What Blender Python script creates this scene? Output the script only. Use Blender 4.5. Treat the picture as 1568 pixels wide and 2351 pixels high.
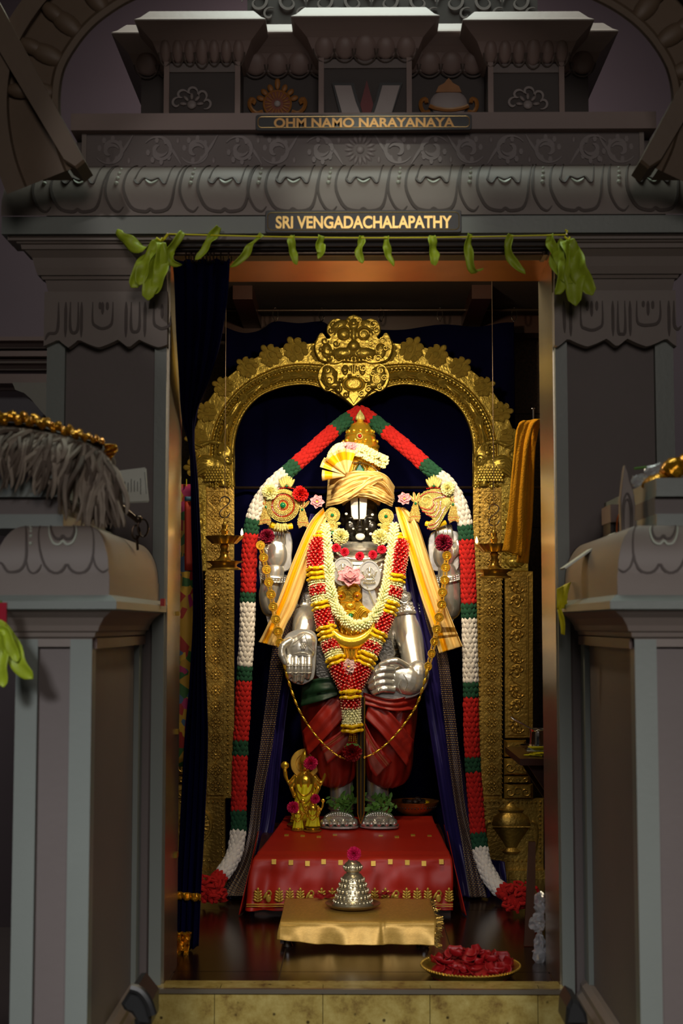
import bpy, bmesh, math, random
from mathutils import Vector, Matrix, noise
V = Vector
PI = math.pi
sin, cos = math.sin, math.cos
sc = bpy.context.scene
C = sc.collection
for o in list(bpy.data.objects): bpy.data.objects.remove(o)
random.seed(7)
# ---------------------------------------------------------------- camera
F = 3265.0
CAM = V((0, -4.9, 0.9))
PITCH = math.atan((1435-1175.5)/F)
YAW = math.atan(32/F)
cd = bpy.data.cameras.new('camera')
cam = bpy.data.objects.new('camera', cd); C.objects.link(cam)
cam.location = CAM
cam.rotation_euler = (PI/2+PITCH, 0, YAW)
cd.sensor_fit = 'VERTICAL'; cd.sensor_height = 36; cd.sensor_width = 24
cd.lens = F/2351*36
cd.dof.use_dof = True; cd.dof.focus_distance = 4.85; cd.dof.aperture_fstop = 4.5
sc.camera = cam
RM = Matrix.Rotation(YAW, 3, 'Z') @ Matrix.Rotation(PI/2+PITCH, 3, 'X')
def P(px, py, Y=0.0):
    d = RM @ V(((px-784)/F, -(py-1175.5)/F, -1))
    return CAM + d*((Y-CAM.y)/d.y)
def K(Y): return (Y-CAM.y)/F
def PF(px, py, z=0.0):
    d = RM @ V(((px-784)/F, -(py-1175.5)/F, -1))
    return CAM + d*((z-CAM.z)/d.z)
# ---------------------------------------------------------------- world, lights, exposure
w = bpy.data.worlds.new('hall_ambient'); sc.world = w
w.use_nodes = True
w.node_tree.nodes['Background'].inputs[0].default_value = (0.30, 0.33, 0.36, 1)
w.node_tree.nodes['Background'].inputs[1].default_value = 0.012
def light(name, kind, loc, to, energy, col, size=.2, spot=60, blend=.6, sy=None):
    l = bpy.data.lights.new(name, kind); o = bpy.data.objects.new(name, l); C.objects.link(o)
    o.location = loc; o.rotation_euler = (V(to)-V(loc)).to_track_quat('-Z', 'Y').to_euler()
    l.energy = energy; l.color = col
    if kind == 'AREA':
        l.size = size
        if sy: l.shape = 'RECTANGLE'; l.size_y = sy
    elif kind == 'SPOT':
        l.shadow_soft_size = size; l.spot_size = math.radians(spot); l.spot_blend = blend
    else: l.shadow_soft_size = size
    return o
WARM = (1.0, .84, .58)
# the sanctum's own downlights, just behind the door head
light('sanctum_spot_a', 'SPOT', (-.34, -1.0, 1.90), (-.03, 0, 1.24), 66, WARM, .03, 54, 1)
light('sanctum_spot_b', 'SPOT', (.36, -1.0, 1.90), (.05, 0, 1.20), 80, WARM, .03, 54, 1)
light('sanctum_bulb', 'POINT', (.02, -.99, 1.885), (0, .2, 1.0), 17, (1, .84, .56), .04)
# the hall's lamps, then an added fill behind the shrine
light('hall_lamp_cool', 'SPOT', (-1.5, -6.2, 2.5), (-.35, -1.8, -.1), 440, (.95, .97, 1.0), .35, 27, 1)
light('hall_lamp_pale', 'SPOT', (1.6, -6.4, 2.5), (.40, -1.8, -.1), 420, (.98, .96, .95), .35, 27, 1)
light('hall_lamp_front', 'AREA', (.3, -6.6, 2.6), (0, -1.4, 1.4), 32, (1, .90, .84), 1.2)
light('hall_lamp_high', 'SPOT', (.0, -3.0, 3.0), (.06, -1.45, 1.97), 34, (.98, 1, .84), .04, 17, .7)
light('hall_lamp_side', 'SPOT', (-1.3, -3.6, 2.5), (-.25, -1.42, 1.90), 20, (1, .92, .86), .04, 20, .35)
light('roof_lamp', 'AREA', (0, -1.2, 3.8), (0, -1.2, 2.5), 42, (.86, 1, .90), 1.0)
light('rear_wall_fill', 'AREA', (0, 1.3, 4.0), (0, 2.4, 1.6), 17, (1, .88, .86), 1.0)  # added light without a fixture, lifts the wall behind the shrine
sc.view_settings.view_transform = 'Standard'; sc.view_settings.look = 'None'
sc.view_settings.gamma = 1; sc.view_settings.exposure = 0.0
sc.view_settings.use_curve_mapping = False
# ---------------------------------------------------------------- materials
def H(r, g, b):
    f = lambda c: ((c/255+.055)/1.055)**2.4 if c > 10 else c/255/12.92
    return (f(r), f(g), f(b))
def M(name, col, rough=.5, metal=0.0, var=.15, vs=40, bump=0, bs=200, sheen=0, coat=0, emis=0, trans=0, spec=.5, alpha=1):
    m = bpy.data.materials.new(name); m.use_nodes = True
    nt = m.node_tree; n = nt.nodes; L = nt.links; b = n['Principled BSDF']
    tc = n.new('ShaderNodeTexCoord'); tx = n.new('ShaderNodeTexNoise')
    tx.inputs['Scale'].default_value = vs; tx.inputs['Detail'].default_value = 4
    L.new(tc.outputs['Object'], tx.inputs['Vector'])
    mx = n.new('ShaderNodeMix'); mx.data_type = 'RGBA'
    mx.inputs[6].default_value = (*[max(0, c*(1-var)) for c in col], 1)
    mx.inputs[7].default_value = (*[min(1, c*(1+var)) for c in col], 1)
    L.new(tx.outputs['Fac'], mx.inputs[0]); L.new(mx.outputs[2], b.inputs['Base Color'])
    b.inputs['Roughness'].default_value = rough; b.inputs['Metallic'].default_value = metal
    b.inputs['Specular IOR Level'].default_value = spec
    if sheen: b.inputs['Sheen Weight'].default_value = sheen; b.inputs['Sheen Roughness'].default_value = .4; b.inputs['Sheen Tint'].default_value = (*[min(1, c*3+.02) for c in col], 1)
    if coat: b.inputs['Coat Weight'].default_value = coat
    if trans: b.inputs['Transmission Weight'].default_value = trans
    b.inputs['Alpha'].default_value = alpha
    if emis: b.inputs['Emission Color'].default_value = (*col, 1); b.inputs['Emission Strength'].default_value = emis
    if bump:
        t2 = n.new('ShaderNodeTexNoise'); t2.inputs['Scale'].default_value = bs; t2.inputs['Detail'].default_value = 3
        L.new(tc.outputs['Object'], t2.inputs['Vector'])
        bp = n.new('ShaderNodeBump'); bp.inputs['Strength'].default_value = bump; bp.inputs['Distance'].default_value = .004
        L.new(t2.outputs['Fac'], bp.inputs['Height']); L.new(bp.outputs[0], b.inputs['Normal'])
    return m
def nodes(m): return m.node_tree.nodes, m.node_tree.links, m.node_tree.nodes['Principled BSDF']
paint = M('grey_paint', H(128, 116, 108), .5, 0, .06, 6, .08, 60)
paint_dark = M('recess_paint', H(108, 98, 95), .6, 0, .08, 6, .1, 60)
paint_light = M('pale_strip_paint', H(126, 132, 126), .42, 0, .06, 8, .08, 80)
paint_mauve = M('mauve_paint', H(124, 104, 98), .5, 0, .08, 5, .1, 50)
paint_line = M('painted_outline', H(78, 66, 60), .6, 0, .2, 30)
paint_hi = M('painted_highlight', H(172, 176, 160), .5, 0, .1, 30)
paint_scroll = M('painted_scroll', H(128, 118, 116), .5, 0, .15, 20)
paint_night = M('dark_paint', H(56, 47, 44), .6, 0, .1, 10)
wallmat = M('hall_wall_plaster', H(112, 98, 104), .7, 0, .08, 3)
archmat = M('arch_paint', H(104, 86, 68), .55, 0, .18, 6, .15, 40)
steel = M('brushed_steel', H(176, 166, 146), .27, .9, .12, 12, .05, 30)
copper = M('copper_lintel', H(176, 110, 62), .38, .9, .25, 8)
black = M('black_paint', (.006, .006, .006), .35, 0, .2, 30)
chrome = M('chrome', (.72, .72, .70), .12, 1, .04, 30)
brass = M('brass', H(206, 166, 70), .25, .80, .15, 30)
gold = M('beaten_gold_sheet', H(190, 164, 72), .34, .68, .25, 14, .6, 75)
goldlow = M('shaded_gold_sheet', H(176, 142, 64), .38, .70, .25, 14, .55, 95)  # darker copy of the gold, the lower frame's dimmer light put into colour
goldshine = M('polished_gold', H(240, 190, 56), .22, .78, .15, 40, .1, 160)
silver = M('polished_silver', (.80, .78, .72), .27, .80, .10, 30, .08, 60)
silverdark = M('engraved_silver', (.60, .58, .53), .32, .75, .3, 90, .5, 150)
darksilver = M('tarnished_silver', (.22, .21, .19), .3, .85, .3, 60, .4, 120)
idolblack = M('black_stone', (.010, .008, .006), .26, 0, .3, 40, 0, 200, coat=.15)
chalk = M('white_chalk_paste', (.82, .80, .74), .8, 0, .05, 60, .1, 300)
emerald = M('emerald', (.004, .14, .05), .12, 0, .5, 60, coat=.3)
jewelbase = M('jewel_setting_gold', H(190, 140, 60), .35, .7, .3, 120, .4, 300)
ruby = M('ruby', (.42, .008, .012), .08, 0, .2, 60, coat=1)
diamond = M('pale_stones', H(255, 218, 132), .25, .55, .45, 420, .8, 420)
yarn_red = M('red_yarn', H(184, 15, 6), .9, 0, .25, 60, .5, 500, sheen=.3)
yarn_green = M('green_yarn', H(16, 70, 44), .9, 0, .25, 60, .5, 500, sheen=.3)
yarn_white = M('white_yarn', H(232, 224, 214), .9, 0, .10, 60, .5, 500, sheen=.3)
bud_tip = M('pale_bud_tip', H(236, 190, 150), .5, 0, .2, 60)
bud_red = M('red_rose_bud', H(176, 12, 16), .38, 0, .45, 160)
bud_pale = M('cream_jasmine', H(250, 244, 190), .7, 0, .12, 120)
bud_green = M('jasmine_stalk', H(130, 160, 60), .7, 0, .2, 120)
ribbon_yellow = M('yellow_ribbon_wrap', H(236, 190, 14), .35, 0, .25, 60, .2, 200)
cream_petal = M('cream_petal', H(255, 242, 178), .6, 0, .12, 60)
red_petal = M('scarlet_petal', H(214, 22, 16), .6, 0, .2, 60)
magenta_petal = M('magenta_petal', H(134, 4, 44), .6, 0, .3, 60)
hot_pink = M('hot_pink_petal', H(222, 28, 92), .6, 0, .2, 60)
coral = M('coral_petal', H(232, 40, 70), .55, 0, .2, 60)
lotus_pink = M('lotus_pink_petal', H(214, 150, 160), .55, 0, .22, 40)
rose_dark = M('dark_red_petal', H(140, 6, 12), .5, 0, .35, 30)
leafm = M('mango_leaf', H(164, 184, 40), .5, 0, .28, 25, .3, 60)
leafd = M('tulsi_leaf', H(80, 124, 44), .6, 0, .3, 60)
velvet = M('blue_velvet', (.0022, .0022, .022), 1, 0, .3, 12, sheen=.03, spec=.05)
silkblue = M('blue_silk', H(34, 26, 84), .42, 0, .15, 10, sheen=.1)
silkred = M('red_silk', H(184, 34, 14), .5, 0, .15, 12, .06, 60)
dhotired = M('dark_red_silk', H(146, 24, 8), .5, 0, .25, 14, .06, 50)
silkgreen = M('green_silk', H(12, 46, 24), .5, 0, .2, 12)
silkcream = M('cream_gold_silk', H(250, 214, 140), .36, .12, .06, 12)
towelm = M('yellow_towel', H(226, 152, 8), .95, 0, .12, 30, .8, 260, sheen=.3)
foil = M('gold_foil', H(200, 140, 24), .25, .7, .35, 30, .8, 60)
fur = M('brown_yak_hair', H(126, 112, 98), .75, 0, .45, 40)
paper = M('paper', H(206, 208, 196), .8, 0, .03, 20)
ink = M('ink', H(60, 62, 62), .8, 0, .1, 20)
plastic = M('clear_plastic', (.75, .76, .80), .12, 0, .1, 20, .5, 40, trans=.65, alpha=.55)
woodm = M('dark_wood', H(58, 30, 20), .35, 0, .3, 12)
walnut = M('dark_floor_tile', H(30, 15, 9), .20, 0, .22, 9)
grout = M('floor_grout', H(92, 66, 42), .8, 0, .1, 30)
rubber = M('black_plastic', (.012, .012, .012), .4, 0, .2, 20)
yellowcloth = M('yellow_cloth', H(226, 214, 20), .65, 0, .12, 30)
flame = M('flame', (1, .62, .22), .5, 0, .05, 10, emis=22)
redbox = M('red_plastic', H(180, 20, 20), .4, 0, .1, 20)
cable = M('orange_cable', H(190, 90, 20), .5, 0, .1, 20)
# speckled granite
def granite(name, a, b, c, sc1=18, rough=.25):
    m = M(name, a, rough, 0, .2, 10); n, L, bs = nodes(m)
    tc = n.new('ShaderNodeTexCoord'); t = n.new('ShaderNodeTexNoise'); t.inputs['Scale'].default_value = sc1; t.inputs['Detail'].default_value = 8; t.inputs['Roughness'].default_value = .7
    L.new(tc.outputs['Object'], t.inputs['Vector'])
    r = n.new('ShaderNodeValToRGB'); e = r.color_ramp.elements
    e[0].position = .32; e[0].color = (*c, 1); e[1].position = .66; e[1].color = (*a, 1)
    k = e.new(.46); k.color = (*b, 1)
    v = n.new('ShaderNodeTexVoronoi'); v.inputs['Scale'].default_value = sc1*2.2; L.new(tc.outputs['Object'], v.inputs['Vector'])
    r2 = n.new('ShaderNodeValToRGB'); q = r2.color_ramp.elements; q[0].position = .08; q[0].color = (.06, .04, .03, 1); q[1].position = .17; q[1].color = (1, 1, 1, 1)
    L.new(v.outputs['Distance'], r2.inputs[0])
    mx = n.new('ShaderNodeMix'); mx.data_type = 'RGBA'; mx.blend_type = 'MULTIPLY'; mx.inputs[0].default_value = .9
    L.new(t.outputs['Fac'], r.inputs[0]); L.new(r.outputs[0], mx.inputs[6]); L.new(r2.outputs[0], mx.inputs[7]); L.new(mx.outputs[2], bs.inputs['Base Color'])
    return m
stone_step = granite('yellow_granite', H(176, 160, 96), H(148, 128, 66), H(96, 70, 34), 14)
stone_wall = granite('brown_granite', H(92, 66, 46), H(66, 46, 32), H(30, 20, 14), 110, .5)
# cloth materials that read the cloth's own UV
def uvmat(name, base, rough, stripes, metal=0, sheen=0):
    # stripes: list of (u0, u1, colour)
    m = M(name, base, rough, metal, .08, 20, sheen=sheen); n, L, bs = nodes(m)
    src = bs.inputs['Base Color'].links[0].from_socket
    uv = n.new('ShaderNodeUVMap'); sp = n.new('ShaderNodeSeparateXYZ'); L.new(uv.outputs[0], sp.inputs[0])
    for ax, a, b2, col in stripes:
        g = n.new('ShaderNodeMath'); g.operation = 'GREATER_THAN'; g.inputs[1].default_value = a
        l = n.new('ShaderNodeMath'); l.operation = 'LESS_THAN'; l.inputs[1].default_value = b2
        L.new(sp.outputs[ax], g.inputs[0]); L.new(sp.outputs[ax], l.inputs[0])
        k = n.new('ShaderNodeMath'); k.operation = 'MULTIPLY'; L.new(g.outputs[0], k.inputs[0]); L.new(l.outputs[0], k.inputs[1])
        mx = n.new('ShaderNodeMix'); mx.data_type = 'RGBA'; L.new(k.outputs[0], mx.inputs[0]); L.new(src, mx.inputs[6]); mx.inputs[7].default_value = (*col, 1)
        src = mx.outputs[2]
    L.new(src, bs.inputs['Base Color'])
    return m
GY = H(244, 176, 10)
shawl_mat = uvmat('cream_shawl_with_gold_stripe', H(226, 190, 116), .40, [(0, .16, .40, GY), (0, .41, .43, H(176, 128, 40)), (0, .13, .15, H(176, 128, 40))], .12)
shawl_mat2 = uvmat('cream_shawl_end_stripe', H(226, 190, 116), .40, [(0, .16, .40, GY), (1, .80, .84, H(120, 84, 24)), (1, .86, .88, H(120, 84, 24)), (0, .93, .97, H(150, 104, 30))], .12)
fan_mat = uvmat('turban_fan_cloth', H(238, 206, 134), .38, [(1, .55, .88, GY)], .12)
def brickmat(name, base, yarn, su, sv, rough=.45, metal=.3):
    m = M(name, base, rough, metal, .1, 20); n, L, bs = nodes(m)
    uv = n.new('ShaderNodeUVMap'); mp = n.new('ShaderNodeMapping'); mp.inputs['Scale'].default_value = (su, sv, 1); L.new(uv.outputs[0], mp.inputs[0])
    b = n.new('ShaderNodeTexBrick'); b.inputs['Color1'].default_value = (*yarn, 1); b.inputs['Color2'].default_value = (*[c*.6 for c in yarn], 1); b.inputs['Mortar'].default_value = (*base, 1)
    b.inputs['Scale'].default_value = 1; b.inputs['Mortar Size'].default_value = .16; b.inputs['Brick Width'].default_value = 1; b.inputs['Row Height'].default_value = .5
    L.new(mp.outputs[0], b.inputs[0]); L.new(b.outputs[0], bs.inputs['Base Color'])
    return m
sash_border = brickmat('blue_silk_gold_woven_border', H(26, 20, 52), H(170, 138, 78), 5, 96)
brocade = brickmat('gold_brocade', H(178, 136, 56), H(236, 194, 100), 60, 60, .4, .35)
picture_mat = M('painted_fabric', H(150, 40, 20), .6, 0, .3, 30); n_, L_, b_ = nodes(picture_mat)
t_ = n_.new('ShaderNodeTexVoronoi'); t_.inputs['Scale'].default_value = 34
tc_ = n_.new('ShaderNodeTexCoord'); L_.new(tc_.outputs['Object'], t_.inputs['Vector'])
r_ = n_.new('ShaderNodeValToRGB'); r_.color_ramp.interpolation = 'CONSTANT'
for i_, (p_, c_) in enumerate([(0, H(170, 130, 20)), (.3, H(150, 30, 14)), (.5, H(160, 30, 90)), (.62, H(40, 90, 30)), (.75, H(190, 150, 30)), (.9, H(60, 90, 120))]):
    e_ = r_.color_ramp.elements[i_] if i_ < 2 else r_.color_ramp.elements.new(p_)
    e_.position = p_; e_.color = (*c_, 1)
s_ = n_.new('ShaderNodeSeparateColor'); L_.new(t_.outputs['Color'], s_.inputs[0]); L_.new(s_.outputs[0], r_.inputs[0]); L_.new(r_.outputs[0], b_.inputs['Base Color'])
# ---------------------------------------------------------------- mesh helpers
ORG = {}
def catmull(pts, n):
    pts = [tuple(p) for p in pts]; m = len(pts); out = []
    for i in range(n):
        t = i/(n-1)*(m-1); k = min(int(t), m-2); f = t-k
        p0 = pts[max(k-1, 0)]; p1 = pts[k]; p2 = pts[k+1]; p3 = pts[min(k+2, m-1)]
        out.append(tuple(.5*((2*b)+(-a+c)*f+(2*a-5*b+4*c-d)*f*f+(-a+3*b-3*c+d)*f**3) for a, b, c, d in zip(p0, p1, p2, p3)))
    return out
def resample(pts, step):
    pts = [V(p) for p in pts]; out = [pts[0].copy()]; acc = 0
    for a, b in zip(pts, pts[1:]):
        l = (b-a).length
        if l == 0: continue
        d = step-acc
        while d <= l: out.append(a.lerp(b, d/l)); d += step
        acc = l-(d-step)
    return out
def perp(t):
    a = V((0, 0, 1)) if abs(t.z) < .9 else V((1, 0, 0))
    n = t.cross(a).normalized(); return n, t.cross(n).normalized()
class MB:
    def __init__(s): s.v = []; s.f = []; s.uv = {}
    def add(s, vs, fs):
        o = len(s.v); s.v += [V(x) for x in vs]; s.f += [tuple(i+o for i in f) for f in fs]; return s
    def box(s, c, d, rot=None):
        c = V(c); vs = []
        for x in (-1, 1):
            for y in (-1, 1):
                for z in (-1, 1):
                    q = V((x*d[0]/2, y*d[1]/2, z*d[2]/2))
                    vs.append(c+(rot @ q if rot else q))
        return s.add(vs, [(0, 1, 3, 2), (4, 6, 7, 5), (0, 4, 5, 1), (2, 3, 7, 6), (0, 2, 6, 4), (1, 5, 7, 3)])
    def bb(s, x0, x1, y0, y1, z0, z1): return s.box(((x0+x1)/2, (y0+y1)/2, (z0+z1)/2), (abs(x1-x0), abs(y1-y0), abs(z1-z0)))
    def pbox(s, x0, x1, y0, y1, Yf, Yb):   # pixel rectangle on plane Yf, made thick towards Yb
        a = P(x0, y1, Yf); b = P(x1, y0, Yf); return s.bb(a.x, b.x, Yf, Yb, a.z, b.z)
    def tube(s, pts, r, seg=8, caps=True, close=False):
        pts = [V(p) for p in pts]; n = len(pts)
        if not hasattr(r, '__len__'): r = [r]*n
        vs = []; fs = []
        t0 = (pts[1]-pts[0]).normalized(); N, B = perp(t0)
        for i in range(n):
            if close: t = (pts[(i+1) % n]-pts[i-1]).normalized()
            else: t = (pts[min(i+1, n-1)]-pts[max(i-1, 0)]).normalized()
            N = (N-t*N.dot(t)); N = N.normalized() if N.length > 1e-6 else perp(t)[0]
            B = t.cross(N)
            for j in range(seg):
                a = 2*PI*j/seg; vs.append(pts[i]+(N*cos(a)+B*sin(a))*r[i])
        for i in range(n if close else n-1):
            for j in range(seg):
                i2 = (i+1) % n
                fs.append((i*seg+j, i*seg+(j+1) % seg, i2*seg+(j+1) % seg, i2*seg+j))
        if caps and not close: fs += [tuple(range(seg))[::-1], tuple((n-1)*seg+j for j in range(seg))]
        return s.add(vs, fs)
    def lathe(s, prof, c, seg=24, ax=None, flute=0, nf=0, sx=1, sy=1):
        # prof: list of (radius, height) along ax (default Z)
        c = V(c); ax = (ax or V((0, 0, 1))).normalized()
        if abs(ax.z) > .999: N, B = V((1, 0, 0)), V((0, 1, 0))*(1 if ax.z > 0 else -1)
        else: N, B = perp(ax)
        vs = []; fs = []; n = len(prof)
        for r, h in prof:
            for j in range(seg):
                a = 2*PI*j/seg; rr = max(r, 1e-5)*(1+flute*cos(nf*a))
                vs.append(c+ax*h+N*cos(a)*rr*sx+B*sin(a)*rr*sy)
        for i in range(n-1):
            for j in range(seg): fs.append((i*seg+j, i*seg+(j+1) % seg, (i+1)*seg+(j+1) % seg, (i+1)*seg+j))
        fs += [tuple(range(seg))[::-1], tuple((n-1)*seg+j for j in range(seg))]
        return s.add(vs, fs)
    def ell(s, c, r, seg=10, rings=6, rot=None):
        c = V(c); r = r if hasattr(r, '__len__') else (r, r, r); vs = []; fs = []
        def q(x, y, z):
            p = V((x*r[0], y*r[1], z*r[2])); return c+(rot @ p if rot else p)
        vs.append(q(0, 0, 1))
        for i in range(1, rings):
            t = PI*i/rings
            for j in range(seg): a = 2*PI*j/seg; vs.append(q(sin(t)*cos(a), sin(t)*sin(a), cos(t)))
        vs.append(q(0, 0, -1)); L = len(vs)-1
        for j in range(seg):
            fs.append((0, 1+j, 1+(j+1) % seg)); fs.append((L, L-seg+(j+1) % seg, L-seg+j))
        for i in range(rings-2):
            for j in range(seg):
                a = 1+i*seg; fs.append((a+j, a+seg+j, a+seg+(j+1) % seg, a+(j+1) % seg))
        return s.add(vs, fs)
    def prism(s, pts, off, bev=0):
        # closed outline of world points, made thick along off (towards the back); optional front bevel
        pts = [V(p) for p in pts]; off = V(off); n = len(pts); cen = sum(pts, V())/n
        if bev:
            b = -off.normalized()*bev
            fr = [cen+(p-cen)*(1-bev/max((p-cen).length, 1e-4)) + b for p in pts]
            vs = fr+pts+[p+off for p in pts]; k = 3
        else: vs = pts+[p+off for p in pts]; k = 2
        fs = [tuple(range(n)), tuple(range((k-1)*n, k*n))[::-1]]
        for q in range(k-1):
            for i in range(n): fs.append((q*n+i, (q+1)*n+i, (q+1)*n+(i+1) % n, q*n+(i+1) % n))
        return s.add(vs, fs)
    def grid(s, fn, nu, nv, cu=False):
        o = len(s.v); vs = []; fs = []
        for i in range(nu+1):
            for j in range(nv+1): vs.append(fn(i/nu, j/nv))
        for i in range(nu):
            for j in range(nv):
                a = i*(nv+1)+j; fs.append((a, a+1, a+nv+2, a+nv+1))
        s.add(vs, fs)
        for i in range(nu+1):
            for j in range(nv+1): s.uv[o+i*(nv+1)+j] = (i/nu, j/nv)
        return s
    def inst(s, tv, tf, mat): return s.add([mat @ v for v in tv], tf)
    def strip(s, pts, wid, nrm=V((0, -1, 0)), th=.0015, taper=True):
        # flat painted / laid band along a path
        pts = [V(p) for p in pts]; n = len(pts); vs = []; fs = []; th = th+random.uniform(0, .0016)
        for i in range(n):
            t = (pts[min(i+1, n-1)]-pts[max(i-1, 0)]).normalized()
            nn = nrm(pts[i]) if callable(nrm) else nrm
            b = t.cross(nn).normalized()
            ww = (wid[i] if hasattr(wid, '__len__') else wid)/2
            if taper and not hasattr(wid, '__len__'): ww *= min(1, .25+3*min(i, n-1-i)/n)
            p = pts[i]+nn*th
            vs += [p-b*ww, p+b*ww, pts[i]-nn*.002+b*ww, pts[i]-nn*.002-b*ww]
        for i in range(n-1):
            a = i*4
            for j in range(4): fs.append((a+j, a+(j+1) % 4, a+4+(j+1) % 4, a+4+j))
        fs += [(3, 2, 1, 0), tuple((n-1)*4+j for j in range(4))]
        return s.add(vs, fs)
    def build(s, name, mat, parent=None, smooth=True, ang=40, org=None):
        if parent is not None: o = ORG[parent.name]
        elif org is not None: o = V(org)
        else:
            xs = [p.x for p in s.v]; ys = [p.y for p in s.v]; o = V(((min(xs)+max(xs))/2, (min(ys)+max(ys))/2, min(p.z for p in s.v)))
        me = bpy.data.meshes.new(name)
        me.from_pydata([p-o for p in s.v], [], s.f); me.materials.append(mat)
        if s.uv:
            ul = me.uv_layers.new(name='UVMap')
            for l in me.loops: ul.data[l.index].uv = s.uv.get(l.vertex_index, (0, 0))
        bm = bmesh.new(); bm.from_mesh(me); bmesh.ops.recalc_face_normals(bm, faces=bm.faces); bm.to_mesh(me); bm.free()
        me.polygons.foreach_set('use_smooth', [smooth]*len(me.polygons))
        if smooth: me.set_sharp_from_angle(angle=math.radians(ang))
        ob = bpy.data.objects.new(name, me); C.objects.link(ob)
        ob.location = o if parent is None else (0, 0, 0)
        if parent is not None: ob.parent = parent
        ORG[ob.name] = o
        return ob
def tag(o, label, cat, group=None):
    o['label'] = label; o['category'] = cat
    if group: o['group'] = group
    return o
def struct(o): o['kind'] = 'structure'; return o
def stuff(o): o['kind'] = 'stuff'; return o
def thing(name, label, cat, loc, group=None):
    o = bpy.data.objects.new(name, None); C.objects.link(o); o.location = loc; o.empty_display_size = .05
    ORG[o.name] = V(loc); tag(o, label, cat, group); return o
def sroot(name, loc):
    o = bpy.data.objects.new(name, None); C.objects.link(o); o.location = loc; ORG[o.name] = V(loc); struct(o); return o
def link_copy(src, parent, mat4, name=None):
    o = src.copy(); C.objects.link(o)
    if name: o.name = name
    o.parent = parent; o.matrix_local = mat4; ORG[o.name] = ORG[parent.name]+mat4.translation if parent else mat4.translation
    return o
def meshobj(name, me, parent, loc, rot=None, scale=(1, 1, 1), world=True):
    # one piece that shares mesh data with its likes
    o = bpy.data.objects.new(name, me); C.objects.link(o)
    o.parent = parent
    l = V(loc)-(ORG[parent.name] if (parent and world) else V())
    m = Matrix.Translation(l) @ (rot.to_4x4() if rot else Matrix()) @ Matrix.Diagonal((*scale, 1))
    o.matrix_local = m; ORG[o.name] = V(loc); return o
def tomesh(name, mb, mat, smooth=True, ang=40):
    me = bpy.data.meshes.new(name); me.from_pydata(mb.v, [], mb.f); me.materials.append(mat)
    if mb.uv:
        ul = me.uv_layers.new(name='UVMap')
        for l in me.loops: ul.data[l.index].uv = mb.uv.get(l.vertex_index, (0, 0))
    bm = bmesh.new(); bm.from_mesh(me); bmesh.ops.recalc_face_normals(bm, faces=bm.faces); bm.to_mesh(me); bm.free()
    me.polygons.foreach_set('use_smooth', [smooth]*len(me.polygons))
    if smooth: me.set_sharp_from_angle(angle=math.radians(ang))
    return me
def fuse(o, vox, it=3, fac=.5):
    m = o.modifiers.new('remesh', 'REMESH'); m.mode = 'VOXEL'; m.voxel_size = vox; m.use_smooth_shade = True
    s = o.modifiers.new('smooth', 'SMOOTH'); s.iterations = it; s.factor = fac; return o
def solid(o, t, off=0): m = o.modifiers.new('solidify', 'SOLIDIFY'); m.thickness = t; m.offset = off; return o
def frame_rot(t, up):
    # rotation whose local Z follows t and local Y faces 'up' as nearly as possible
    z = V(t).normalized(); y = (V(up)-z*V(up).dot(z)).normalized(); x = y.cross(z)
    return Matrix((x, y, z)).transposed()
def cloth(name, Lp, Rp, mat, parent=None, nu=24, nv=60, folds=4, amp=.006, seed=0, thick=.002, bulge=0, wrinkle=.002, ampv=None):
    # hanging or lying cloth between two edge paths given as (px, py, Y)
    Lc = [P(*p) for p in catmull(Lp, nv+1)]; Rc = [P(*p) for p in catmull(Rp, nv+1)]
    mb = MB()
    def fn(u, v):
        j = min(int(round(v*nv)), nv); a, b = Lc[j], Rc[j]; p = a.lerp(b, u)
        am = amp*(ampv(v) if ampv else 1)
        d = am*sin(2*PI*folds*u+seed+1.2*sin(3*v+seed)) + am*.4*sin(2*PI*folds*2.3*u+seed*2+v*4)
        d += wrinkle*noise.noise(V((u*3, v*9, seed)))*2
        return p+V((0, -d-bulge*sin(PI*u), 0))
    mb.grid(fn, nu, nv)
    o = mb.build(name, mat, parent, ang=80)
    if thick: solid(o, thick)
    return o
def text_mesh(name, body, mat, parent, c, width, height, y, bold=.01):
    cu = bpy.data.curves.new(name+'_font', 'FONT'); cu.body = body; cu.align_x = 'CENTER'; cu.align_y = 'CENTER'; cu.size = 1; cu.extrude = .01; cu.offset = bold
    t = bpy.data.objects.new('tmp', cu); C.objects.link(t); bpy.context.view_layer.update()
    me = bpy.data.meshes.new_from_object(t.evaluated_get(bpy.context.evaluated_depsgraph_get()))
    bpy.data.objects.remove(t); bpy.data.curves.remove(cu)
    xs = [v.co.x for v in me.vertices]; ys = [v.co.y for v in me.vertices]
    sx = width/(max(xs)-min(xs)); sy = height/(max(ys)-min(ys)); cx = (max(xs)+min(xs))/2; cy = (max(ys)+min(ys))/2
    for v in me.vertices: v.co = V(((v.co.x-cx)*sx, -v.co.z*.08, (v.co.y-cy)*sy))
    me.materials.clear(); me.materials.append(mat); me.name = name
    return meshobj(name, me, parent, V((c.x, y, c.z)))
def rrect(c, w, h, r, n=6):
    out = []
    for cx, cz, a0 in ((w/2-r, h/2-r, 0), (-w/2+r, h/2-r, PI/2), (-w/2+r, -h/2+r, PI), (w/2-r, -h/2+r, 1.5*PI)):
        for i in range(n+1): a = a0+PI/2*i/n; out.append(V((c.x+cx+r*cos(a), c.y, c.z+cz+r*sin(a))))
    return out
def spiral(c, r0, r1, a0, a1, n=26):
    return [V((c[0]+(r0+(r1-r0)*i/n)*cos(a0+(a1-a0)*i/n), c[1], c[2]+(r0+(r1-r0)*i/n)*sin(a0+(a1-a0)*i/n))) for i in range(n+1)]
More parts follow.
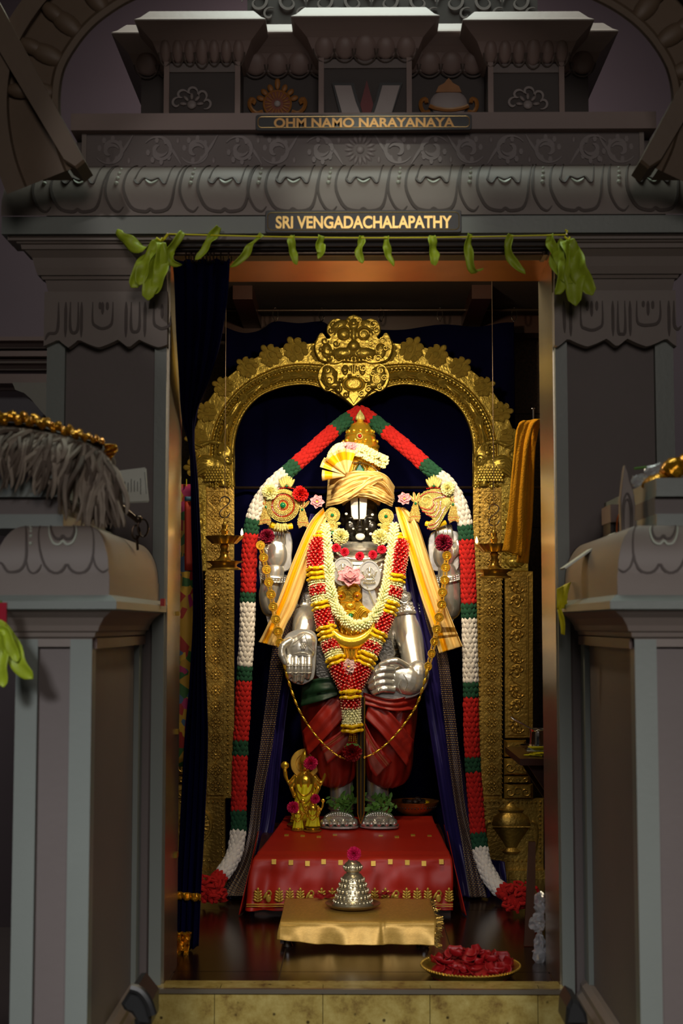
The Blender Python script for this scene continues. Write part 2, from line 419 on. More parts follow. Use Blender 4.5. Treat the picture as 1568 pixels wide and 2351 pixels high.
# ================================================================ THE SETTING
GZ = -.62                      # hall floor
YD0, YD1 = -1.30, -1.05        # door wall front and back
XL, XR = -.474, .503           # door opening
ZH = 1.842                     # door head underside
YP = -1.33                     # pilaster face
def pz(py, Y): return P(816, py, Y).z
def px_(px, Y, py=1435): return P(px, py, Y).x
# hall ground
struct(MB().bb(-4, 4, -7.5, 3.2, GZ-.05, GZ).build('floor_hall', paint_dark))
# sanctum floor: grout bed with dark tiles
fl = sroot('floor', (0, 0, -.03))
MB().bb(-.74, .77, -1.28, .80, -.09, -.004).build('grout_bed', grout, fl)
ys_ = [-1.28, -1.115, -.31, .5, .80]; xs_ = [-.735, -.196, .265, .765]
for i in range(4):
    for j in range(3):
        g = .0016
        MB().bb(max(xs_[j], XL+.001 if i == 0 else -9)+g, min(xs_[j+1], XR-.001 if i == 0 else 9)-g, ys_[i]+g, ys_[i+1]-g, -.012, 0).build('floor_tile', walnut, fl)
# sanctum walls
struct(MB().bb(-.80, -.745, -1.05, .86, -.1, 2.12).build('wall_left', stone_wall))
struct(MB().bb(.775, .83, -1.05, .86, -.1, 2.12).build('wall_right', stone_wall))
wb = sroot('wall_back', (0, .82, 0))
MB().bb(-.80, .83, .82, .88, -.1, 2.12).build('wall_core', black, wb)
for i in range(4):
    for j in range(5):
        x0, x1 = -.745+i*.38, -.745+(i+1)*.38; z0 = j*.46-.09
        MB().bb(x0+.0015, x1-.0015, .80, .83, z0+.0015, z0+.4585).build('granite_tile', stone_wall, wb)
struct(MB().bb(-.80, .83, -1.05, .88, 2.11, 2.15).build('ceiling', paint_night))
# beams under the sanctum ceiling
b = MB(); b.bb(-.745, .775, .60, .70, 2.04, 2.11)
struct(b.build('trim_1', woodm, None, False))
for px in (562, 1100):
    a = P(px, 665, .2); struct(MB().bb(a.x-.035, a.x+.035, .1, .70, min(a.z, 2.06), 2.11).build('trim_2', woodm, None, False))
# front wall with the doorway
wf = sroot('wall_front', (0, YD0, GZ))
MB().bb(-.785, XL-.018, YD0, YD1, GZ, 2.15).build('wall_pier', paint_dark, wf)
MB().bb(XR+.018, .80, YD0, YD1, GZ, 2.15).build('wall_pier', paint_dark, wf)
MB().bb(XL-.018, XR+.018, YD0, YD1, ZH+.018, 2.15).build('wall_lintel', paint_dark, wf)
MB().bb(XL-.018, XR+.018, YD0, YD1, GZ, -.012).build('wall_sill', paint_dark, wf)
# steel door casing
dr = sroot('door_1', (0, YD0, 0))
for x, s in ((XL, -1), (XR, 1)):
    MB().bb(x, x+s*.018, YD0-.012, YD1, .0, ZH).build('door_jamb', steel, dr)
MB().bb(XL-.018, XR+.018, YD0-.012, YD1, ZH, ZH+.018).build('door_head', copper, dr)
for z in (.93, .62, .30):      # small latches on the left jamb
    MB().box((XL+.004, -1.12, z), (.008, .03, .012)).build('latch', brass, dr)
# threshold step: granite slabs and metal nosing
st = sroot('trim_3', (0, -1.30, GZ))
zs = .018; YS0 = -1.367
ex = [px_(a, YS0) for a in (350, 510, 742, 985, 1230, 1290)]
for i in range(5):
    MB().bb(ex[i]+.001, ex[i+1]-.001, YS0, -1.314, .006, zs).build('granite_slab', stone_step, st)
MB().bb(XL+.001, XR-.001, -1.314, -1.282, -.03, zs).build('granite_inner_slab', stone_step, st)
ex2 = [px_(a, YS0) for a in (350, 498, 742, 983, 1226, 1290)]
for i in range(5):
    MB().bb(ex2[i]+.0008, ex2[i+1]-.0008, YS0+.004, -1.314, GZ, .005).build('granite_riser', stone_step, st)
MB().bb(ex[0]-.002, ex[-1]+.002, YS0-.006, YS0+.006, .009, .0195).build('metal_nosing', steel, st)
# pilasters of the facade
def pilaster(x0, x1, nm):
    r = sroot(nm, ((x0+x1)/2, YP, GZ)); zt = pz(690, YP)
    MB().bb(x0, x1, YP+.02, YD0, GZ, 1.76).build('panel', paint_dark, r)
    wi = .030
    for a, c in ((x0, x0+.046), (x1-wi, x1)):
        if x0 > 0: a, c = (x0, x0+wi) if a == x0 else (x1-.046, x1)
        MB().bb(a, c, YP, YD0, GZ, zt).build('edge_strip', paint_light, r)
    # petal apron with hanging scallops
    ya = YP-.022; top = pz(668, ya); edge = pz(778, ya); n = 40; wdt = x1-x0
    def dip(u):
        t = (u*2.05+(.42 if x0 < 0 else .78)) % 1.0
        return (.010*(1-abs(t-.33)/.33)+.006*sin(PI*t/.66)) if t < .66 else (.012*(1-abs(t-.83)/.17)+.004*sin(PI*(t-.66)/.34))
    out = [V((x0-.004, ya, top)), V((x1+.004, ya, top))]+[V((x1+.004-(wdt+.008)*i/n, ya, edge-dip(1-i/n)*1.3)) for i in range(n+1)]
    ap = MB().prism(out, (0, .03, 0)).build('petal_apron', paint, r, False)
    k = K(ya)
    def lines(pts, wd=.0075):
        MB().strip([V((x0+a*k, ya, top-bq*k)) for a, bq in catmull(pts, 18)], wd).build('painted_line', paint_line, ap)
    if x0 < 0:
        T1 = [(0, 115), (8, 100), (28, 92), (30, 25)]
        sets = [[(a, 25), (a, 108)] for a in (47, 84, 188, 232)] + [[(58, 25), (58, 85), (67, 98), (76, 85), (76, 25)], [(200, 25), (200, 85), (209, 96), (219, 85), (219, 25)],
            [(110, 25), (110, 70), (118, 82), (133, 88), (150, 82), (156, 68), (157, 25)], [(253, 25), (253, 72), (262, 84), (274, 88), (290, 80), (292, 60)], T1,
            [(133, 25), (133, 54)], [(127, 25), (127, 42)], [(144, 25), (144, 44)], [(272, 30), (272, 64)]]
    else:
        sets = [[(a, 25), (a, 108)] for a in (34, 132, 172, 262)] + [[(18, 25), (20, 100)], [(144, 25), (144, 95), (152, 103), (160, 95), (160, 25)],
            [(58, 25), (58, 80), (68, 90), (84, 94), (100, 88), (108, 76), (108, 25)], [(188, 25), (188, 72), (200, 82), (218, 82), (234, 78), (242, 62), (242, 25)],
            [(83, 25), (83, 62)], [(73, 25), (73, 48)], [(95, 25), (95, 48)], [(214, 25), (214, 60)], [(203, 25), (203, 40)], [(225, 25), (225, 44)], [(274, 25), (274, 80), (282, 92), (290, 84)]]
    for s_ in sets: lines(s_)
    # cap mouldings above the pilaster, flaring out to the cornice
    prof = [(0, 668), (.004, 650), (.006, 641), (.012, 640), (.016, 630), (.022, 630), (.028, 612), (.034, 590), (.050, 572), (.056, 570), (.058, 560), (.066, 556), (.070, 546), (.085, 540)]
    m = MB(); rings = []
    for e, py in prof:
        z = pz(py, YP-e); lo = x0-e if x0 < 0 else x0; hi = x1 if x0 < 0 else x1+e
        rings.append([V((lo, YP-e, z)), V((hi, YP-e, z)), V((hi, YD0+.02, z)), V((lo, YD0+.02, z))])
    vs = sum(rings, []); fs = [(0, 1, 2, 3), tuple(len(vs)-4+i for i in range(4))]
    for i in range(len(rings)-1):
        for j in range(4): fs.append((i*4+j, i*4+(j+1) % 4, i*4+4+(j+1) % 4, i*4+4+j))
    m.add(vs, fs).build('cap_moulding', paint, r, False)
pilaster(-.785, XL-.006, 'wall_pilaster_left'); pilaster(XR+.004, .806, 'wall_pilaster_right')
# ribbed trim over the door head
m = MB()
for i, (y0, y1) in enumerate(((541, 551), (553, 566), (568, 574), (576, 588))):
    m.pbox(396, 1262, y0, y1, YP-.07+.016*i, YD0)
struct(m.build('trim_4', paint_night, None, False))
# cornice: fascia and painted cushion
YC = -1.42
fa = sroot('trim_5', (0, YC, 1.8)); xa, xb = px_(-14, YC), px_(1600, YC)
z0, z1 = pz(535, YC), pz(495, YC)
MB().bb(xa, xb, YC, YD0, z0, z1).build('fascia', paint_light, fa)
MB().bb(xa+.012, xb-.012, YC+.014, YD0, z0-.012, z0).build('fascia_lip', paint, fa)
zc1 = pz(384, YC+.095); hC = zc1-z1
def cush(u, v):                 # v 0 bottom .. 1 top, quarter round with a slight undercut
    a = v*PI/2*1.05-.10
    y = YC+.095-.102*cos(a); z = z1+hC*(sin(a)+.1)/1.1
    return V((0, y, z)), V((0, -cos(a)*1.2, sin(a))).normalized()
m = MB()
def cf(u, v):
    p, n = cush(u, v); e = (p.y-(YC-.006)); x = xa+(xb-xa)*u
    x = max(xa+e*.6, min(xb-e*.6, x)); return V((x, p.y, p.z))
m.grid(cf, 60, 14); vs = []
cu = m.build('cushion', paint, fa)
MB().bb(xa+.09, xb-.09, YC+.10, YD0, z1, zc1).build('cushion_core', paint, fa, False)
def hv(f): return (math.asin(max(-1, min(1, 1.1*f-.1)))+.10)/(PI/2*1.05)
def cline(pts, wd, mat, nm):
    pts = [(a, hv(b)) for a, b in pts]
    MB().strip([V((xx, cush(0, vv)[0].y, cush(0, vv)[0].z)) for xx, vv in catmull(pts, 34)], wd, lambda p: cush(0, min(1, max(0, (p.z-z1)/hC)))[1], .002).build(nm, mat, cu)
kx = K(YC)
for i, x in enumerate([-110, 65, 235, 410, 570, 735, 900, 1068, 1240, 1420, 1600]):
    if x < -60 or x > 1560: continue
    X = lambda q: (px_(q, YC))
    # petal: side lines, scalloped foot, inner cloud edge
    cline([(X(x+58), .98), (X(x+42), .80), (X(x+35), .5), (X(x+45), .25), (X(x+62), .10), (X(x+90), .06), (X(x+100), .10), (X(x+112), .06), (X(x+140), .10), (X(x+152), .28), (X(x+158), .6), (X(x+176), .98)], .008, paint_line, 'painted_petal')
    cline([(X(x+12), .98), (X(x-2), .75), (X(x-6), .4), (X(x+8), .14), (X(x+26), .06), (X(x+38), .14)], .006, paint_line, 'painted_stem')
    cline([(X(x+78), .98), (X(x+64), .72), (X(x+60), .62), (X(x+70), .55), (X(x+82), .66), (X(x+100), .52+.10), (X(x+118), .66), (X(x+130), .55), (X(x+138), .64), (X(x+150), .98)], .0055, paint_line, 'painted_cloud')
    cline([(X(x+86), .62), (X(x+100), .56), (X(x+116), .62)], .006, paint_hi, 'painted_highlight')
    for q in range(4):
        p, n = cush(0, hv(.86-.10*q)); MB().ell((X(x+24-2*q), p.y, p.z), .004+.0006*q, 8, 5).build('painted_dot', paint_hi, cu)
# scroll frieze and ledge above
YU = -1.345
fr = sroot('trim_6', (0, YU, 2.05))
za, zb = pz(388, YU), pz(300, YU); x0, x1 = px_(172, YU), px_(1497, YU)
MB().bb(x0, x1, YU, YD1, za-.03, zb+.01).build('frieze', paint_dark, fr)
for a in (x0, x1-.012): MB().bb(a, a+.012, YU-.004, YU+.02, za, zb).build('edge_strip', paint, fr)
k = K(YU); zm = pz(344, YU)
def fline(pts, wd): MB().strip(pts, wd, th=.002).build('painted_scroll', paint_scroll, fr)
for i, cx in enumerate([240, 355, 440, 545, 630, 735, 915, 1000, 1085, 1180, 1270, 1375, 1440]):
    up = 1 if i % 2 == 0 else -1; mir = -1 if cx > 828 else 1
    c = V((px_(cx, YU), YU, zm+up*2*k))
    fline([V((c.x+(p.x-c.x)*mir, p.y, c.z+(p.z-c.z)*up)) for p in spiral(c, 38*k, 9*k, -2.6, 3.9, 34)], .0085)
    fline([V((c.x+(p.x-c.x)*mir, p.y, c.z+(p.z-c.z)*up)) for p in spiral(c+V((0, 0, -6*k)), 20*k, 7*k, .4, 4.6, 20)], .010)
    for q in range(7):
        a = -1.8+q*.8; MB().prism([c+V((cos(a)*27*k*mir+cos(t)*5*k, 0, up*sin(a)*27*k+sin(t)*8*k)) for t in [j*PI/3 for j in range(6)]], (0, .003, 0)).build('painted_leaf', paint_scroll, fr, False).location.y = -.0008-.0006*(q % 3)-.002*(i % 2)
    d = 52*mir; fline([c+V((d*k*t, 0, up*(-34+68*t**1.4)*k)) for t in [j/10 for j in range(11)]], .007)
    MB().ell(c+V((d*.82*k, 0, -up*26*k)), (5*k, .002, 9*k), 8, 6).build('painted_bud', paint_scroll, fr)
cc = V((px_(828, YU), YU, zm))
for q in range(16):
    a = q*PI/8; MB().ell(cc+V((cos(a)*27*k, 0, sin(a)*27*k)), (12*k, .003, 5*k), 8, 6, Matrix.Rotation(-a, 3, 'Y')).build('painted_petal', paint_scroll, fr)
MB().ell(cc, (10*k, .004, 10*k), 14, 6).build('painted_boss', paint_scroll, fr)
YL = -1.375
lg = struct(MB().pbox(162, 1506, 256, 299, YL, YD1).build('trim_7', paint_mauve, None, False))
# far hall wall behind the shrine with mouldings
struct(MB().bb(-4, 4, 2.4, 2.5, GZ, 5.2).build('wall_hall', wallmat))
tm = MB()
for y0, y1, d_ in ((772, 782, .16), (782, 800, .10), (805, 818, .14), (824, 834, .10), (836, 850, .05), (858, 880, .12), (886, 896, .02)): tm.pbox(-120, 300, y0, y1, 2.4-d_, 2.41)
struct(tm.build('trim_8', paint_mauve, None, False))
tm = MB()
out = [P(a, c, 1.6) for a, c in ((28, 878), (160, 878), (160, 1010), (95, 945), (70, 915), (55, 902), (35, 895))]
struct(tm.prism(out, (0, .8, 0)).build('trim_9', paint, None, False))
# ================================================================ UPPER TIER
def ring_block(mb, x0, x1, yf, yb, prof, left=True, right=True):
    # prof: (overhang, z); front and sides overhang alike
    rings = []
    for e, z in prof:
        rings.append([V((x0-(e if left else 0), yf-e, z)), V((x1+(e if right else 0), yf-e, z)), V((x1+(e if right else 0), yb, z)), V((x0-(e if left else 0), yb, z))])
    vs = sum(rings, []); fs = [(0, 1, 2, 3), tuple(len(vs)-4+i for i in range(4))]
    for i in range(len(rings)-1):
        for j in range(4): fs.append((i*4+j, i*4+(j+1) % 4, i*4+4+(j+1) % 4, i*4+4+j))
    return mb.add(vs, fs)
tw = thing('shrine_tower', 'grey painted tier of three flared capitals above the scroll frieze', 'shrine tier', (.02, -1.0, pz(256, YL)))
YB, YS = -1.12, -1.22
zbase = pz(258, YL)
xb0, xb1 = px_(310, YB), px_(1368, YB)
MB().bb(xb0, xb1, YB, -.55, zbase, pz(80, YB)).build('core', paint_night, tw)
def capz(pys, yf, es): return [(e, pz(py, yf-e)) for py, e in zip(pys, es)]
ES = [0, .010, .030, .032, .044, .046, .060, .062, .071, .071, .058, .040, .036]
def capital(name, xa, xb, yf, y0, y1, ytop, yb, np_, first):
    pys = [y0, y0-6, y0-(y0-y1)*.50, y0-(y0-y1)*.52, y0-(y0-y1)*.66, y0-(y0-y1)*.68, y0-(y0-y1)*.84, y0-(y0-y1)*.86, y1+3, y1, y1-4, ytop+2, ytop]
    c = ring_block(MB(), xa, xb, yf, yb, capz(pys, yf, ES)).build(name, paint_mauve, tw, False)
    k = K(yf); w_ = (xb-xa)/np_*1.18
    for i in range(np_):
        x = xa-.012+(xb-xa+.024)*(i+.5)/np_
        z = pz(y0-(y0-y1)*.27, yf-.02)
        big = 1.12 if i == np_//2 else .95
        MB().ell((x, yf-.016, z), (w_*.5*big, .012, (y0-y1)*k*.30*big), 10, 8, Matrix.Rotation(.42, 3, 'X')).build('petal', paint_mauve, c)
        ar = [V((x+w_*.52*big*cos(t), yf-.026-.016*sin(t), z-.004+(y0-y1)*k*.32*big*sin(t))) for t in [PI*1.02+j*PI*.96/9 for j in range(10)]]
        MB().tube(ar, .0022, 5).build('petal_outline', paint_line, c)
    return c
capital('recessed_capital', xb0, xb1, YB, 170, 72, 55, -.6, 21, 0)
for (a, b_, y0, y1, yt, n) in ((365, 545, 142, 42, 24, 7), (730, 950, 134, 36, 17, 5), (1130, 1310, 146, 46, 28, 6)):
    xa, xb = px_(a, YS), px_(b_, YS)
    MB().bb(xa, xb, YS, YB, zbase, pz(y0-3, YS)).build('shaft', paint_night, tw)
    for q in (xa, xb-.014): MB().bb(q, q+.014, YS-.012, YS+.01, zbase, pz(y0+2, YS)).build('shaft_strip', paint_mauve, tw)
    MB().bb(xa+.014, xb-.014, YS-.006, YS, pz(y0+24, YS), pz(y0+4, YS)).build('shaft_header', paint_dark, tw)
    capital('capital', xa, xb, YS, y0, y1, yt, YB, n, 0)
# painted flowers on the outer shafts
k = K(YS)
def painted(pts, mat, nm, par, y, fill=True):
    MB().prism([V((p.x, y, p.z)) for p in pts], (0, .003, 0)).build(nm, mat, par, False)
for cx in (440, 1212):
    c = P(cx, 240, YS-.004); fl_ = MB().ell(c, (11*k, .004, 11*k), 14, 6).build('painted_flower', paint_scroll, tw)
    for q in range(5):
        a = .1+q*(PI-.2)/4; cc = c+V((cos(a)*34*k, 0, sin(a)*30*k))
        MB().strip(spiral(cc, 15*k, 5*k, a-2, a+2.6, 16), .006).build('painted_curl', paint_scroll, fl_)
        MB().ell(c+V((cos(a)*20*k, 0, sin(a)*20*k)), (8*k, .003, 4*k), 8, 6, Matrix.Rotation(-a, 3, 'Y')).build('painted_petal', paint_scroll, fl_)
emb_o = M('painted_ochre', H(150, 96, 40), .5, 0, .2, 40); emb_r = M('painted_rust', H(120, 52, 26), .5, 0, .2, 40); emb_w = M('painted_white', H(150, 138, 136), .5, 0, .06, 40); emb_red = M('painted_crimson', H(96, 14, 18), .5, 0, .1, 40)
# wheel emblem between the shafts
k = K(YB); c = P(637, 240, YB-.004)
wh = MB().lathe([(0, 0), (30*k, 0), (32*k, .002), (33*k, .004), (0, .004)], c, 40, V((0, -1, 0))).build('wheel_emblem', emb_r, tw)
for q in range(18):
    a = q*2*PI/18; MB().ell(c+V((cos(a)*22*k, -.005, sin(a)*22*k)), (9*k, .002, 2.4*k), 8, 6, Matrix.Rotation(-a, 3, 'Y')).build('spoke', emb_o, wh)
MB().tube([c+V((cos(t)*32*k, -.004, sin(t)*32*k)) for t in [j*2*PI/40 for j in range(40)]], .003, 6, close=True).build('rim', emb_o, wh)
MB().ell(c+V((0, -.006, 0)), (8*k, .004, 8*k), 14, 6).build('hub', emb_w, wh)
for q in range(7):
    a = .35+q*(PI-.7)/6; big = 1.5 if q == 3 else 1
    MB().ell(c+V((cos(a)*42*k, -.003, sin(a)*(42+4*(big-1)*4)*k)), (5*k*1.3, .003, 10*k*big), 8, 6, Matrix.Rotation(PI/2-a, 3, 'Y')).build('flame_petal', emb_o, wh)
for s_ in (-1, 1):
    MB().tube([c+V((s_*x*k, -.003, z*k)) for x, z in catmull([(34, -18), (48, -22), (60, -14), (66, 0), (62, 12), (54, 8), (58, 0)], 16)], .006, 6).build('side_scroll', emb_o, wh)
# conch pot emblem
c = P(1030, 238, YB-.004)
ct = MB().ell(c, (44*k, .006, 34*k), 20, 10).build('conch_emblem', emb_w, tw)
MB().tube([c+V((x*k, -.008, z*k)) for x, z in catmull([(-46, -8), (-30, -14), (0, -18), (30, -14), (46, -8)], 14)], .006, 6).build('conch_band', emb_o, ct)
MB().prism([c+V((x*k, -.007, z*k)) for x, z in ((-30, 26), (30, 26), (24, 40), (10, 48), (4, 56), (0, 60), (-4, 56), (-10, 48), (-24, 40))], (0, .006, 0)).build('conch_cap', emb_o, ct, False)
for s_ in (-1, 1): MB().tube([c+V((s_*x*k, -.003, z*k)) for x, z in catmull([(44, -20), (58, -22), (66, -8), (64, 6), (54, 10), (52, 0)], 14)], .006, 6).build('side_scroll', emb_o, ct)
# forehead mark emblem in the middle
k = K(YS)
def poly(pts, y): return [V((P(a, b2, y).x, y, P(a, b2, y).z)) for a, b2 in pts]
vm = MB().prism(poly(((762, 190), (812, 190), (822, 230), (832, 252), (852, 252), (862, 230), (872, 190), (924, 190), (900, 262), (780, 262)), YS-.013), (0, .012, 0)).build('forehead_mark_emblem', black, tw, False)
MB().prism(poly(((768, 196), (806, 196), (816, 232), (828, 262), (786, 262)), YS-.016), (0, .004, 0)).build('white_bar', emb_w, vm, False)
MB().prism(poly(((878, 196), (918, 196), (898, 262), (858, 262), (868, 232)), YS-.016), (0, .004, 0)).build('white_bar', emb_w, vm, False)
MB().prism(poly(((842, 184), (850, 214), (857, 240), (852, 258), (842, 262), (832, 258), (827, 240), (834, 214)), YS-.018), (0, .006, 0)).build('red_flame', emb_red, vm, False)
# dark storey further up with scrolls
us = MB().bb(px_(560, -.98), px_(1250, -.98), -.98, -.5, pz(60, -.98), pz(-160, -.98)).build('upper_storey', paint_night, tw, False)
k = K(-.98)
for i, cx in enumerate(range(590, 1240, 75)):
    c = P(cx, 5, -.985); MB().strip(spiral(c, 36*k, 6*k, 0 if i % 2 else PI, 7 if i % 2 else PI-7, 30), .008).build('painted_scroll', paint_dark, us)
    MB().strip(spiral(c+V((30*k, 0, -30*k)), 18*k, 4*k, 1, 6, 20), .006).build('painted_scroll', paint_dark, us)

# ================================================================ GREAT ARCH IN FRONT
YA = -1.62
inner = [(172, 384), (152, 330), (141, 270), (140, 215), (150, 160), (178, 110), (214, 66), (262, 28), (320, -4), (420, -46), (560, -76), (700, -92), (835, -96),
         (970, -92), (1110, -76), (1250, -46), (1350, -4), (1412, 28), (1462, 66), (1500, 110), (1528, 160), (1540, 215), (1538, 270), (1524, 330), (1500, 384)]
ic = catmull(inner, 97); cxy = (838, 300)
def aoff(i, d, y=YA):
    a, b = ic[max(i-1, 0)], ic[min(i+1, 96)]; t = V((b[0]-a[0], b[1]-a[1])).normalized()
    return P(ic[i][0]+t.y*d, ic[i][1]-t.x*d, y)
ar = thing('entrance_arch', 'dark horseshoe arch with lotus petals framing the upper tier', 'arch', (0, YA, pz(384, YA)))
m = MB(); secs = [(0, YA+.16), (0, YA+.03), (6, YA), (20, YA-.006), (26, YA+.01), (118, YA+.02), (124, YA-.012), (168, YA-.012), (168, YA+.16)]
rows = [[aoff(i, d, y) for d, y in secs] for i in range(97)]
n = len(secs); vs = sum(rows, []); fs = []
for i in range(96):
    for j in range(n): fs.append((i*n+j, i*n+(j+1) % n, (i+1)*n+(j+1) % n, (i+1)*n+j))
fs += [tuple(range(n)), tuple(96*n+j for j in range(n))]
m.add(vs, fs).build('arch_band', archmat, ar)
for i in list(range(12, 34, 5))+list(range(66, 88, 5)):
    for d, s_ in ((52, 1), (92, .8)):
        c = aoff(i, d, YA+.008); a, b = ic[i-1], ic[i+1]; ang = math.atan2(-(b[1]-a[1]), b[0]-a[0])
        MB().ell(c, (.024*s_, .016, .046*s_), 10, 8, Matrix.Rotation(-ang, 3, 'Y')).build('lotus_petal', archmat, ar)
# slanted rafters running from the arch feet
for s_ in (-1, 1):
    g = lambda x: x if s_ < 0 else 1664-x
    m = MB().prism([P(g(a), b2, YA-.02) for a, b2 in ((-60, 20), (-20, -30), (196, 372), (176, 388), (150, 372))], (0, .10, 0), .006)
    m.build('rafter', archmat, ar, False)
    m = MB().prism([P(g(a), b2, YA+.02) for a, b2 in ((-60, 60), (150, 384), (60, 384), (20, 350), (-60, 330))], (0, .10, 0))
    m.build('spandrel', archmat, ar, False)

# ================================================================ WING PEDESTALS
def wing(sgn, nm, lab):
    YW = -2.02; k = K(YW)
    if sgn < 0: xo, xi = px_(38, YW), px_(212, YW)
    else: xo, xi = px_(1630, YW), px_(1456, YW)
    x0, x1 = min(xo, xi), max(xo, xi); yb = YP-.001
    r = thing(nm, lab, 'pedestal', ((x0+x1)/2, YW, GZ))
    zz = lambda py, e=0: pz(py, YW-e)
    w_ = x1-x0; sr = .044
    MB().bb(x0+.012, x1-.012, YW+.012, yb, GZ, zz(1462)).build('shaft_core', paint_dark, r)
    xs2 = sorted([xi, xi-sgn*(-1)*0])
    for a, b2 in ((x0, x0+sr), (x1-sr, x1)): MB().bb(a, b2, YW, YW+.045, GZ, zz(1468)).build('corner_strip', paint_light, r)
    MB().bb(x0, x1, YW+.001, YW+.05, zz(1485), zz(1460)).build('head_rail', paint, r)
    xin = x1 if sgn < 0 else x0
    MB().bb(min(xin, xin-(.03 if sgn < 0 else -.03)), max(xin, xin-(.03 if sgn < 0 else -.03)), yb-.06, yb, GZ+.1, zz(1472)).build('back_strip', paint_light, r)
    a = xin+(.006 if sgn < 0 else -.006)
    MB().bb(min(a, xin), max(a, xin), YW+.02, yb, zz(1490), zz(1466)).build('side_rail', paint_mauve, r)
    # base moulding
    ring_block(MB(), x0, x1, YW, yb, [(.028, GZ), (.028, -.03), (.022, -.015), (.022, .0), (.012, .012), (.012, .026), (.0, .036)]).build('base_moulding', paint, r, False)
    # cap: flare, slab, fascia, cushion
    ring_block(MB(), x0, x1, YW, yb, [(0, zz(1466)), (.006, zz(1462, .006)), (.008, zz(1452, .008)), (.014, zz(1449, .014)), (.018, zz(1436, .018)), (.028, zz(1418, .028)), (.040, zz(1408, .04)), (.046, zz(1402, .046))]).build('cap_flare', paint, r, False)
    ring_block(MB(), x0, x1, YW, yb, [(.046, zz(1402, .046)), (.058, zz(1398, .058)), (.058, zz(1380, .058)), (.044, zz(1366, .044))]).build('cap_slab', paint_light, r, False)
    ring_block(MB(), x0, x1, YW, yb, [(.040, zz(1368, .04)), (.040, zz(1316, .04))]).build('cap_fascia', paint, r, False)
    pr = []
    for i in range(13):
        t = i/12*PI/2; pr.append((.038-.052*(1-cos(t)), zz(1316, .04)+(zz(1206, 0)-zz(1316, .04))*sin(t)))
    cs = ring_block(MB(), x0, x1, YW, yb, pr).build('cushion', paint, r, True, 30)
    # painted petals on the cushion front
    def cp(px, v):
        t = v*PI/2; e = .038-.052*(1-cos(t)); z = zz(1316, .04)+(zz(1206, 0)-zz(1316, .04))*sin(t)
        return V((P(px, 1270, YW-e).x, YW-e, z))
    nrm = lambda p: V((0, -1, max(0, (p.z-zz(1280)))*9)).normalized()
    g = (lambda x: x) if sgn < 0 else (lambda x: 1668-x)
    for nmx, mt, wd, pts in (('painted_petal', paint_line, .0055, [(92, .95), (88, .6), (92, .3), (106, .08), (128, .0), (144, .04), (154, .12), (164, .04), (182, .0), (202, .05), (214, .25), (214, .6), (206, .95)]),
                        ('painted_petal', paint_line, .0055, [(58, .95), (60, .5), (60, .2), (48, .05), (20, .02), (2, .14), (-14, .04)]),
                        ('painted_stem', paint_line, .004, [(60, .2), (66, .05), (78, .0), (90, .05), (96, .12)]),
                        ('painted_stem', paint_line, .004, [(214, .25), (220, .1), (236, .02), (250, .06)]),
                        ('painted_cloud', paint_line, .0055, [(116, .95), (118, .68), (126, .52), (138, .50), (144, .56), (152, .50), (164, .52), (170, .68), (168, .95)]),
                        ('painted_highlight', paint_hi, .0045, [(112, .85), (113, .6), (122, .43), (136, .40), (144, .46), (154, .40), (168, .45), (175, .62), (174, .85)]),
                        ):
        MB().strip([cp(g(a), v) for a, v in catmull(pts, 26)], wd, nrm, .002).build(nmx, mt, cs)
    for i, v in enumerate((.88, .78, .68, .56, .42)): MB().ell(cp(g(70 if i else 68), v), .0022+.0005*i, 8, 5).build('painted_dot', paint_hi, cs)
    # stacked blocks on top
    xe = px_(141, YW+.03) if sgn < 0 else px_(1512, YW+.03)
    x2, x3 = (x0-.1, xe) if sgn < 0 else (xe, x1+.1)
    zq = lambda py: pz(py, YW+.03)
    MB().bb(x2, x3, YW+.03, yb-.05, zz(1210), zq(1180)).build('block_plinth', paint_light, r)
    MB().bb(x2, x3-(.014 if sgn < 0 else -.0), YW+.045, yb-.07, zq(1180), zq(1140)).build('block_neck', paint_dark, r)
    MB().bb(x2, x3, YW+.03, yb-.05, zq(1140), zq(1098)).build('block_top', paint_light, r)
    return r, x0, x1, YW
wl = wing(-1, 'wing_pedestal', 'grey painted wing pedestal under the shaggy brown whisk')
wr = wing(1, 'wing_pedestal', 'grey painted wing pedestal under the gold foil bag')

# ================================================================ NAME BOARDS
def board(x0, x1, y0, y1, Y, text, lab, tx0, tx1, ty0, ty1, mat):
    a = P(x0, y1, Y); b = P(x1, y0, Y); c = (a+b)/2; w_ = b.x-a.x; h_ = b.z-a.z
    r = thing('name_board', lab, 'sign', (c.x, Y+.004, a.z))
    MB().prism(rrect(V((c.x, Y, c.z)), w_, h_, .006), (0, .008, 0), .001).build('plate', black, r, False)
    q = rrect(V((c.x, Y-.0015, c.z)), w_-.012, h_-.012, .010)
    MB().tube(q, .0011, 6, close=True).build('gold_border', mat, r)
    cx = P((tx0+tx1)/2, (ty0+ty1)/2, Y)
    text_mesh('lettering', text, mat, r, cx, P(tx1, ty0, Y).x-P(tx0, ty0, Y).x, P(tx0, ty0, Y).z-P(tx0, ty1, Y).z, Y-.0016, .028)
sign_gold = M('sign_gold', H(226, 190, 116), .22, .75, .1, 20)
sign_gold2 = M('sign_gold_dull', H(190, 144, 84), .4, .5, .1, 20)
board(609, 1059, 482, 534, YC-.012, 'SRI VENGADACHALAPATHY', 'black name board with SRI VENGADACHALAPATHY in gold on the fascia', 633, 1037, 496, 525, sign_gold)
board(587, 1083, 262, 299, YL-.012, 'OHM NAMO NARAYANAYA', 'black name board with OHM NAMO NARAYANAYA in gold on the upper ledge', 629, 1043, 271, 293, sign_gold2)

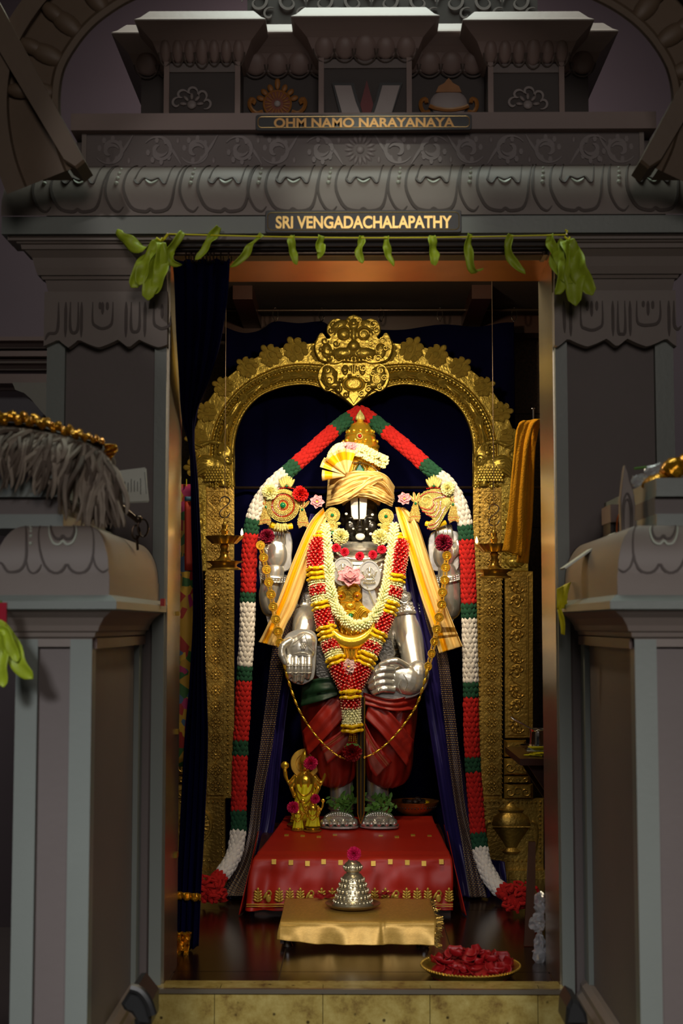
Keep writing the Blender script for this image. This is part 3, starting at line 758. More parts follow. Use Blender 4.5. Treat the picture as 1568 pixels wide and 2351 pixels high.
# ================================================================ LEAF FESTOON
YT = -1.437
GR = 'mango leaves strung across the doorway'
def leaf(pts, wid, mat=leafm, parent=None, name='mango_leaf', fold=.25, curl=.35, seed=0, Y=YT, nv=16):
    c = [P(a, b, Y+dy) for a, b, dy in catmull([(p[0], p[1], p[2] if len(p) > 2 else 0) for p in pts], nv+1)]; wk = wid*K(Y)
    mb = MB()
    def fn(u, v):
        i = min(int(round(v*nv)), nv); t = (c[min(i+1, nv)]-c[max(i-1, 0)]).normalized()
        tw_ = curl*sin(v*5+seed)*2.0; s_ = V((cos(tw_), sin(tw_), 0)); s_ = (s_-t*s_.dot(t)).normalized(); nn = t.cross(s_)
        hw = wk*(.30+.70*math.sin(PI*min(1, .12+v*.86))**.8)*(1 if v < .9 else (1-v)/.1*.8+.2); q = (u-.5)*2
        return c[i]+s_*hw*.5*q+nn*(abs(q)*hw*fold+.15*hw*sin(v*11+seed+q))
    mb.grid(fn, 6, nv); o = mb.build(name, mat, parent, ang=80); solid(o, .0008); return o
sp = [P(a, b, YT) for a, b in catmull([(386, 537), (600, 543), (830, 546), (1080, 544), (1300, 539)], 24)]
sr_ = thing('festoon_string', 'taut yellow string carrying the mango leaves over the door', 'string', sp[12])
MB().tube(sp, .0018, 6).build('cord', yellowcloth, sr_)
for q in (sp[0], sp[-1]): MB().tube([q+V((0, -.006, 0)), q+V((0, .03, 0))], .002, 6).build('nail', steel, sr_)
MB().tube([P(386, 537, YT-.004), P(378, 548, YT), P(368, 554, YT)], .0035, 6).build('knot', yellowcloth, sr_)
MB().tube([P(1300, 539, YT-.004), P(1302, 530, YT), P(1297, 528, YT)], .0025, 6).build('knot', yellowcloth, sr_)
lv = [('curled mango leaf hanging leftmost on the string by the curtain rod knob', 24, [(420, 533), (398, 560), (388, 582), (396, 600), (418, 608)]),
      ('mango leaf on the string slanting down left over the curtain rings', 26, [(500, 520), (486, 548), (476, 572), (448, 596)]),
      ('long narrow mango leaf slanting left over the edge of the copper lintel', 20, [(602, 538), (582, 562), (560, 588), (527, 613)]),
      ('mango leaf on the string below the letters SRI', 22, [(673, 540), (668, 562), (672, 585), (682, 608)]),
      ('shortest mango leaf on the string', 24, [(736, 541), (732, 560), (740, 580), (730, 594)]),
      ('mango leaf on the string below the middle of the lower name board', 21, [(828, 542), (831, 562), (826, 585), (832, 605)]),
      ('twisted mango leaf just right of the middle of the string', 20, [(888, 542), (890, 565), (890, 588), (904, 612)]),
      ('broad mango leaf below the last letters of the lower name board', 26, [(994, 541), (990, 565), (996, 590), (1000, 610)]),
      ('hooked mango leaf curling right below the corner of the name board', 22, [(1077, 537), (1072, 560), (1079, 592), (1088, 620), (1110, 616)]),
      ('mango leaf with torn foot near the right end of the copper lintel', 22, [(1172, 538), (1168, 562), (1174, 590), (1190, 615), (1206, 630)]),
      ('long mango leaf hanging beside the right bunch', 26, [(1264, 537), (1266, 565), (1278, 600), (1300, 640)])]
for i, (lb, wd, pts) in enumerate(lv): tag(leaf(pts, wd, seed=i*1.7), lb, 'leaf', GR)
def bunch(lab, knot, leaves, sd):
    a = P(*knot, YT); r = thing('leaf_bunch', lab, 'leaves', a)
    for i, (wd, pts) in enumerate(leaves): leaf(pts, wd, leafm, r, 'mango_leaf', .22, .25, sd+i*2.1, YT-.002-.004*i, 20)
    MB().tube([a+V((-.006, -.01, .004)), a+V((.004, -.012, -.004)), a+V((.008, -.006, .004))], .003, 6).build('tie', yellowcloth, r)
bunch('bunch of drooping mango leaves beside the curtain rod knob', (366, 552), [(34, [(366, 552), (338, 570), (300, 560), (278, 545), (270, 526)]), (40, [(364, 556), (350, 590), (320, 630), (300, 660)]), (44, [(366, 558), (362, 600), (346, 650), (340, 690)]), (36, [(368, 558), (370, 610), (366, 650), (352, 676)]), (34, [(360, 556), (340, 600), (325, 630), (318, 655)])], 1)
bunch('bunch of drooping mango leaves at the right end of the string', (1300, 550), [(40, [(1298, 552), (1280, 600), (1300, 640), (1318, 652)]), (50, [(1300, 552), (1310, 600), (1318, 650), (1322, 702)]), (46, [(1304, 552), (1322, 600), (1340, 640), (1360, 678)]), (30, [(1300, 560), (1296, 610), (1288, 650), (1274, 676)])], 4)
# ================================================================ SANCTUM FITTINGS
# rear rod with rings and the back curtain
YR = .42
a = P(512, 713, YR)
rr = thing('curtain_rod', 'dark rear curtain rod across the top of the sanctum', 'curtain rod', V((0, YR, a.z)))
MB().tube([V((-.745, YR, a.z)), V((.775, YR, a.z))], .0085, 12).build('rod', M('dark_bronze', H(70, 56, 46), .3, .8, .15, 30), rr)
bronze = bpy.data.materials['dark_bronze']
hooks = [632, 738, 875, 1010, 1180]
for hx in hooks:
    c = P(hx, 722, YR-.004)
    MB().tube([c+V((cos(t)*.010, sin(t)*.0, sin(t)*.026)) for t in [j*2*PI/20 for j in range(20)]], .0022, 6, close=True).build('ring', chrome, rr)
top = [(516, 750), (560, 765), (600, 757), (632, 738), (690, 742), (738, 738), (760, 750), (800, 758), (875, 757), (930, 757), (1010, 745), (1090, 750), (1150, 742), (1180, 740)]
tc = catmull(top, 71)
mb = MB()
def bcur(u, v):
    i = int(round(u*70)); a = P(tc[i][0], tc[i][1], .46); b = V((a.x, .46, .02)); p = a.lerp(b, v)
    d = (.012*sin(u*52)+.007*sin(u*23+1.5))*min(1, .3+v*2)+.004*noise.noise(V((u*8, v*3, 1)))
    return p+V((0, d, 0))
mb.grid(bcur, 70, 20); o = mb.build('back_curtain', velvet); solid(o, .003)
tag(o, 'dark blue velvet curtain hanging behind the gold arch', 'curtain')
# horizontal bar behind the idol
b1, b2 = P(545, 1120, .40), P(1085, 1120, .40)
br = thing('support_bar', 'thin dark bar crossing behind the turban', 'bar', V((0, .40, b1.z)))
MB().tube([V((-.745, .40, b1.z)), V((.775, .40, b1.z))], .006, 8).build('bar', bronze, br)
# front rod with finial, rings and the drawn blue curtain
YFR = -1.375
a = P(372, 583, YFR); zr = a.z
fr2 = thing('curtain_rod', 'short front curtain rod with round bronze knob beside the mango leaves', 'curtain rod', V((a.x, YFR, zr)))
MB().tube([V((a.x, YFR, zr)), V((px_(1255, YFR), YFR, zr))], .0065, 10).build('rod', bronze, fr2)
MB().lathe([(0, -.014), (.006, -.0126), (.0105, -.009), (.0135, -.002), (.013, .004), (.0105, .009), (.006, .0125), (.006, .018), (.008, .019), (.008, .024), (.005, .026)], V((a.x, YFR, zr)), 16, V((1, 0, 0))).build('finial', bronze, fr2)
for x in (384, 1252):
    q = P(x, 583, YFR); MB().bb(q.x-.005, q.x+.005, YFR, YD0-.004, zr-.005, zr+.005).build('bracket', bronze, fr2)
for i, x in enumerate((430, 442, 452, 461, 470, 478, 486, 494, 510, 528)):
    q = P(x, 590, YFR); MB().tube([q+V((cos(t)*.003, cos(t)*.010, sin(t)*.015)) for t in [j*2*PI/16 for j in range(16)]], .0018, 6, close=True).build('ring', bronze, fr2)
Lc = [(398, 597, -1.372), (403, 660, -1.33), (407, 760, -1.25), (413, 860, -1.17), (420, 960, -1.08), (437, 1040, -1.0), (441, 1200, -.97), (445, 1400, -.94), (437, 1550, -.93), (425, 1700, -.92), (414, 1900, -.90), (406, 2050, -.89), (401, 2196, -.88)]
Rc = [(528, 597, -1.372), (522, 690, -1.33), (506, 790, -1.25), (482, 870, -1.17), (455, 940, -1.08), (446, 1010, -1.0), (455, 1120, -.97), (468, 1400, -.94), (473, 1550, -.93), (477, 1700, -.92), (470, 1880, -.90), (461, 2040, -.89), (455, 2172, -.88)]
vc = thing('velvet_curtain', 'gathered dark blue velvet curtain drawn to the left side of the doorway', 'curtain', P(425, 2190, -.89))
cloth('cloth', Lc, Rc, velvet, vc, 30, 90, 4, .012, .5, .003)
cloth('gold_band', [(405, 2047, -.908), (404, 2064, -.908)], [(462, 2052, -.908), (461, 2070, -.908)], foil, vc, 16, 3, 3, .006, 1, .002)
cloth('gold_fringe', [(401, 2140, -.915), (400, 2212, -.92)], [(440, 2140, -.915), (430, 2205, -.92)], foil, vc, 14, 12, 3, .008, 2, .002, 0, .01)
# painted hanging between curtain and jamb
ph = thing('painted_hanging', 'narrow multicoloured painted cloth hanging beside the blue curtain', 'wall hanging', P(424, 1760, -.86))
cloth('cloth', [(404, 1112, -.86), (403, 1400, -.86), (400, 1760, -.86)], [(448, 1112, -.86), (450, 1400, -.86), (436, 1760, -.86)], picture_mat, ph, 8, 20, 1, .002, 0, .002)
cloth('orange_panel', [(424, 1152, -.868), (424, 1310, -.868)], [(446, 1152, -.868), (446, 1310, -.868)], M('orange_fabric', H(176, 46, 12), .6, 0, .1, 30), ph, 4, 6, 1, .001, 0, .002)
cloth('blue_trim', [(424, 1140, -.87), (424, 1150, -.87)], [(446, 1140, -.87), (446, 1150, -.87)], M('blue_trim_fabric', H(70, 120, 150), .6, 0, .1, 30), ph, 4, 2, 1, .001, 0, .002)
MB().tube([P(428, 1100, -.862), P(428, 1116, -.862)], .0015, 6).build('loop', yellowcloth, ph)

# ================================================================ GOLD ARCH FRAME (PRABHAVALI)
YG = .30; KG = K(YG); CX = 812
pg = thing('gold_arch_frame', 'embossed gold arch frame with monster face crest standing behind the idol', 'arch frame', V((P(CX, 1900, YG).x, YG, .03)))
Oc = [(442, 1118), (440, 1060), (442, 1012), (455, 965), (480, 918), (515, 874), (560, 838), (605, 813), (650, 798), (700, 790), (750, 786), (812, 784)]
Ic = [(540, 1118), (538, 1060), (541, 1010), (552, 970), (572, 936), (602, 909), (640, 893), (676, 886), (712, 886), (748, 897), (784, 916), (812, 938)]
NA = 72; Of = catmull(Oc, NA+1); If = catmull(Ic, NA+1)
def hrel(s):
    def bump(a, b, h): return h*sin(PI*(s-a)/(b-a)) if a < s < b else 0
    return .004+bump(.40, .45, .012)+bump(.45, .52, .004)+bump(.52, .58, .012)+bump(.58, .62, .008)+bump(.62, .84, .018)+bump(.84, .88, .010)+bump(.97, 1.0, .006)
def AG(t, s, h=0, sg=1):     # t 0 (left foot)..1 (crown)
    i = t*NA; k0 = min(int(i), NA-1); f = i-k0
    ox = Of[k0][0]*(1-f)+Of[k0+1][0]*f; oy = Of[k0][1]*(1-f)+Of[k0+1][1]*f
    ix = If[k0][0]*(1-f)+If[k0+1][0]*f; iy = If[k0][1]*(1-f)+If[k0+1][1]*f
    x = ox+(ix-ox)*s; y = oy+(iy-oy)*s
    if sg > 0: x = 2*CX-x
    p = P(x, y, YG); return V((p.x, YG-h, p.z))
def mir(px, sg): return px if sg > 0 else 2*CX-px
lobe = MB()      # template of an upright curled leaf, unit about 1 tall, facing -Y
lobe.ell((0, -.02, .42), (.26, .13, .46), 10, 8)
for s_ in (-1, 1):
    for (x, z, r) in ((.24, .72, .17), (.36, .46, .16), (.30, .20, .14)):
        lobe.ell((s_*x, -.05, z), (r, .11, r*1.15), 10, 6)
        lobe.tube([V((s_*x+r*1.05*(1-j/14)*cos(j*.45)*s_, -.13, z+r*1.05*(1-j/14)*sin(j*.45))) for j in range(13)], .035, 5)
lobe.ell((0, -.05, .94), (.15, .11, .16), 10, 6)
lobe.ell((.05, -.16, .46), (.13, .10, .15), 10, 6); lobe.tube([V((.05+.2*cos(j*.4), -.12, .46+.22*sin(j*.4))) for j in range(14)], .035, 5)
lobe.tube([V((-.10, -.12, .02)), V((-.13, -.15, .3)), V((-.04, -.15, .62)), V((.02, -.12, .85))], .04, 6)
lobe_me = tomesh('leaf_finial', lobe, gold)
med = MB().lathe([(0, .0), (1, 0), (1.05, .2), (.9, .35), (.72, .22), (.6, .24), (.4, .5), (.2, .62), (0, .64)], (0, 0, 0), 18, V((0, -1, 0)))
med_me = tomesh('medallion', med, gold)
for sg in (-1, 1):
    m = MB(); m.grid(lambda u, v: AG(u, v, hrel(v), sg), NA, 60); o = m.build('arch_band', gold, pg, ang=60); solid(o, .002, 0)
    beads = MB()
    for row, sp_, r in ((.485, .0125, .0038), (.60, .0125, .0036), (.86, .0125, .0034)):
        pts = resample([AG(j/200, row, hrel(row)+.001, sg) for j in range(196)], sp_)
        for p in pts: beads.ell(p, r, 6, 4)
    stuff(beads.build('bead_rows', gold, pg))
    # small scale work between the bead rows and on the inner lip
    sw = MB()
    for row, sp_, r in ((.55, .016, .0072), (.925, .013, .0058)):
        pts = resample([AG(j/200, row, hrel(row), sg) for j in range(196)], sp_)
        for i, p in enumerate(pts):
            q = pts[min(i+1, len(pts)-1)]-pts[max(i-1, 0)]
            if q.length > 0: sw.ell(p, (r*.75, r*.6, r*1.3), 7, 5, frame_rot(q, (0, -1, 0)))
    stuff(sw.build('chased_scales', gold, pg))
    for t in (.07, .19, .31, .43, .545, .655, .77, .87):
        a, b = AG(t, .34, .004, sg), AG(t, -.10, .004, sg); ax = (b-a)
        L_ = ax.length*(1.12 if t < .85 else .8); ax.normalize(); R_ = Matrix((ax.cross(V((0, -1, 0)))*-1, V((0, 1, 0)), ax)).transposed()
        meshobj('leaf_finial', lobe_me, pg, a, R_, (L_*sg*.95, L_*.8, L_))
    for t in (.14, .27, .40, .525, .635, .735, .84):
        a = AG(t, .73, hrel(.73)-.002, sg); b = AG(t+.01, .73, hrel(.73), sg)-a
        meshobj('medallion', med_me, pg, a, frame_rot(b, (0, 1, 0)), (.0150, .014, .023))
    # feathering between medallions
    ft = MB()
    for t in (.20, .335, .46, .58, .685, .785):
        for q in (-.5, 0, .5):
            a = AG(t-.035, .73+q*.16, hrel(.73+q*.16), sg); b = AG(t+.035, .73+q*.05, hrel(.73), sg)
            ft.tube([a, a.lerp(b, .5)+V((0, -.005, 0)), b], [.004, .0055, .002], 6)
    stuff(ft.build('feathering', gold, pg))
    # ---------------- bird on the column head
    X = lambda px: mir(px, sg)
    def W(px, py, h=0): p = P(X(px), py, YG); return V((p.x, YG-h, p.z))
    MB().prism([W(a, b) for a, b in ((1085, 1005), (1186, 1005), (1190, 1060), (1184, 1112), (1085, 1112))], (0, .006, 0)).build('bird_plate', gold, pg, False)
    bd = MB(); bd.ell(W(1130, 1078, .004), (40*KG, .022, 30*KG), 18, 12); bd.ell(W(1152, 1066, .010), (24*KG, .020, 22*KG), 14, 10)
    bd.ell(W(1112, 1046, .008), (24*KG, .018, 20*KG), 14, 10); bd.ell(W(1104, 1062, .010), (14*KG, .018, 11*KG), 12, 8)
    bd.tube([W(a, b, .012) for a, b in catmull([(1094, 1040), (1110, 1022), (1140, 1016), (1165, 1024), (1180, 1016)], 14)], [.010]*7+[.008]*4+[.005]*3, 8)
    bird = bd.build('bird_body', gold, pg); fuse(bird, .004, 4)
    sc2 = MB()
    for i in range(9):
        for j in range(6):
            p = W(1098+i*6.4+(j % 2)*3, 1074+j*6, .018+.008*sin(PI*i/9)); sc2.ell(p, (3.6*KG, .004, 3.6*KG), 7, 4)
    stuff(sc2.build('bird_scales', gold, pg))
    for j in range(5): MB().tube([W(a, b, .026) for a, b in catmull([(1142+j*2, 1056+j*7), (1156, 1052+j*8), (1168, 1060+j*8), (1172, 1070+j*7)], 8)], [.002, .004, .005, .005, .005, .004, .003, .001], 6).build('wing_feather', gold, pg)
    MB().ell(W(1118, 1042, .026), (7*KG, .006, 6*KG), 10, 6).build('bird_eye', gold, pg)
    MB().tube(spiral(W(1098, 1056, .028), 11*KG, 2*KG, 0, 8*sg, 20), .0028, 6).build('bird_curl', gold, pg)
    MB().tube(spiral(W(1176, 1044, .012), 12*KG, 3*KG, 0, 8*sg, 20), .004, 6).build('tail_curl', gold, pg)
    MB().tube([W(a, b, .006) for a, b in catmull([(1090, 1012), (1096, 1040), (1090, 1070), (1098, 1096), (1094, 1108)], 12)], .005, 6).build('side_leaf', gold, pg)
    meshobj('leaf_finial', lobe_me, pg, W(1172, 1018, .004), None, (.045*sg, .04, .06))
    # ---------------- column
    def plate(nm, x0, x1, y0, y1, h, mat, bev=.003):
        return MB().prism([W(x0, y0, h), W(x1, y0, h), W(x1, y1, h), W(x0, y1, h)] if sg > 0 else [W(x1, y0, h), W(x0, y0, h), W(x0, y1, h), W(x1, y1, h)], (0, h+.006, 0), bev).build(nm, mat, pg, False)
    plate('column_plate', 1086, 1152, 1112, 1832, .004, goldlow, .0)
    plate('column_strip', 1110, 1147, 1128, 1826, .010, goldlow)
    bb_ = MB()
    for x in (1101, 1152):
        for j in range(64): bb_.ell(W(x, 1120+j*11.1, .006), .0042, 7, 4)
    stuff(bb_.build('bead_rows', goldlow, pg))
    for j in range(19):
        yc = 1148+j*36.5
        if yc > 1815: break
        dm = MB().tube([W(1128+17*a, yc+17*b, .013) for a, b in ((0, -1), (1, 0), (0, 1), (-1, 0))], .0016, 4, close=True).build('diamond', goldlow, pg)
        ro = MB()
        for q in range(8): ro.ell(W(1128+8.5*cos(q*PI/4), yc+8.5*sin(q*PI/4), .013), (3.4*KG, .005, 3.4*KG), 6, 4)
        ro.ell(W(1128, yc, .014), (3.6*KG, .006, 3.6*KG), 7, 4); ro.build('rosette', goldlow, dm)
    # capital of the outer pilaster
    plate('capital_plate', 1150, 1212, 1112, 1312, .010, gold)
    for i, (y0, y1, d_) in enumerate(((1150, 1182, 30), (1186, 1216, 24), (1220, 1250, 28), (1252, 1276, 22), (1278, 1304, 34))):
        c = W(1181, (y0+y1)/2, .008)
        rl = MB().ell(c, (30*KG*(.8+.2*(i % 2)), .020, (y1-y0)*KG*.5), 14, 8).build('capital_roll', gold, pg)
        for q in range(4):
            MB().tube([W(1160+q*11+8*cos(t)*.6, (y0+y1)/2+(y1-y0)*.36*sin(t), .027-.003*abs(q-1.5)) for t in [PI*.4+z*PI*1.2/9 for z in range(10)]], .0022, 5).build('flute', gold, rl)
    cb = MB()
    for j in range(14): cb.ell(W(1154, 1150+j*11, .014), .004, 7, 4); cb.ell(W(1158+j*4, 1144, .014), .0035, 7, 4)
    stuff(cb.build('bead_rows', gold, pg))
    # scrolled outer pilaster
    plate('pilaster_plate', 1158, 1222, 1312, 1694, .016, goldlow)
    plate('pilaster_field', 1164, 1207, 1322, 1688, .020, goldlow)
    for j in range(9):
        yc = 1344+j*40; s_ = 1 if j % 2 else -1
        c = W(1185, yc, .022)
        sl = MB().tube(spiral(c, 19*KG, 3*KG, .6*s_, s_*8.4, 30), [.0048-.003*i/30 for i in range(31)], 6).build('scroll', goldlow, pg)
        MB().ell(c, (6*KG, .007, 6*KG), 8, 6).build('scroll_boss', goldlow, sl)
        for q in range(5):
            a = q*.7+(.4 if s_ > 0 else 2.4); MB().ell(c+V((cos(a)*13*KG, -.001, sin(a)*13*KG)), (7*KG, .006, 3.2*KG), 8, 5, Matrix.Rotation(-a-.6, 3, 'Y')).build('scroll_leaf', goldlow, sl)
        MB().tube([W(1172, yc+10*s_, .022), W(1185-8*s_, yc+20, .024), W(1196, yc+30*s_*.4+18, .022)], .003, 5).build('scroll_stem', goldlow, sl)
    MB().tube([W(1211, 1322, .018), W(1211, 1688, .018)], .003, 6).build('pilaster_cord', goldlow, pg)
    # base rolls and bottom panel
    for i, (y0, y1, x1) in enumerate(((1698, 1736, 1206), (1740, 1778, 1212), (1780, 1796, 1216), (1798, 1832, 1222))):
        rl = plate('base_roll', 1156, x1, y0, y1, .022, goldlow, .012)
        for q in range(3): MB().tube(spiral(W(1168+q*18, (y0+y1)/2, .036), (y1-y0)*.33*KG, 2*KG, 0, (7 if q % 2 else -7), 16), .0026, 5).build('base_curl', goldlow, rl)
    bp_ = plate('bottom_panel', 1106, 1247, 1832, 1996, .018, goldlow)
    bz = MB()
    for j in range(13):
        bz.ell(W(1112+j*10.6, 1840, .022), .0045, 7, 4); bz.ell(W(1112+j*10.6, 1974, .022), .0045, 7, 4)
        bz.ell(W(1238, 1848+j*10.6, .022), .0045, 7, 4); bz.ell(W(1112, 1848+j*10.6, .022), .0045, 7, 4)
    stuff(bz.build('bead_border', goldlow, pg))
    c = W(1172, 1905, .018)
    if sg > 0:
        pt = MB().lathe([(0, -52), (16, -52), (22, -46), (12, -38), (20, -24), (38, 2), (44, 14), (40, 30), (26, 40), (30, 46), (14, 52), (8, 60), (0, 62)], (0, 0, 0), 28)
        pt.v = [c+V((p.x*KG, p.y*KG*.5-.0, p.z*KG)) for p in pt.v]; pot = pt.build('pot_relief', goldlow, bp_)
        MB().tube([c+V((x*KG, -.034, 10*KG+abs(x)*.02*KG)) for x in range(-43, 44, 6)], .0028, 6).build('pot_band', goldlow, pot)
        for s_ in (-1, 1):
            MB().tube([c+V((s_*x*KG, -.004, z*KG)) for x, z in catmull([(46, 20), (56, 14), (58, -10), (54, -40), (50, -58)], 12)], [.007, .008, .008, .007, .007, .006, .006, .005, .005, .004, .003, .002], 6).build('pot_garland', goldlow, pot)
    else:
        wh_ = MB().lathe([(0, .012), (10*KG, .012), (12*KG, .006), (14*KG, .010), (34*KG, .008), (36*KG, .014), (40*KG, .014), (42*KG, 0)], c+V((-4*KG, 0, 12*KG)), 32, V((0, -1, 0))).build('wheel_relief', goldlow, bp_)
        for q in range(20):
            a = q*PI/10; MB().ell(c+V((-4*KG+cos(a)*24*KG, -.012, 12*KG+sin(a)*24*KG)), (11*KG, .004, 3*KG), 7, 5, Matrix.Rotation(-a, 3, 'Y')).build('wheel_spoke', goldlow, wh_)
    MB().prism([W(1120, 1962, .019), W(1226, 1962, .019), W(1204, 1946, .019), W(1142, 1946, .019)], (0, .006, 0), .003).build('panel_foot', goldlow, bp_, False)
    MB().bb(min(W(1100, 1998).x, W(1262, 1998).x), max(W(1100, 1998).x, W(1262, 1998).x), YG-.05, YG+.10, .0, P(1200, 1999, YG-.05).z).build('wooden_plinth', goldlow, pg)
# ---------------- monster face crest
def crest(nm, pts, h, th, mat=gold):
    full = pts+[(2*CX-a, b) for a, b in pts[::-1]]
    return MB().prism([P(a, b, YG-h) for a, b in catmull(full+[full[0]], 150)[:-1]], (0, th, 0), .004).build(nm, mat, pg, True, 30)
def Wc(px, py, h): return P(px, py, YG-h)
sh_ = crest('crest_shield', [(812, 832), (772, 832), (745, 836), (732, 850), (729, 868), (738, 890), (752, 899), (768, 894), (786, 912), (812, 934)], .024, .024)
fc = crest('crest_face', [(812, 722), (799, 727), (790, 737), (776, 731), (762, 734), (752, 746), (750, 762), (757, 774), (748, 778), (736, 764), (726, 780), (722, 800), (732, 824), (750, 832), (770, 836), (790, 830), (812, 834)], .040, .030)
fz = MB()
for s_ in (-1, 1):
    fz.ell(Wc(CX+s_*23, 768, .046), (16*KG, .018, 15*KG), 14, 10)
    fz.ell(Wc(CX+s_*24, 811, .044), (28*KG, .020, 14*KG), 14, 10)
    fz.ell(Wc(CX+s_*62, 806, .040), (14*KG, .014, 20*KG), 12, 8)
    fz.ell(Wc(CX+s_*34, 748, .040), (22*KG, .014, 12*KG), 12, 8, Matrix.Rotation(s_*.5, 3, 'Y'))
fz.ell(Wc(CX, 795, .050), (15*KG, .022, 14*KG), 14, 10); fz.ell(Wc(CX, 745, .042), (13*KG, .014, 15*KG), 12, 8); fz.ell(Wc(CX, 770, .046), (7*KG, .014, 22*KG), 10, 8)
fo = fz.build('face_relief', gold, fc); fuse(fo, .004, 3)
for s_ in (-1, 1):
    for (x, y, r, a1) in ((23, 768, 13, 7), (23, 768, 7, 6.3), (45, 745, 11, 8), (60, 800, 16, 8), (66, 782, 9, 7), (26, 811, 9, 6), (40, 788, 8, 7), (12, 735, 6, 7), (52, 758, 7, 7), (74, 800, 7, 7), (34, 822, 6, 6), (8, 812, 6, 6), (56, 822, 7, 7)):
        MB().tube(spiral(Wc(CX+s_*x, y, .060 if r in (13, 7) else .055), r*KG, 2*KG, 0, s_*a1, 20), .0026, 5).build('face_curl', gold, fc)
    MB().tube([Wc(CX+s_*a, b, .060) for a, b in catmull([(8, 758), (20, 750), (36, 755), (44, 768)], 10)], .004, 6).build('brow', gold, fc)
for i in range(11): MB().ell(Wc(CX-42+i*8.4, 824-abs(i-5)*.9, .050), (4*KG, .009, 5*KG), 8, 6).build('tooth', gold, fc)
MB().ell(Wc(CX, 742, .056), (7*KG, .008, 6*KG), 10, 6).build('crest_gem', gold, fc)
mo = MB().lathe([(0, .014), (14*KG, .013), (16*KG, .006), (19*KG, .008), (24*KG, .004), (26*KG, .008), (28*KG, 0)], Wc(CX, 882, .026), 28, V((0, -1, 0)), sx=1, sy=.72).build('shield_medallion', gold, sh_)
for s_ in (-1, 1):
    bd = MB(); bd.ell(Wc(CX+s_*56, 866, .028), (20*KG, .016, 26*KG), 14, 10); bd.ell(Wc(CX+s_*46, 884, .028), (18*KG, .014, 10*KG), 12, 8); bd.ell(Wc(CX+s_*60, 848, .030), (13*KG, .014, 10*KG), 12, 8)
    bd.ell(Wc(CX+s_*20, 850, .026), (9*KG, .010, 14*KG), 10, 8)
    o = bd.build('shield_bird', gold, sh_); fuse(o, .004, 3)
    for (x, y, r) in ((62, 850, 10), (54, 872, 14), (34, 893, 8), (18, 905, 8), (22, 846, 9), (70, 868, 7), (44, 858, 7), (30, 872, 6), (60, 888, 6), (10, 862, 5)): MB().tube(spiral(Wc(CX+s_*x, y, .044), r*KG, 1.6*KG, 1, 1+s_*8, 20), .0026, 5).build('shield_curl', gold, sh_)
for j in range(5): MB().tube([Wc(CX+(j-2)*6, 838+abs(j-2)*2, .036), Wc(CX+(j-2)*4, 856-abs(j-2)*3, .040)], [.0045, .002], 6).build('shield_leaf', gold, sh_)
MB().prism([Wc(812-a, b, .030) for a, b in ((0, 928), (-14, 908), (-8, 896), (0, 900), (8, 896), (14, 908))], (0, .006, 0), .003).build('shield_tip', gold, sh_, False)
# ================================================================ THE IDOL
K0 = K(0)
def Q(px, py, y=0): return P(px, py, y)
idol = thing('deity_statue', 'black faced standing deity statue in silver armour and red silk', 'statue', V((P(824, 1890, 0).x, .05, .235)))
# torso and arms: one continuous silver figure
m = MB(); rings = [(1242, 40, .045), (1256, 46, .055), (1270, 72, .075), (1288, 118, .09), (1310, 132, .105), (1345, 122, .12), (1390, 100, .11), (1440, 90, .105), (1490, 96, .11), (1540, 108, .12), (1600, 112, .12)]
N = 28; vs = []
for py, hw, hd in rings:
    c = Q(822 if py > 1300 else 825, py, .09)
    for j in range(N):
        a = 2*PI*j/N; vs.append(c+V((cos(a)*hw*K0, sin(a)*hd, 0)))
fs = [tuple(range(N))[::-1], tuple((len(rings)-1)*N+j for j in range(N))]
for i in range(len(rings)-1):
    for j in range(N): fs.append((i*N+j, i*N+(j+1) % N, (i+1)*N+(j+1) % N, (i+1)*N+j))
m.add(vs, fs)
def limb(m, pts, rad): 
    pp = catmull([(*p, r) for p, r in zip(pts, rad)], 18); c = [Q(a, b, y) for a, b, y, r in pp]
    m.tube(c, [r*K0 for *_, r in pp], 16); m.ell(c[0], pp[0][3]*K0, 12, 8); m.ell(c[-1], pp[-1][3]*K0, 12, 8)
limb(m, [(732, 1310, .08), (712, 1350, .06), (703, 1395, .03), (700, 1430, -.02), (694, 1460, -.05)], [36, 31, 28, 29, 24])
limb(m, [(918, 1310, .08), (930, 1350, .07), (935, 1400, .05)], [36, 30, 28])
limb(m, [(934, 1408, .05), (940, 1460, .02), (952, 1528, -.03), (956, 1556, -.045)], [30, 32, 26, 26])
limb(m, [(730, 1300, .12), (675, 1350, .11), (634, 1400, .08), (622, 1365, .05), (632, 1310, .03)], [32, 28, 27, 29, 22])
limb(m, [(915, 1300, .12), (975, 1350, .11), (1022, 1405, .08), (1034, 1370, .05), (1026, 1310, .03)], [32, 28, 27, 29, 22])
body = m.build('silver_torso', silver, idol); fuse(body, .005, 6)
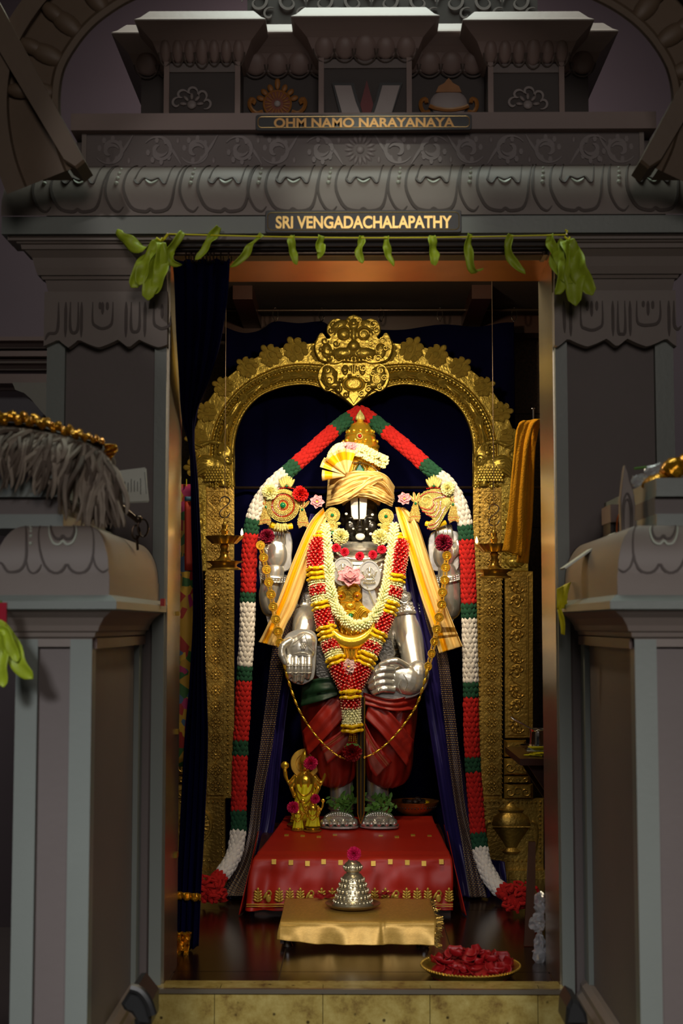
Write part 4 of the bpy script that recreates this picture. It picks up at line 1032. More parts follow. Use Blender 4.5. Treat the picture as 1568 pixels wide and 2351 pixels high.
# chest plate collar and breast ornament bands
cl = MB()
for r0, dz, th in ((58, 0, .0045), (70, -8, .0035), (84, -16, .004)):
    cl.tube([Q(826+r0*sin(t)*.95, 1262+dz*-1+r0*.62*(1-(sin(t)**2))**.5*.62, -.018-.02*cos(t)+.03) for t in [-PI/2+j*PI/24 for j in range(25)]], th, 8)
cl.build('silver_collar', silver, idol)
MB().lathe([(40*K0, -.02), (52*K0, -.016), (60*K0, -.008), (54*K0, 0), (44*K0, .008), (42*K0, .014), (38*K0, .016)], Q(826, 1256, .085)+V((0, 0, 0)), 30, None, sx=1, sy=1.25).build('neck_ring', silver, idol)
def armlet(pts, r, w_, nm='armlet'):
    c = [Q(*p) for p in pts]; t = (c[1]-c[0]).normalized()
    L = MB().lathe([(r*K0*.94, -w_), (r*K0*1.05, -w_), (r*K0*1.1, -w_*.7), (r*K0*1.03, -w_*.4), (r*K0*1.06, 0), (r*K0*1.03, w_*.4), (r*K0*1.1, w_*.7), (r*K0*1.05, w_), (r*K0*.94, w_)], c[0], 24, t).build(nm, silver, idol)
    bz = MB(); Nn, B = perp(t)
    for q in (-.55, 0, .55):
        for j in range(26):
            a = j*2*PI/26; bz.ell(c[0]+t*w_*q+(Nn*cos(a)+B*sin(a))*r*K0*1.07, .003, 6, 4)
    stuff(bz.build('bead_ring', silver, L)); return L
armlet([(702, 1402, .025), (700, 1430, -.02)], 30, .020); armlet([(935, 1404, .045), (938, 1440, .03)], 31, .020)
armlet([(630, 1326, .035), (632, 1310, .03)], 28, .012); armlet([(1028, 1326, .035), (1026, 1310, .03)], 28, .012)
for cx, cy in ((706, 1372), (928, 1372)):
    al = MB().lathe([(0, .014), (.012, .013), (.014, .008), (.019, .010), (.024, .006), (.026, 0), (.026, -.01)], Q(cx, cy, .01), 24, V((0, -1, 0))).build('armlet_medallion', silverdark, idol)
# ---- hands
def finger(m, pts, r):
    pp = catmull(pts, 12); c = [Q(a, b, y) for a, b, y in pp]
    rr_ = [r*K0*(1.0-.28*i/11)*(1.10 if i in (4, 8) else 1) for i in range(12)]
    m.tube(c, rr_, 10); m.ell(c[-1], rr_[-1], 10, 6)
def hand_marks(o, lines, r=.0013):
    for l in lines: MB().tube([Q(*p) for p in catmull(l, 8)], r, 5).build('crease', silverdark, o)
# lowered open palm (left of picture)
m = MB(); Y1 = -.10
m.ell(Q(690, 1492, Y1), (34*K0, .018, 34*K0), 18, 12); m.ell(Q(700, 1474, Y1+.006), (26*K0, .024, 24*K0), 14, 10)
for i, (x, x2, ln) in enumerate(((664, 662, 1556), (679, 677, 1565), (694, 692, 1564), (709, 707, 1556))):
    finger(m, [(x, 1506, Y1-.002), (x, 1535, Y1-.018), (x2, ln-2, Y1-.012)], 9.0)
finger(m, [(668, 1470, Y1), (650, 1482, Y1-.016), (647, 1502, Y1-.024), (655, 1522, Y1-.026)], 9.5)
hd = m.build('hand', silver, idol); fuse(hd, .0024, 2)
# silver backing rim of the palm
bk = [(650, 1468), (640, 1490), (642, 1510), (654, 1524), (654, 1548), (668, 1564), (690, 1572), (712, 1564), (722, 1550), (726, 1500), (728, 1464), (716, 1448), (690, 1444), (664, 1452)]
MB().prism([Q(a, b, Y1+.004) for a, b in catmull(bk+[bk[0]], 50)[:-1]], (0, .016, 0), .002).build('hand_backing', silver, hd, False)
hand_marks(hd, [[(x-6, y, Y1-.026), (x, y+1.5, Y1-.031), (x+6, y, Y1-.026)] for x in (664, 679, 694, 709) for y in (1528, 1544)])
hand_marks(hd, [[(672, 1478, Y1-.024), (684, 1470, Y1-.028), (700, 1456, Y1-.026)], [(700, 1456, Y1-.026), (708, 1480, Y1-.026), (722, 1496, Y1-.016)], [(674, 1502, Y1-.024), (696, 1498, Y1-.026), (716, 1506, Y1-.018)]])
fl_ = MB()
for q in range(6): fl_.ell(Q(696+5*cos(q*PI/3), 1484+5*sin(q*PI/3), Y1-.027), .0036, 8, 5)
fl_.ell(Q(696, 1484, Y1-.029), .0032, 8, 5); fl_.build('palm_flower', silver, hd)
# hand laid on the thigh (right of picture)
m = MB(); Y2 = -.09
m.ell(Q(934, 1562, Y2), (40*K0, .024, 32*K0), 18, 12, Matrix.Rotation(.35, 3, 'Y')); m.ell(Q(960, 1548, Y2+.02), (26*K0, .034, 32*K0), 16, 10); m.ell(Q(918, 1560, Y2), (24*K0, .016, 28*K0), 16, 10)
for i, (p0, p1, p2) in enumerate((((905, 1536), (876, 1538), (852, 1550)), ((900, 1552), (872, 1553), (846, 1566)), ((900, 1568), (874, 1568), (850, 1578)), ((905, 1584), (880, 1582), (858, 1590)))):
    finger(m, [(*p0, Y2-.008), (*p1, Y2-.024), (*p2, Y2-.012)], 8.6)
finger(m, [(935, 1532, Y2), (912, 1518, Y2-.022), (894, 1519, Y2-.024), (874, 1526, Y2-.020)], 8.5)
hr = m.build('hand', silver, idol); fuse(hr, .0024, 2)
bk = [(835, 1556), (846, 1584), (862, 1598), (900, 1606), (945, 1602), (974, 1584), (984, 1556), (978, 1530), (960, 1520), (930, 1524), (900, 1514), (870, 1524), (848, 1540)]
MB().prism([Q(a, b, Y2+.010) for a, b in catmull(bk+[bk[0]], 50)[:-1]], (0, .020, 0), .003).build('hand_backing', silver, hr, False)
hand_marks(hr, [[(x, y-6, Y2-.030), (x-1.5, y, Y2-.035), (x, y+6, Y2-.030)] for x, y in ((880, 1538), (864, 1543), (876, 1554), (860, 1559), (878, 1568), (862, 1573), (884, 1583), (870, 1586))])
hand_marks(hr, [[(920, 1560, Y2-.034), (914, 1576, Y2-.034), (922, 1592, Y2-.030)], [(926, 1548, Y2-.036), (936, 1566, Y2-.036), (930, 1586, Y2-.032)]])
MB().tube([Q(926+54*sin(t)*.52, 1527+4*cos(t)*3, -.03-.04*cos(t)) for t in [-PI/2+j*PI/14 for j in range(15)]], .0035, 8).build('wrist_band', silver, hr)
# raised rear hands
for sg, cx, cy in ((-1, 634, 1262), (1, 1020, 1262)):
    m = MB(); Y3 = .02; X = lambda d: cx+sg*-1*d
    m.ell(Q(cx, cy+10, Y3), (26*K0, .022, 36*K0), 16, 12)
    for i, d in enumerate((-16, -5, 6, 17)): finger(m, [(X(d), cy-14, Y3), (X(d*.9), cy-40, Y3-.014), (X(d*.8), cy-54, Y3+.002)], 7)
    finger(m, [(X(-20), cy+16, Y3), (X(-32), cy-2, Y3-.012), (X(-30), cy-18, Y3-.012)], 8.5)
    o = m.build('hand', silver, idol); fuse(o, .003, 3)
    ol = [(cx-28, cy+48), (cx+28, cy+48), (cx+36, cy+10), (cx+36, cy-28), (cx+24, cy-44), (cx-20, cy-44), (cx-36, cy-24), (cx-36, cy+14)]
    MB().prism([Q(a, b, Y3+.012) for a, b in catmull(ol+[ol[0]], 40)[:-1]], (0, .014, 0), .003).build('hand_backing', silver, o, False)
    # long silver back plate of the arm
    bp2 = [(cx+sg*34, cy-28), (cx+sg*40, cy+40), (cx+sg*34, cy+110), (cx+sg*14, cy+190), (cx-sg*8, cy+210), (cx-sg*4, cy+120), (cx+sg*16, cy+20)]
    MB().prism([Q(a, b, .06) for a, b in bp2], (0, .012, 0), .003).build('arm_backing', silverdark, o, False)
# ---- belt, waist plates
for i, (y0, hw, th) in enumerate(((1478, 96, .012), (1496, 100, .008), (1512, 102, .012))):
    MB().tube([Q(822+hw*sin(t), y0+6*cos(t), .09-.125*cos(t)) for t in [-PI/2+j*PI/24 for j in range(25)]], th, 8).build('belt_band', darksilver, idol)
for pts in (((724, 1480), (762, 1480), (776, 1520), (772, 1560), (740, 1566), (724, 1552)), ((872, 1462), (900, 1466), (908, 1500), (902, 1524), (876, 1526), (862, 1500)), ((768, 1548), (786, 1548), (790, 1574), (776, 1580), (766, 1570))):
    MB().prism([Q(a, b, -.045) for a, b in pts], (0, .02, 0), .005)  .build('waist_plate', darksilver, idol, False)
MB().prism([Q(a, b, -.042) for a, b in ((830, 1340), (858, 1340), (874, 1400), (862, 1425), (830, 1420))], (0, .02, 0), .006).build('breast_plate', silver, idol, False)
MB().tube([Q(a, b, -.055) for a, b in catmull([(840, 1340), (852, 1370), (862, 1400), (856, 1425)], 12)], .003, 6).build('breast_cord', silver, idol)
# ---- head
m = MB(); m.ell(Q(829, 1180, .075), (43*K0, .075, 62*K0), 24, 18); m.ell(Q(829, 1205, .062), (39*K0, .066, 44*K0), 20, 14); m.ell(Q(829, 1226, .050), (27*K0, .052, 22*K0), 16, 10)
m.ell(Q(826, 1199, -.012), (7*K0, .018, 16*K0), 12, 10); m.ell(Q(826, 1211, -.016), (11*K0, .012, 6*K0), 12, 8)       # nose
m.ell(Q(827, 1219, -.004), (15*K0, .010, 3.6*K0), 12, 6); m.ell(Q(827, 1225, -.003), (13*K0, .011, 4*K0), 12, 6)          # lips
for s_ in (-1, 1):
    m.ell(Q(829+s_*20, 1190, .006), (13*K0, .008, 5*K0), 12, 8); m.ell(Q(829+s_*24, 1212, .020), (14*K0, .018, 18*K0), 12, 8)
    m.ell(Q(829+s_*42, 1192, .075), (6*K0, .02, 18*K0), 10, 8)
m.tube([Q(829, 1225, .08), Q(829, 1256, .085)], .05, 18)
hdm = m.build('head', idolblack, idol); fuse(hdm, .0028, 9)
# forehead mark and chalk dots
nm_ = MB()
for pts in (((804, 1142), (821.5, 1142), (822.5, 1192), (812, 1192), (807, 1184)), ((825, 1142), (843, 1142), (841, 1184), (836, 1192), (826, 1192))):
    g0 = [Q(a, b, -.018-.010*(1-abs(a-823)/25)-.002*(b > 1170)) for a, b in pts]; nm_.prism(g0, (0, .030, 0), .0015)
nm_.build('forehead_mark', chalk, hdm, True, 30)
dots = ((795, 1180, 4, .012), (855, 1182, 4, .012), (803, 1199, 3, .0), (849, 1197, 2.6, -.002), (811, 1214, 3.2, -.006), (842, 1215, 3.2, -.006), (851, 1226, 4.5, .008), )
for a, b, r, y in dots: MB().ell(Q(a, b, y-.012), (r*K0*.85, .004, r*K0*.8), 10, 6).build('chalk_dot', chalk, hdm)
MB().ell(Q(827, 1232, -.008), (11*K0, .010, 8.5*K0), 14, 8).build('chin_mark', chalk, hdm)
# earrings
for cx, cy in ((763, 1183), (886, 1186)):
    Ye = .0; c = Q(cx, cy, Ye); er = MB().lathe([(0, .006), (10*K0, .006), (12*K0, .002), (14*K0, .005), (17*K0, .003), (17.5*K0, -.004), (0, -.006)], c, 28, V((0, -1, 0))).build('earring', jewelbase, idol)
    bz = MB()
    for r, n in ((16.8, 34), (13.6, 28), (10.6, 22), (7.6, 16)):
        for j in range(n): bz.ell(c+V((cos(j*2*PI/n)*r*K0, -.005, sin(j*2*PI/n)*r*K0)), .0024, 6, 4)
    stuff(bz.build('stone_rows', diamond, er))
    MB().ell(c+V((0, -.007, 0)), (4.4*K0, .006, 4.4*K0), 12, 8).build('emerald', emerald, er)
    c2 = Q(cx-2 if cx < 800 else cx+2, cy+25, Ye)
    MB().lathe([(0, .004), (9*K0, .006), (14*K0, .003), (15*K0, -.004), (0, -.005)], c2, 24, V((0, -1, 0)), sy=.8).build('earring_bell', jewelbase, er)
    bz = MB()
    for r, n in ((13.5, 28), (10.5, 22), (7.5, 16)):
        for j in range(n): bz.ell(c2+V((cos(j*2*PI/n)*r*K0, -.006, sin(j*2*PI/n)*r*K0*.8)), .0024, 6, 4)
    stuff(bz.build('stone_rows', diamond, er))
    for s_ in (-1, 1): MB().ell(Q(cx+s_*14, cy+19, Ye), (6*K0, .005, 4*K0), 10, 6).build('earring_wing', diamond, er)
    MB().ell(Q(cx, cy+41, Ye-.006), (4.6*K0, .006, 4.6*K0), 12, 8).build('emerald', emerald, er)
# crown
prof = [(46, -120), (47, -88), (45, -86), (46, -76), (44, -74), (46.5, -64), (49, -61), (49, -57), (45, -54), (42, -46), (38, -36), (40, -33), (36, -28), (30, -18), (24, -9), (25, -6), (19, -3), (10, 0), (8, 3), (5, 6)]
cw = MB().lathe([(r*K0*.93, z*K0) for r, z in prof], Q(827, 969, .10), 40).build('crown', goldshine, idol)
for z, rr0, n in ((-68, 45, 44), (-47, 42, 10), (-24, 33, 12)):
    d_ = MB()
    for j in range(n):
        a = j*2*PI/n; d_.ell(Q(827, 969, .10)+V((cos(a)*rr0*.93*K0, sin(a)*rr0*.93*K0, z*K0)), ((.0016, .0016, .010) if n == 44 else (.007, .007, .008)), 7, 5)
    stuff(d_.build('crown_chasing', goldshine, cw))
MB().lathe([(0, 27*K0), (3*K0, 22*K0), (8*K0, 14*K0), (10.5*K0, 8*K0), (10*K0, 3*K0), (6*K0, 0), (6*K0, -4*K0), (0, -4*K0)], Q(827, 966, .10), 20, None, .08, 10).build('crown_finial', diamond, cw)
def gem(par, px, py, y, r, mat, ring=diamond):
    c = Q(px, py, y); MB().ell(c, (r*K0, .006, r*K0), 14, 8).build('gem', mat, par)
    b = MB()
    for j in range(16): b.ell(c+V((cos(j*PI/8)*(r+2.2)*K0, .001, sin(j*PI/8)*(r+2.2)*K0)), .0024, 6, 4)
    stuff(b.build('gem_setting', ring, par))
gem(cw, 826, 1001, .035, 4.2, ruby)
MB().lathe([(40*K0, -.02), (47*K0, .0), (49*K0, .02), (47*K0, .04), (46*K0, .066)], Q(829, 1110, .09), 32).build('crown_base', goldshine, cw)
c = Q(826, 1078, .008); MB().prism([c+V((x*K0, 0, z*K0)) for x, z in catmull([(0, 15), (5, 8), (9.5, 0), (9, -6), (5, -9), (-5, -9), (-9, -6), (-9.5, 0), (-5, 8), (0, 15)], 30)[:-1]], (0, .014, 0), .004).build('emerald_drop', emerald, cw)
b = MB()
for i, (x, z) in enumerate(catmull([(-14, -9), (-13, 2), (-7, 11), (0, 20), (7, 11), (13, 2), (14, -9)], 26)): b.ell(c+V((x*K0, .002, z*K0)), .0028, 6, 4)
stuff(b.build('drop_setting', diamond, cw))
MB().prism([Q(a, b_, .03) for a, b_ in ((790, 1098), (796, 1068), (812, 1050), (826, 1042), (842, 1052), (860, 1066), (872, 1090), (872, 1098))], (0, .02, 0), .004).build('crown_front', goldshine, cw, False)
for i in range(10): MB().tube(spiral(Q(842+(i % 5)*7, 1056+(i//5)*16+(i % 5)*4, .022), .008, .002, i, i+7, 14), .0016, 5).build('crown_scroll', goldshine, cw)
MB().tube([Q(a, b_, .012) for a, b_ in catmull([(812, 1062), (840, 1064), (862, 1076), (874, 1094)], 12)], .0022, 6).build('crown_pearl_string', chalk, cw)
# ---- legs, anklets, feet
for sg, cx, w_ in ((-1, 783, 27), (1, 868, 26)):
    m = MB().lathe([(w_*K0, -.20), (w_*.95*K0, -.10), (w_*1.05*K0, -.02), (w_*1.15*K0, .10)], Q(cx, 1795, .06)+V((0, 0, .04)), 24); lg_ = m.build('leg', silver, idol)
    zf = .24
    m = MB()
    MB().lathe([(w_*1.0*K0, -.012), (w_*1.16*K0, -.008), (w_*1.10*K0, 0), (w_*1.16*K0, .008), (w_*1.0*K0, .012)], Q(cx, 1832 if sg > 0 else 1850, .06), 28).build('anklet', silver, lg_)
    f0 = Q(778 if sg < 0 else 870, 1888, -.075)
    m.prism([f0+V((x*K0, y*.001, -.010)) for x, y in catmull([(-44, 20), (-40, -10), (-20, -34), (10, -40), (36, -30), (44, 0), (40, 60), (0, 120), (-30, 100), (-44, 20)], 40)[:-1]], (0, 0, -.006))
    ft = m.build('foot', silver, idol, False)
    m = MB(); m.ell(f0+V((0, .035, .006)), (36*K0, .06, .026), 18, 10)
    for q in range(5):
        t = (q-2)/2; xx = t*34; r = (9.5 if (q == (4 if sg < 0 else 0)) else 8.2)
        m.ell(f0+V((xx*K0, -.020+.016*t*t, .0)), (r*K0*.95, .034, r*K0*1.05), 12, 8)
    o = m.build('toes', silver, ft); fuse(o, .003, 2)
    bz = MB()
    for j in range(18): a = PI*j/17; bz.ell(f0+V((cos(a)*30*K0, .02-.02*sin(a), .010+.020*sin(a))), .003, 6, 4)
    stuff(bz.build('toe_beads', silver, ft))
# ---- red silk dhoti: two ballooned legs with crossing pleats
def dleg(cx0, tops, seed, nm):
    mb = MB(); prof = tops
    pc = catmull(prof, 41)
    def fn(u, v):
        py, xa, xb, dep = pc[int(round(v*40))]; a = 2*PI*u; c = Q((xa+xb)/2, py, .08); hw = (xb-xa)/2*K0
        f = .005*sin(14*a+v*9+seed)+.004*sin((cos(a)*6+v*10)*2+seed)+.003*noise.noise(V((cos(a)*2, v*4, seed)))
        return c+V((cos(a)*(hw+f*.4), sin(a)*(dep+f), 0))
    mb.grid(fn, 72, 40); return mb.build(nm, dhotired, idol, ang=80)
dleg(0, [(1540, 710, 838, .12), (1575, 696, 836, .145), (1620, 690, 834, .15), (1680, 692, 828, .155), (1730, 700, 822, .15), (1775, 716, 816, .13), (1795, 730, 806, .11), (1803, 744, 790, .08)], 0, 'dhoti_leg')
dleg(0, [(1540, 824, 935, .12), (1575, 832, 954, .145), (1620, 834, 958, .15), (1680, 834, 954, .155), (1730, 834, 948, .15), (1775, 838, 942, .13), (1795, 850, 930, .11), (1804, 868, 912, .08)], 2, 'dhoti_leg')
pleat_m = uvmat('dhoti_woven_border', H(150, 26, 16), .45, [(0, .15, .22, H(160, 90, 60)), (0, .26, .30, H(160, 90, 60)), (0, .45, .85, H(140, 66, 56))], .1)
for Lp, Rp in ((((838, 1660, -.085), (860, 1700, -.09), (900, 1750, -.085)), ((842, 1740, -.085), (850, 1765, -.09), (862, 1785, -.08))),
               (((820, 1640, -.085), (790, 1672, -.09), (735, 1710, -.085)), ((816, 1700, -.085), (790, 1722, -.09), (752, 1755, -.085)))):
    cloth('woven_border', [(a, b, y-.012) for a, b, y in Lp], [(a, b, y-.012) for a, b, y in Rp], pleat_m, idol, 10, 14, 1.5, .003, 1, .002)
for Lp, Rp in ((((850, 1600, -.075), (900, 1640, -.085), (950, 1700, -.06)), ((838, 1650, -.08), (880, 1690, -.09), (935, 1760, -.06))),
               (((760, 1600, -.075), (726, 1640, -.075), (694, 1680, -.04)), ((815, 1622, -.08), (760, 1680, -.09), (706, 1735, -.06))),
               (((834, 1590, -.078), (900, 1606, -.09), (958, 1590, -.04)), ((834, 1618, -.078), (900, 1632, -.09), (956, 1628, -.04)))):
    cloth('dhoti_pleat', [(a, b, y-.010) for a, b, y in Lp], [(a, b, y-.010) for a, b, y in Rp], dhotired, idol, 10, 16, 2, .004, 3, .002)
cloth('green_waist_sash', [(694, 1566, -.055), (740, 1556, -.09), (782, 1556, -.085)], [(690, 1622, -.06), (740, 1608, -.10), (784, 1592, -.09)], silkgreen, idol, 10, 16, 2, .005, 1, .003)
# ---- sword standing between the feet
swd = thing('ceremonial_sword', 'tall dark sword with gold edges standing between the silver feet', 'sword', P(828, 1890, -.10))
m = MB(); m.prism([P(a, b, -.112) for a, b in ((818, 1600), (836, 1600), (838, 1780), (836, 1870), (828, 1892), (821, 1870), (819, 1780))], (0, .010, 0), .002); m.build('blade', M('dark_blade', H(40, 30, 22), .3, .5, .2, 30), swd, False)
for x in (820, 837): MB().tube([P(x, 1600, -.116), P(x, 1780, -.116), P(828+(x-828)*.85, 1868, -.116), P(828, 1891, -.114)], .0022, 6).build('gold_edge', brass, swd)
MB().tube([P(828.5, 1600, -.119), P(828.5, 1880, -.119)], .0018, 6).build('gold_rib', brass, swd)
# ================================================================ CLOTHS AND ORNAMENTS ON THE IDOL
# ---- turban
tb = thing('silk_turban', 'cream silk turban with pleated fan wrapped round the crown', 'turban', P(828, 1160, .05))
def wrap(nm, Lp, Rp, folds, amp, sd, bul):
    return cloth(nm, Lp, Rp, silkcream, tb, 44, 60, folds*1.9, amp*.75, sd, .003, bul, .005)
wrap('turban_wrap', [(906, 1118, .08), (884, 1090, .0), (850, 1082, -.03), (815, 1090, -.04), (780, 1102, -.02), (752, 1128, .08)], [(900, 1160, .08), (872, 1140, .0), (838, 1132, -.035), (800, 1146, -.035), (770, 1158, .0), (748, 1166, .08)], 2, .006, .3, 0)
wrap('turban_wrap', [(754, 1092, .07), (780, 1090, -.01), (812, 1082, -.045), (850, 1084, -.035), (884, 1096, .0), (904, 1130, .07)], [(750, 1150, .07), (778, 1142, -.015), (812, 1122, -.05), (846, 1108, -.045), (880, 1118, -.01), (906, 1152, .07)], 2, .006, 1.7, .004)
wrap('turban_fold', [(752, 1150, .06), (785, 1145, -.025), (820, 1120, -.062), (850, 1096, -.06), (876, 1092, -.02)], [(750, 1162, .06), (782, 1156, -.025), (815, 1140, -.06), (848, 1118, -.055), (880, 1100, -.02)], 1, .006, .9, .008)
wrap('turban_fold', [(820, 1124, -.05), (850, 1116, -.055), (880, 1130, -.025), (904, 1146, .05)], [(812, 1138, -.05), (848, 1142, -.05), (880, 1154, -.02), (900, 1164, .05)], 2, .006, 2.9, .008)
m = MB(); m.lathe([(44*K0, -.06), (50*K0, -.03), (52*K0, .02), (49*K0, .05), (44*K0, .06)], Q(829, 1122, .085), 32); m.build('turban_core', silkcream, tb)
for i, (a0, a1, ln) in enumerate(((-2.85, -2.5, 70), (-2.55, -2.2, 66), (-2.25, -1.95, 62), (-1.95, -1.62, 62), (-1.62, -1.2, 60), (2.95, 3.35, 62))):
    base = (797, 1092); mb = MB(); sy = -.06-.006*(i % 2)
    def fn(u, v):
        a = a0+(a1-a0)*u; r = 6+ln*v
        return Q(base[0]+cos(a)*r*.86, base[1]+sin(a)*r*.92, sy-.012*v-.016*v*sin(PI*u*1.0)*(1 if i % 2 else -.6))
    mb.grid(fn, 8, 12); o = mb.build('fan_pleat', fan_mat, tb, ang=80); solid(o, .002)
# ---- flowers
def carnation(mat, c, r, lab, cat='flower', grp=None, nm='carnation', seed=0, parent=None, leaf_c=False):
    rnd = random.Random(seed+int(r*1e5)); mb = MB()
    for sh, (n, tilt, ln) in enumerate(((13, 1.45, 1.0), (13, 1.15, .98), (12, .85, .92), (10, .55, .86), (6, .25, .80))):
        for i in range(n):
            a = 2*PI*(i+.5*sh)/n+rnd.uniform(-.2, .2); t = tilt+rnd.uniform(-.18, .18)
            d = V((cos(a)*sin(t), -cos(t), sin(a)*sin(t))); q = V((-sin(a), 0, cos(a))); s_ = d.cross(q).normalized()
            ph = rnd.uniform(0, 6); wq = r*rnd.uniform(.42, .58); L_ = r*ln*rnd.uniform(.88, 1.06)
            mb.grid(lambda u, v: c+d*L_*(v-.10*v*v*(sin(u*17+ph)*.5+.5))+q*((u-.5)*wq*(.25+1.0*v))+s_*r*(.11*sin(u*11+ph)*v*v), 7, 4)
    o = mb.build(nm, mat, parent, ang=80); 
    if parent is None: tag(o, lab, cat, grp)
    return o
def lotus(mat, c, r, lab, tilt=.5, seed=0, sx=1.0):
    rt = thing('lotus_flower', lab, 'flower', c); rnd = random.Random(seed); mb0 = None
    for sh, (n, t, ln) in enumerate(((7, 1.15, 1.0), (6, .75, .85), (4, .35, .65))):
        for i in range(n):
            a = 2*PI*(i+.5*sh)/n+rnd.uniform(-.1, .1); tt = t+rnd.uniform(-.12, .12)
            up = V((0, -cos(tilt), sin(tilt))); e1 = V((1, 0, 0)); e2 = up.cross(e1)
            d = (up*cos(tt)+(e1*cos(a)*sx+e2*sin(a))*sin(tt)); q = up.cross(d).normalized(); nn = d.cross(q).normalized(); L_ = r*ln
            mb = MB(); mb.grid(lambda u, v: c+d*L_*v+q*((u-.5)*L_*.75*math.sin(PI*min(1, .08+v*.92))**.7)-nn*L_*(.22*v*v-.5*(u-.5)**2), 6, 7)
            solid(mb.build('petal', mat, rt, ang=80), .0008)
    MB().ell(c-V((0, r*.2, 0)), r*.16, 8, 6).build('heart', ribbon_yellow, rt)
    return rt
YE = -.055
fl_list = [(cream_petal, 620, 1130, -.045, 19, 'pale yellow carnation on the wheel ornament'), (red_petal, 690, 1134, -.05, 19, 'scarlet carnation on the wheel ornament'),
           (cream_petal, 1028, 1122, -.045, 17, 'pale yellow carnation on the conch ornament'),
           (magenta_petal, 612, 1232, -.05, 19, 'dark magenta carnation on the raised hand below the wheel ornament'), (magenta_petal, 1018, 1246, -.05, 21, 'dark magenta carnation on the raised hand below the conch ornament'),
           (cream_petal, 782, 1232, -.05, 20, 'cream carnation under the earring left of the black face'), (cream_petal, 873, 1234, -.05, 20, 'cream carnation under the earring right of the black face')]
for i, (mt, x, y, dy, r, lb) in enumerate(fl_list): carnation(mt, Q(x, y, dy), r*K0, lb, seed=i)
lotus(lotus_pink, Q(728, 1153, -.035), 18*K0, 'faded pink lotus at the left side of the turban', .2, 1)
lotus(lotus_pink, Q(928, 1146, -.035), 17*K0, 'faded pink lotus at the right side of the turban', .2, 2)
lotus(lotus_pink, Q(804, 1330, -.085), 33*K0, 'open pink lotus lying over the two oval pendants', .75, 3)
lotus(M('pale_rose_petal', H(206, 172, 170), .55, 0, .15, 40), Q(800, 1532, -.13), 20*K0, 'pale pink rose at the fork of the red bud garland', .4, 4)
for i, (x, y) in enumerate(((772, 1258), (791, 1268), (826, 1277), (856, 1274), (876, 1262))):
    carnation(coral, Q(x, y, -.055), 11*K0, 'small coral red blossom on the silver collar', grp='coral blossoms on the silver collar', nm='blossom', seed=20+i)
bl_lab = ['leftmost small coral blossom on the silver collar', 'second small coral blossom from the left on the collar', 'middle small coral blossom below the chin', 'fourth small coral blossom from the left on the collar', 'rightmost small coral blossom on the silver collar']
bls = [o for o in C.objects if o.name.startswith('blossom')]
for o, l in zip(bls, bl_lab): o['label'] = l
# crown flower strand
cg = thing('crown_flower_strand', 'strand of yellow and pink flowers draped on the crown', 'garland', Q(830, 1050, .0))
rnd = random.Random(3)
path = [Q(a, b, y) for a, b, y in catmull([(758, 1056, .02), (764, 1038, .0), (782, 1030, -.01), (806, 1031, -.015), (832, 1036, -.02), (858, 1050, -.015), (884, 1062, .01)], 60)]
for nm, i0, i1, mt in (('cream_flowers', 0, 22, bud_pale), ('pink_flowers', 20, 34, lotus_pink), ('yellow_flowers', 32, 60, cream_petal)):
    mb = MB()
    for i in range(i0, i1):
        for j in range(11):
            a = rnd.uniform(0, 2*PI); d = V((cos(a)*.5, sin(a)*.8-.2, sin(a+.5)))
            mb.ell(path[i]+d*.018, (.004, .004, .009), 6, 4, frame_rot(d, (0.1, .2, .9)))
    stuff(mb.build(nm, mt, cg))
# ---- strands of buds
bud = MB(); bud.ell((0, 0, 0), (.5, .5, .5), 7, 5); BV, BF = bud.v, bud.f
for v in BV: v.x *= (1-.5*v.z); v.y *= (1-.5*v.z)
puff = MB(); puff.ell((0, 0, 0), (.5, .5, .5), 8, 6); PV, PF_ = puff.v, puff.f
for v in PV:
    s_ = (1.0-.9*max(0, v.z)-.35*max(0, -v.z)); v.x *= s_*1.0; v.y *= s_
def frames(pts):
    out = []; N = None
    for i in range(len(pts)):
        t = (pts[min(i+1, len(pts)-1)]-pts[max(i-1, 0)]).normalized()
        if N is None: N = V((1, 0, 0)); N = (N-t*N.dot(t)).normalized()
        N = (N-t*N.dot(t)).normalized(); out.append((pts[i], t, N, t.cross(N)))
    return out
def fill(mb, fr_, r, n, bw, bl, rnd, TV, TF, splay=.5, off=0, prot=1):
    for i, (c, t, N, B) in enumerate(fr_):
        rr_ = r[i] if hasattr(r, '__len__') else r
        for j in range(n):
            a = 2*PI*(j+.5*(i % 2)+off)/n+rnd.uniform(-.08, .08); d = N*cos(a)+B*sin(a)
            ax = (t*(1-splay)+d*splay+V((rnd.uniform(-1, 1), rnd.uniform(-1, 1), rnd.uniform(-1, 1)))*.22).normalized()
            R_ = frame_rot(ax, t if splay > .7 else d); f = rnd.uniform(.88, 1.12)
            mb.inst(TV, TF, Matrix.Translation(c+d*rr_) @ R_.to_4x4() @ Matrix.Diagonal((bw*f, bw*f, bl*f, 1)))
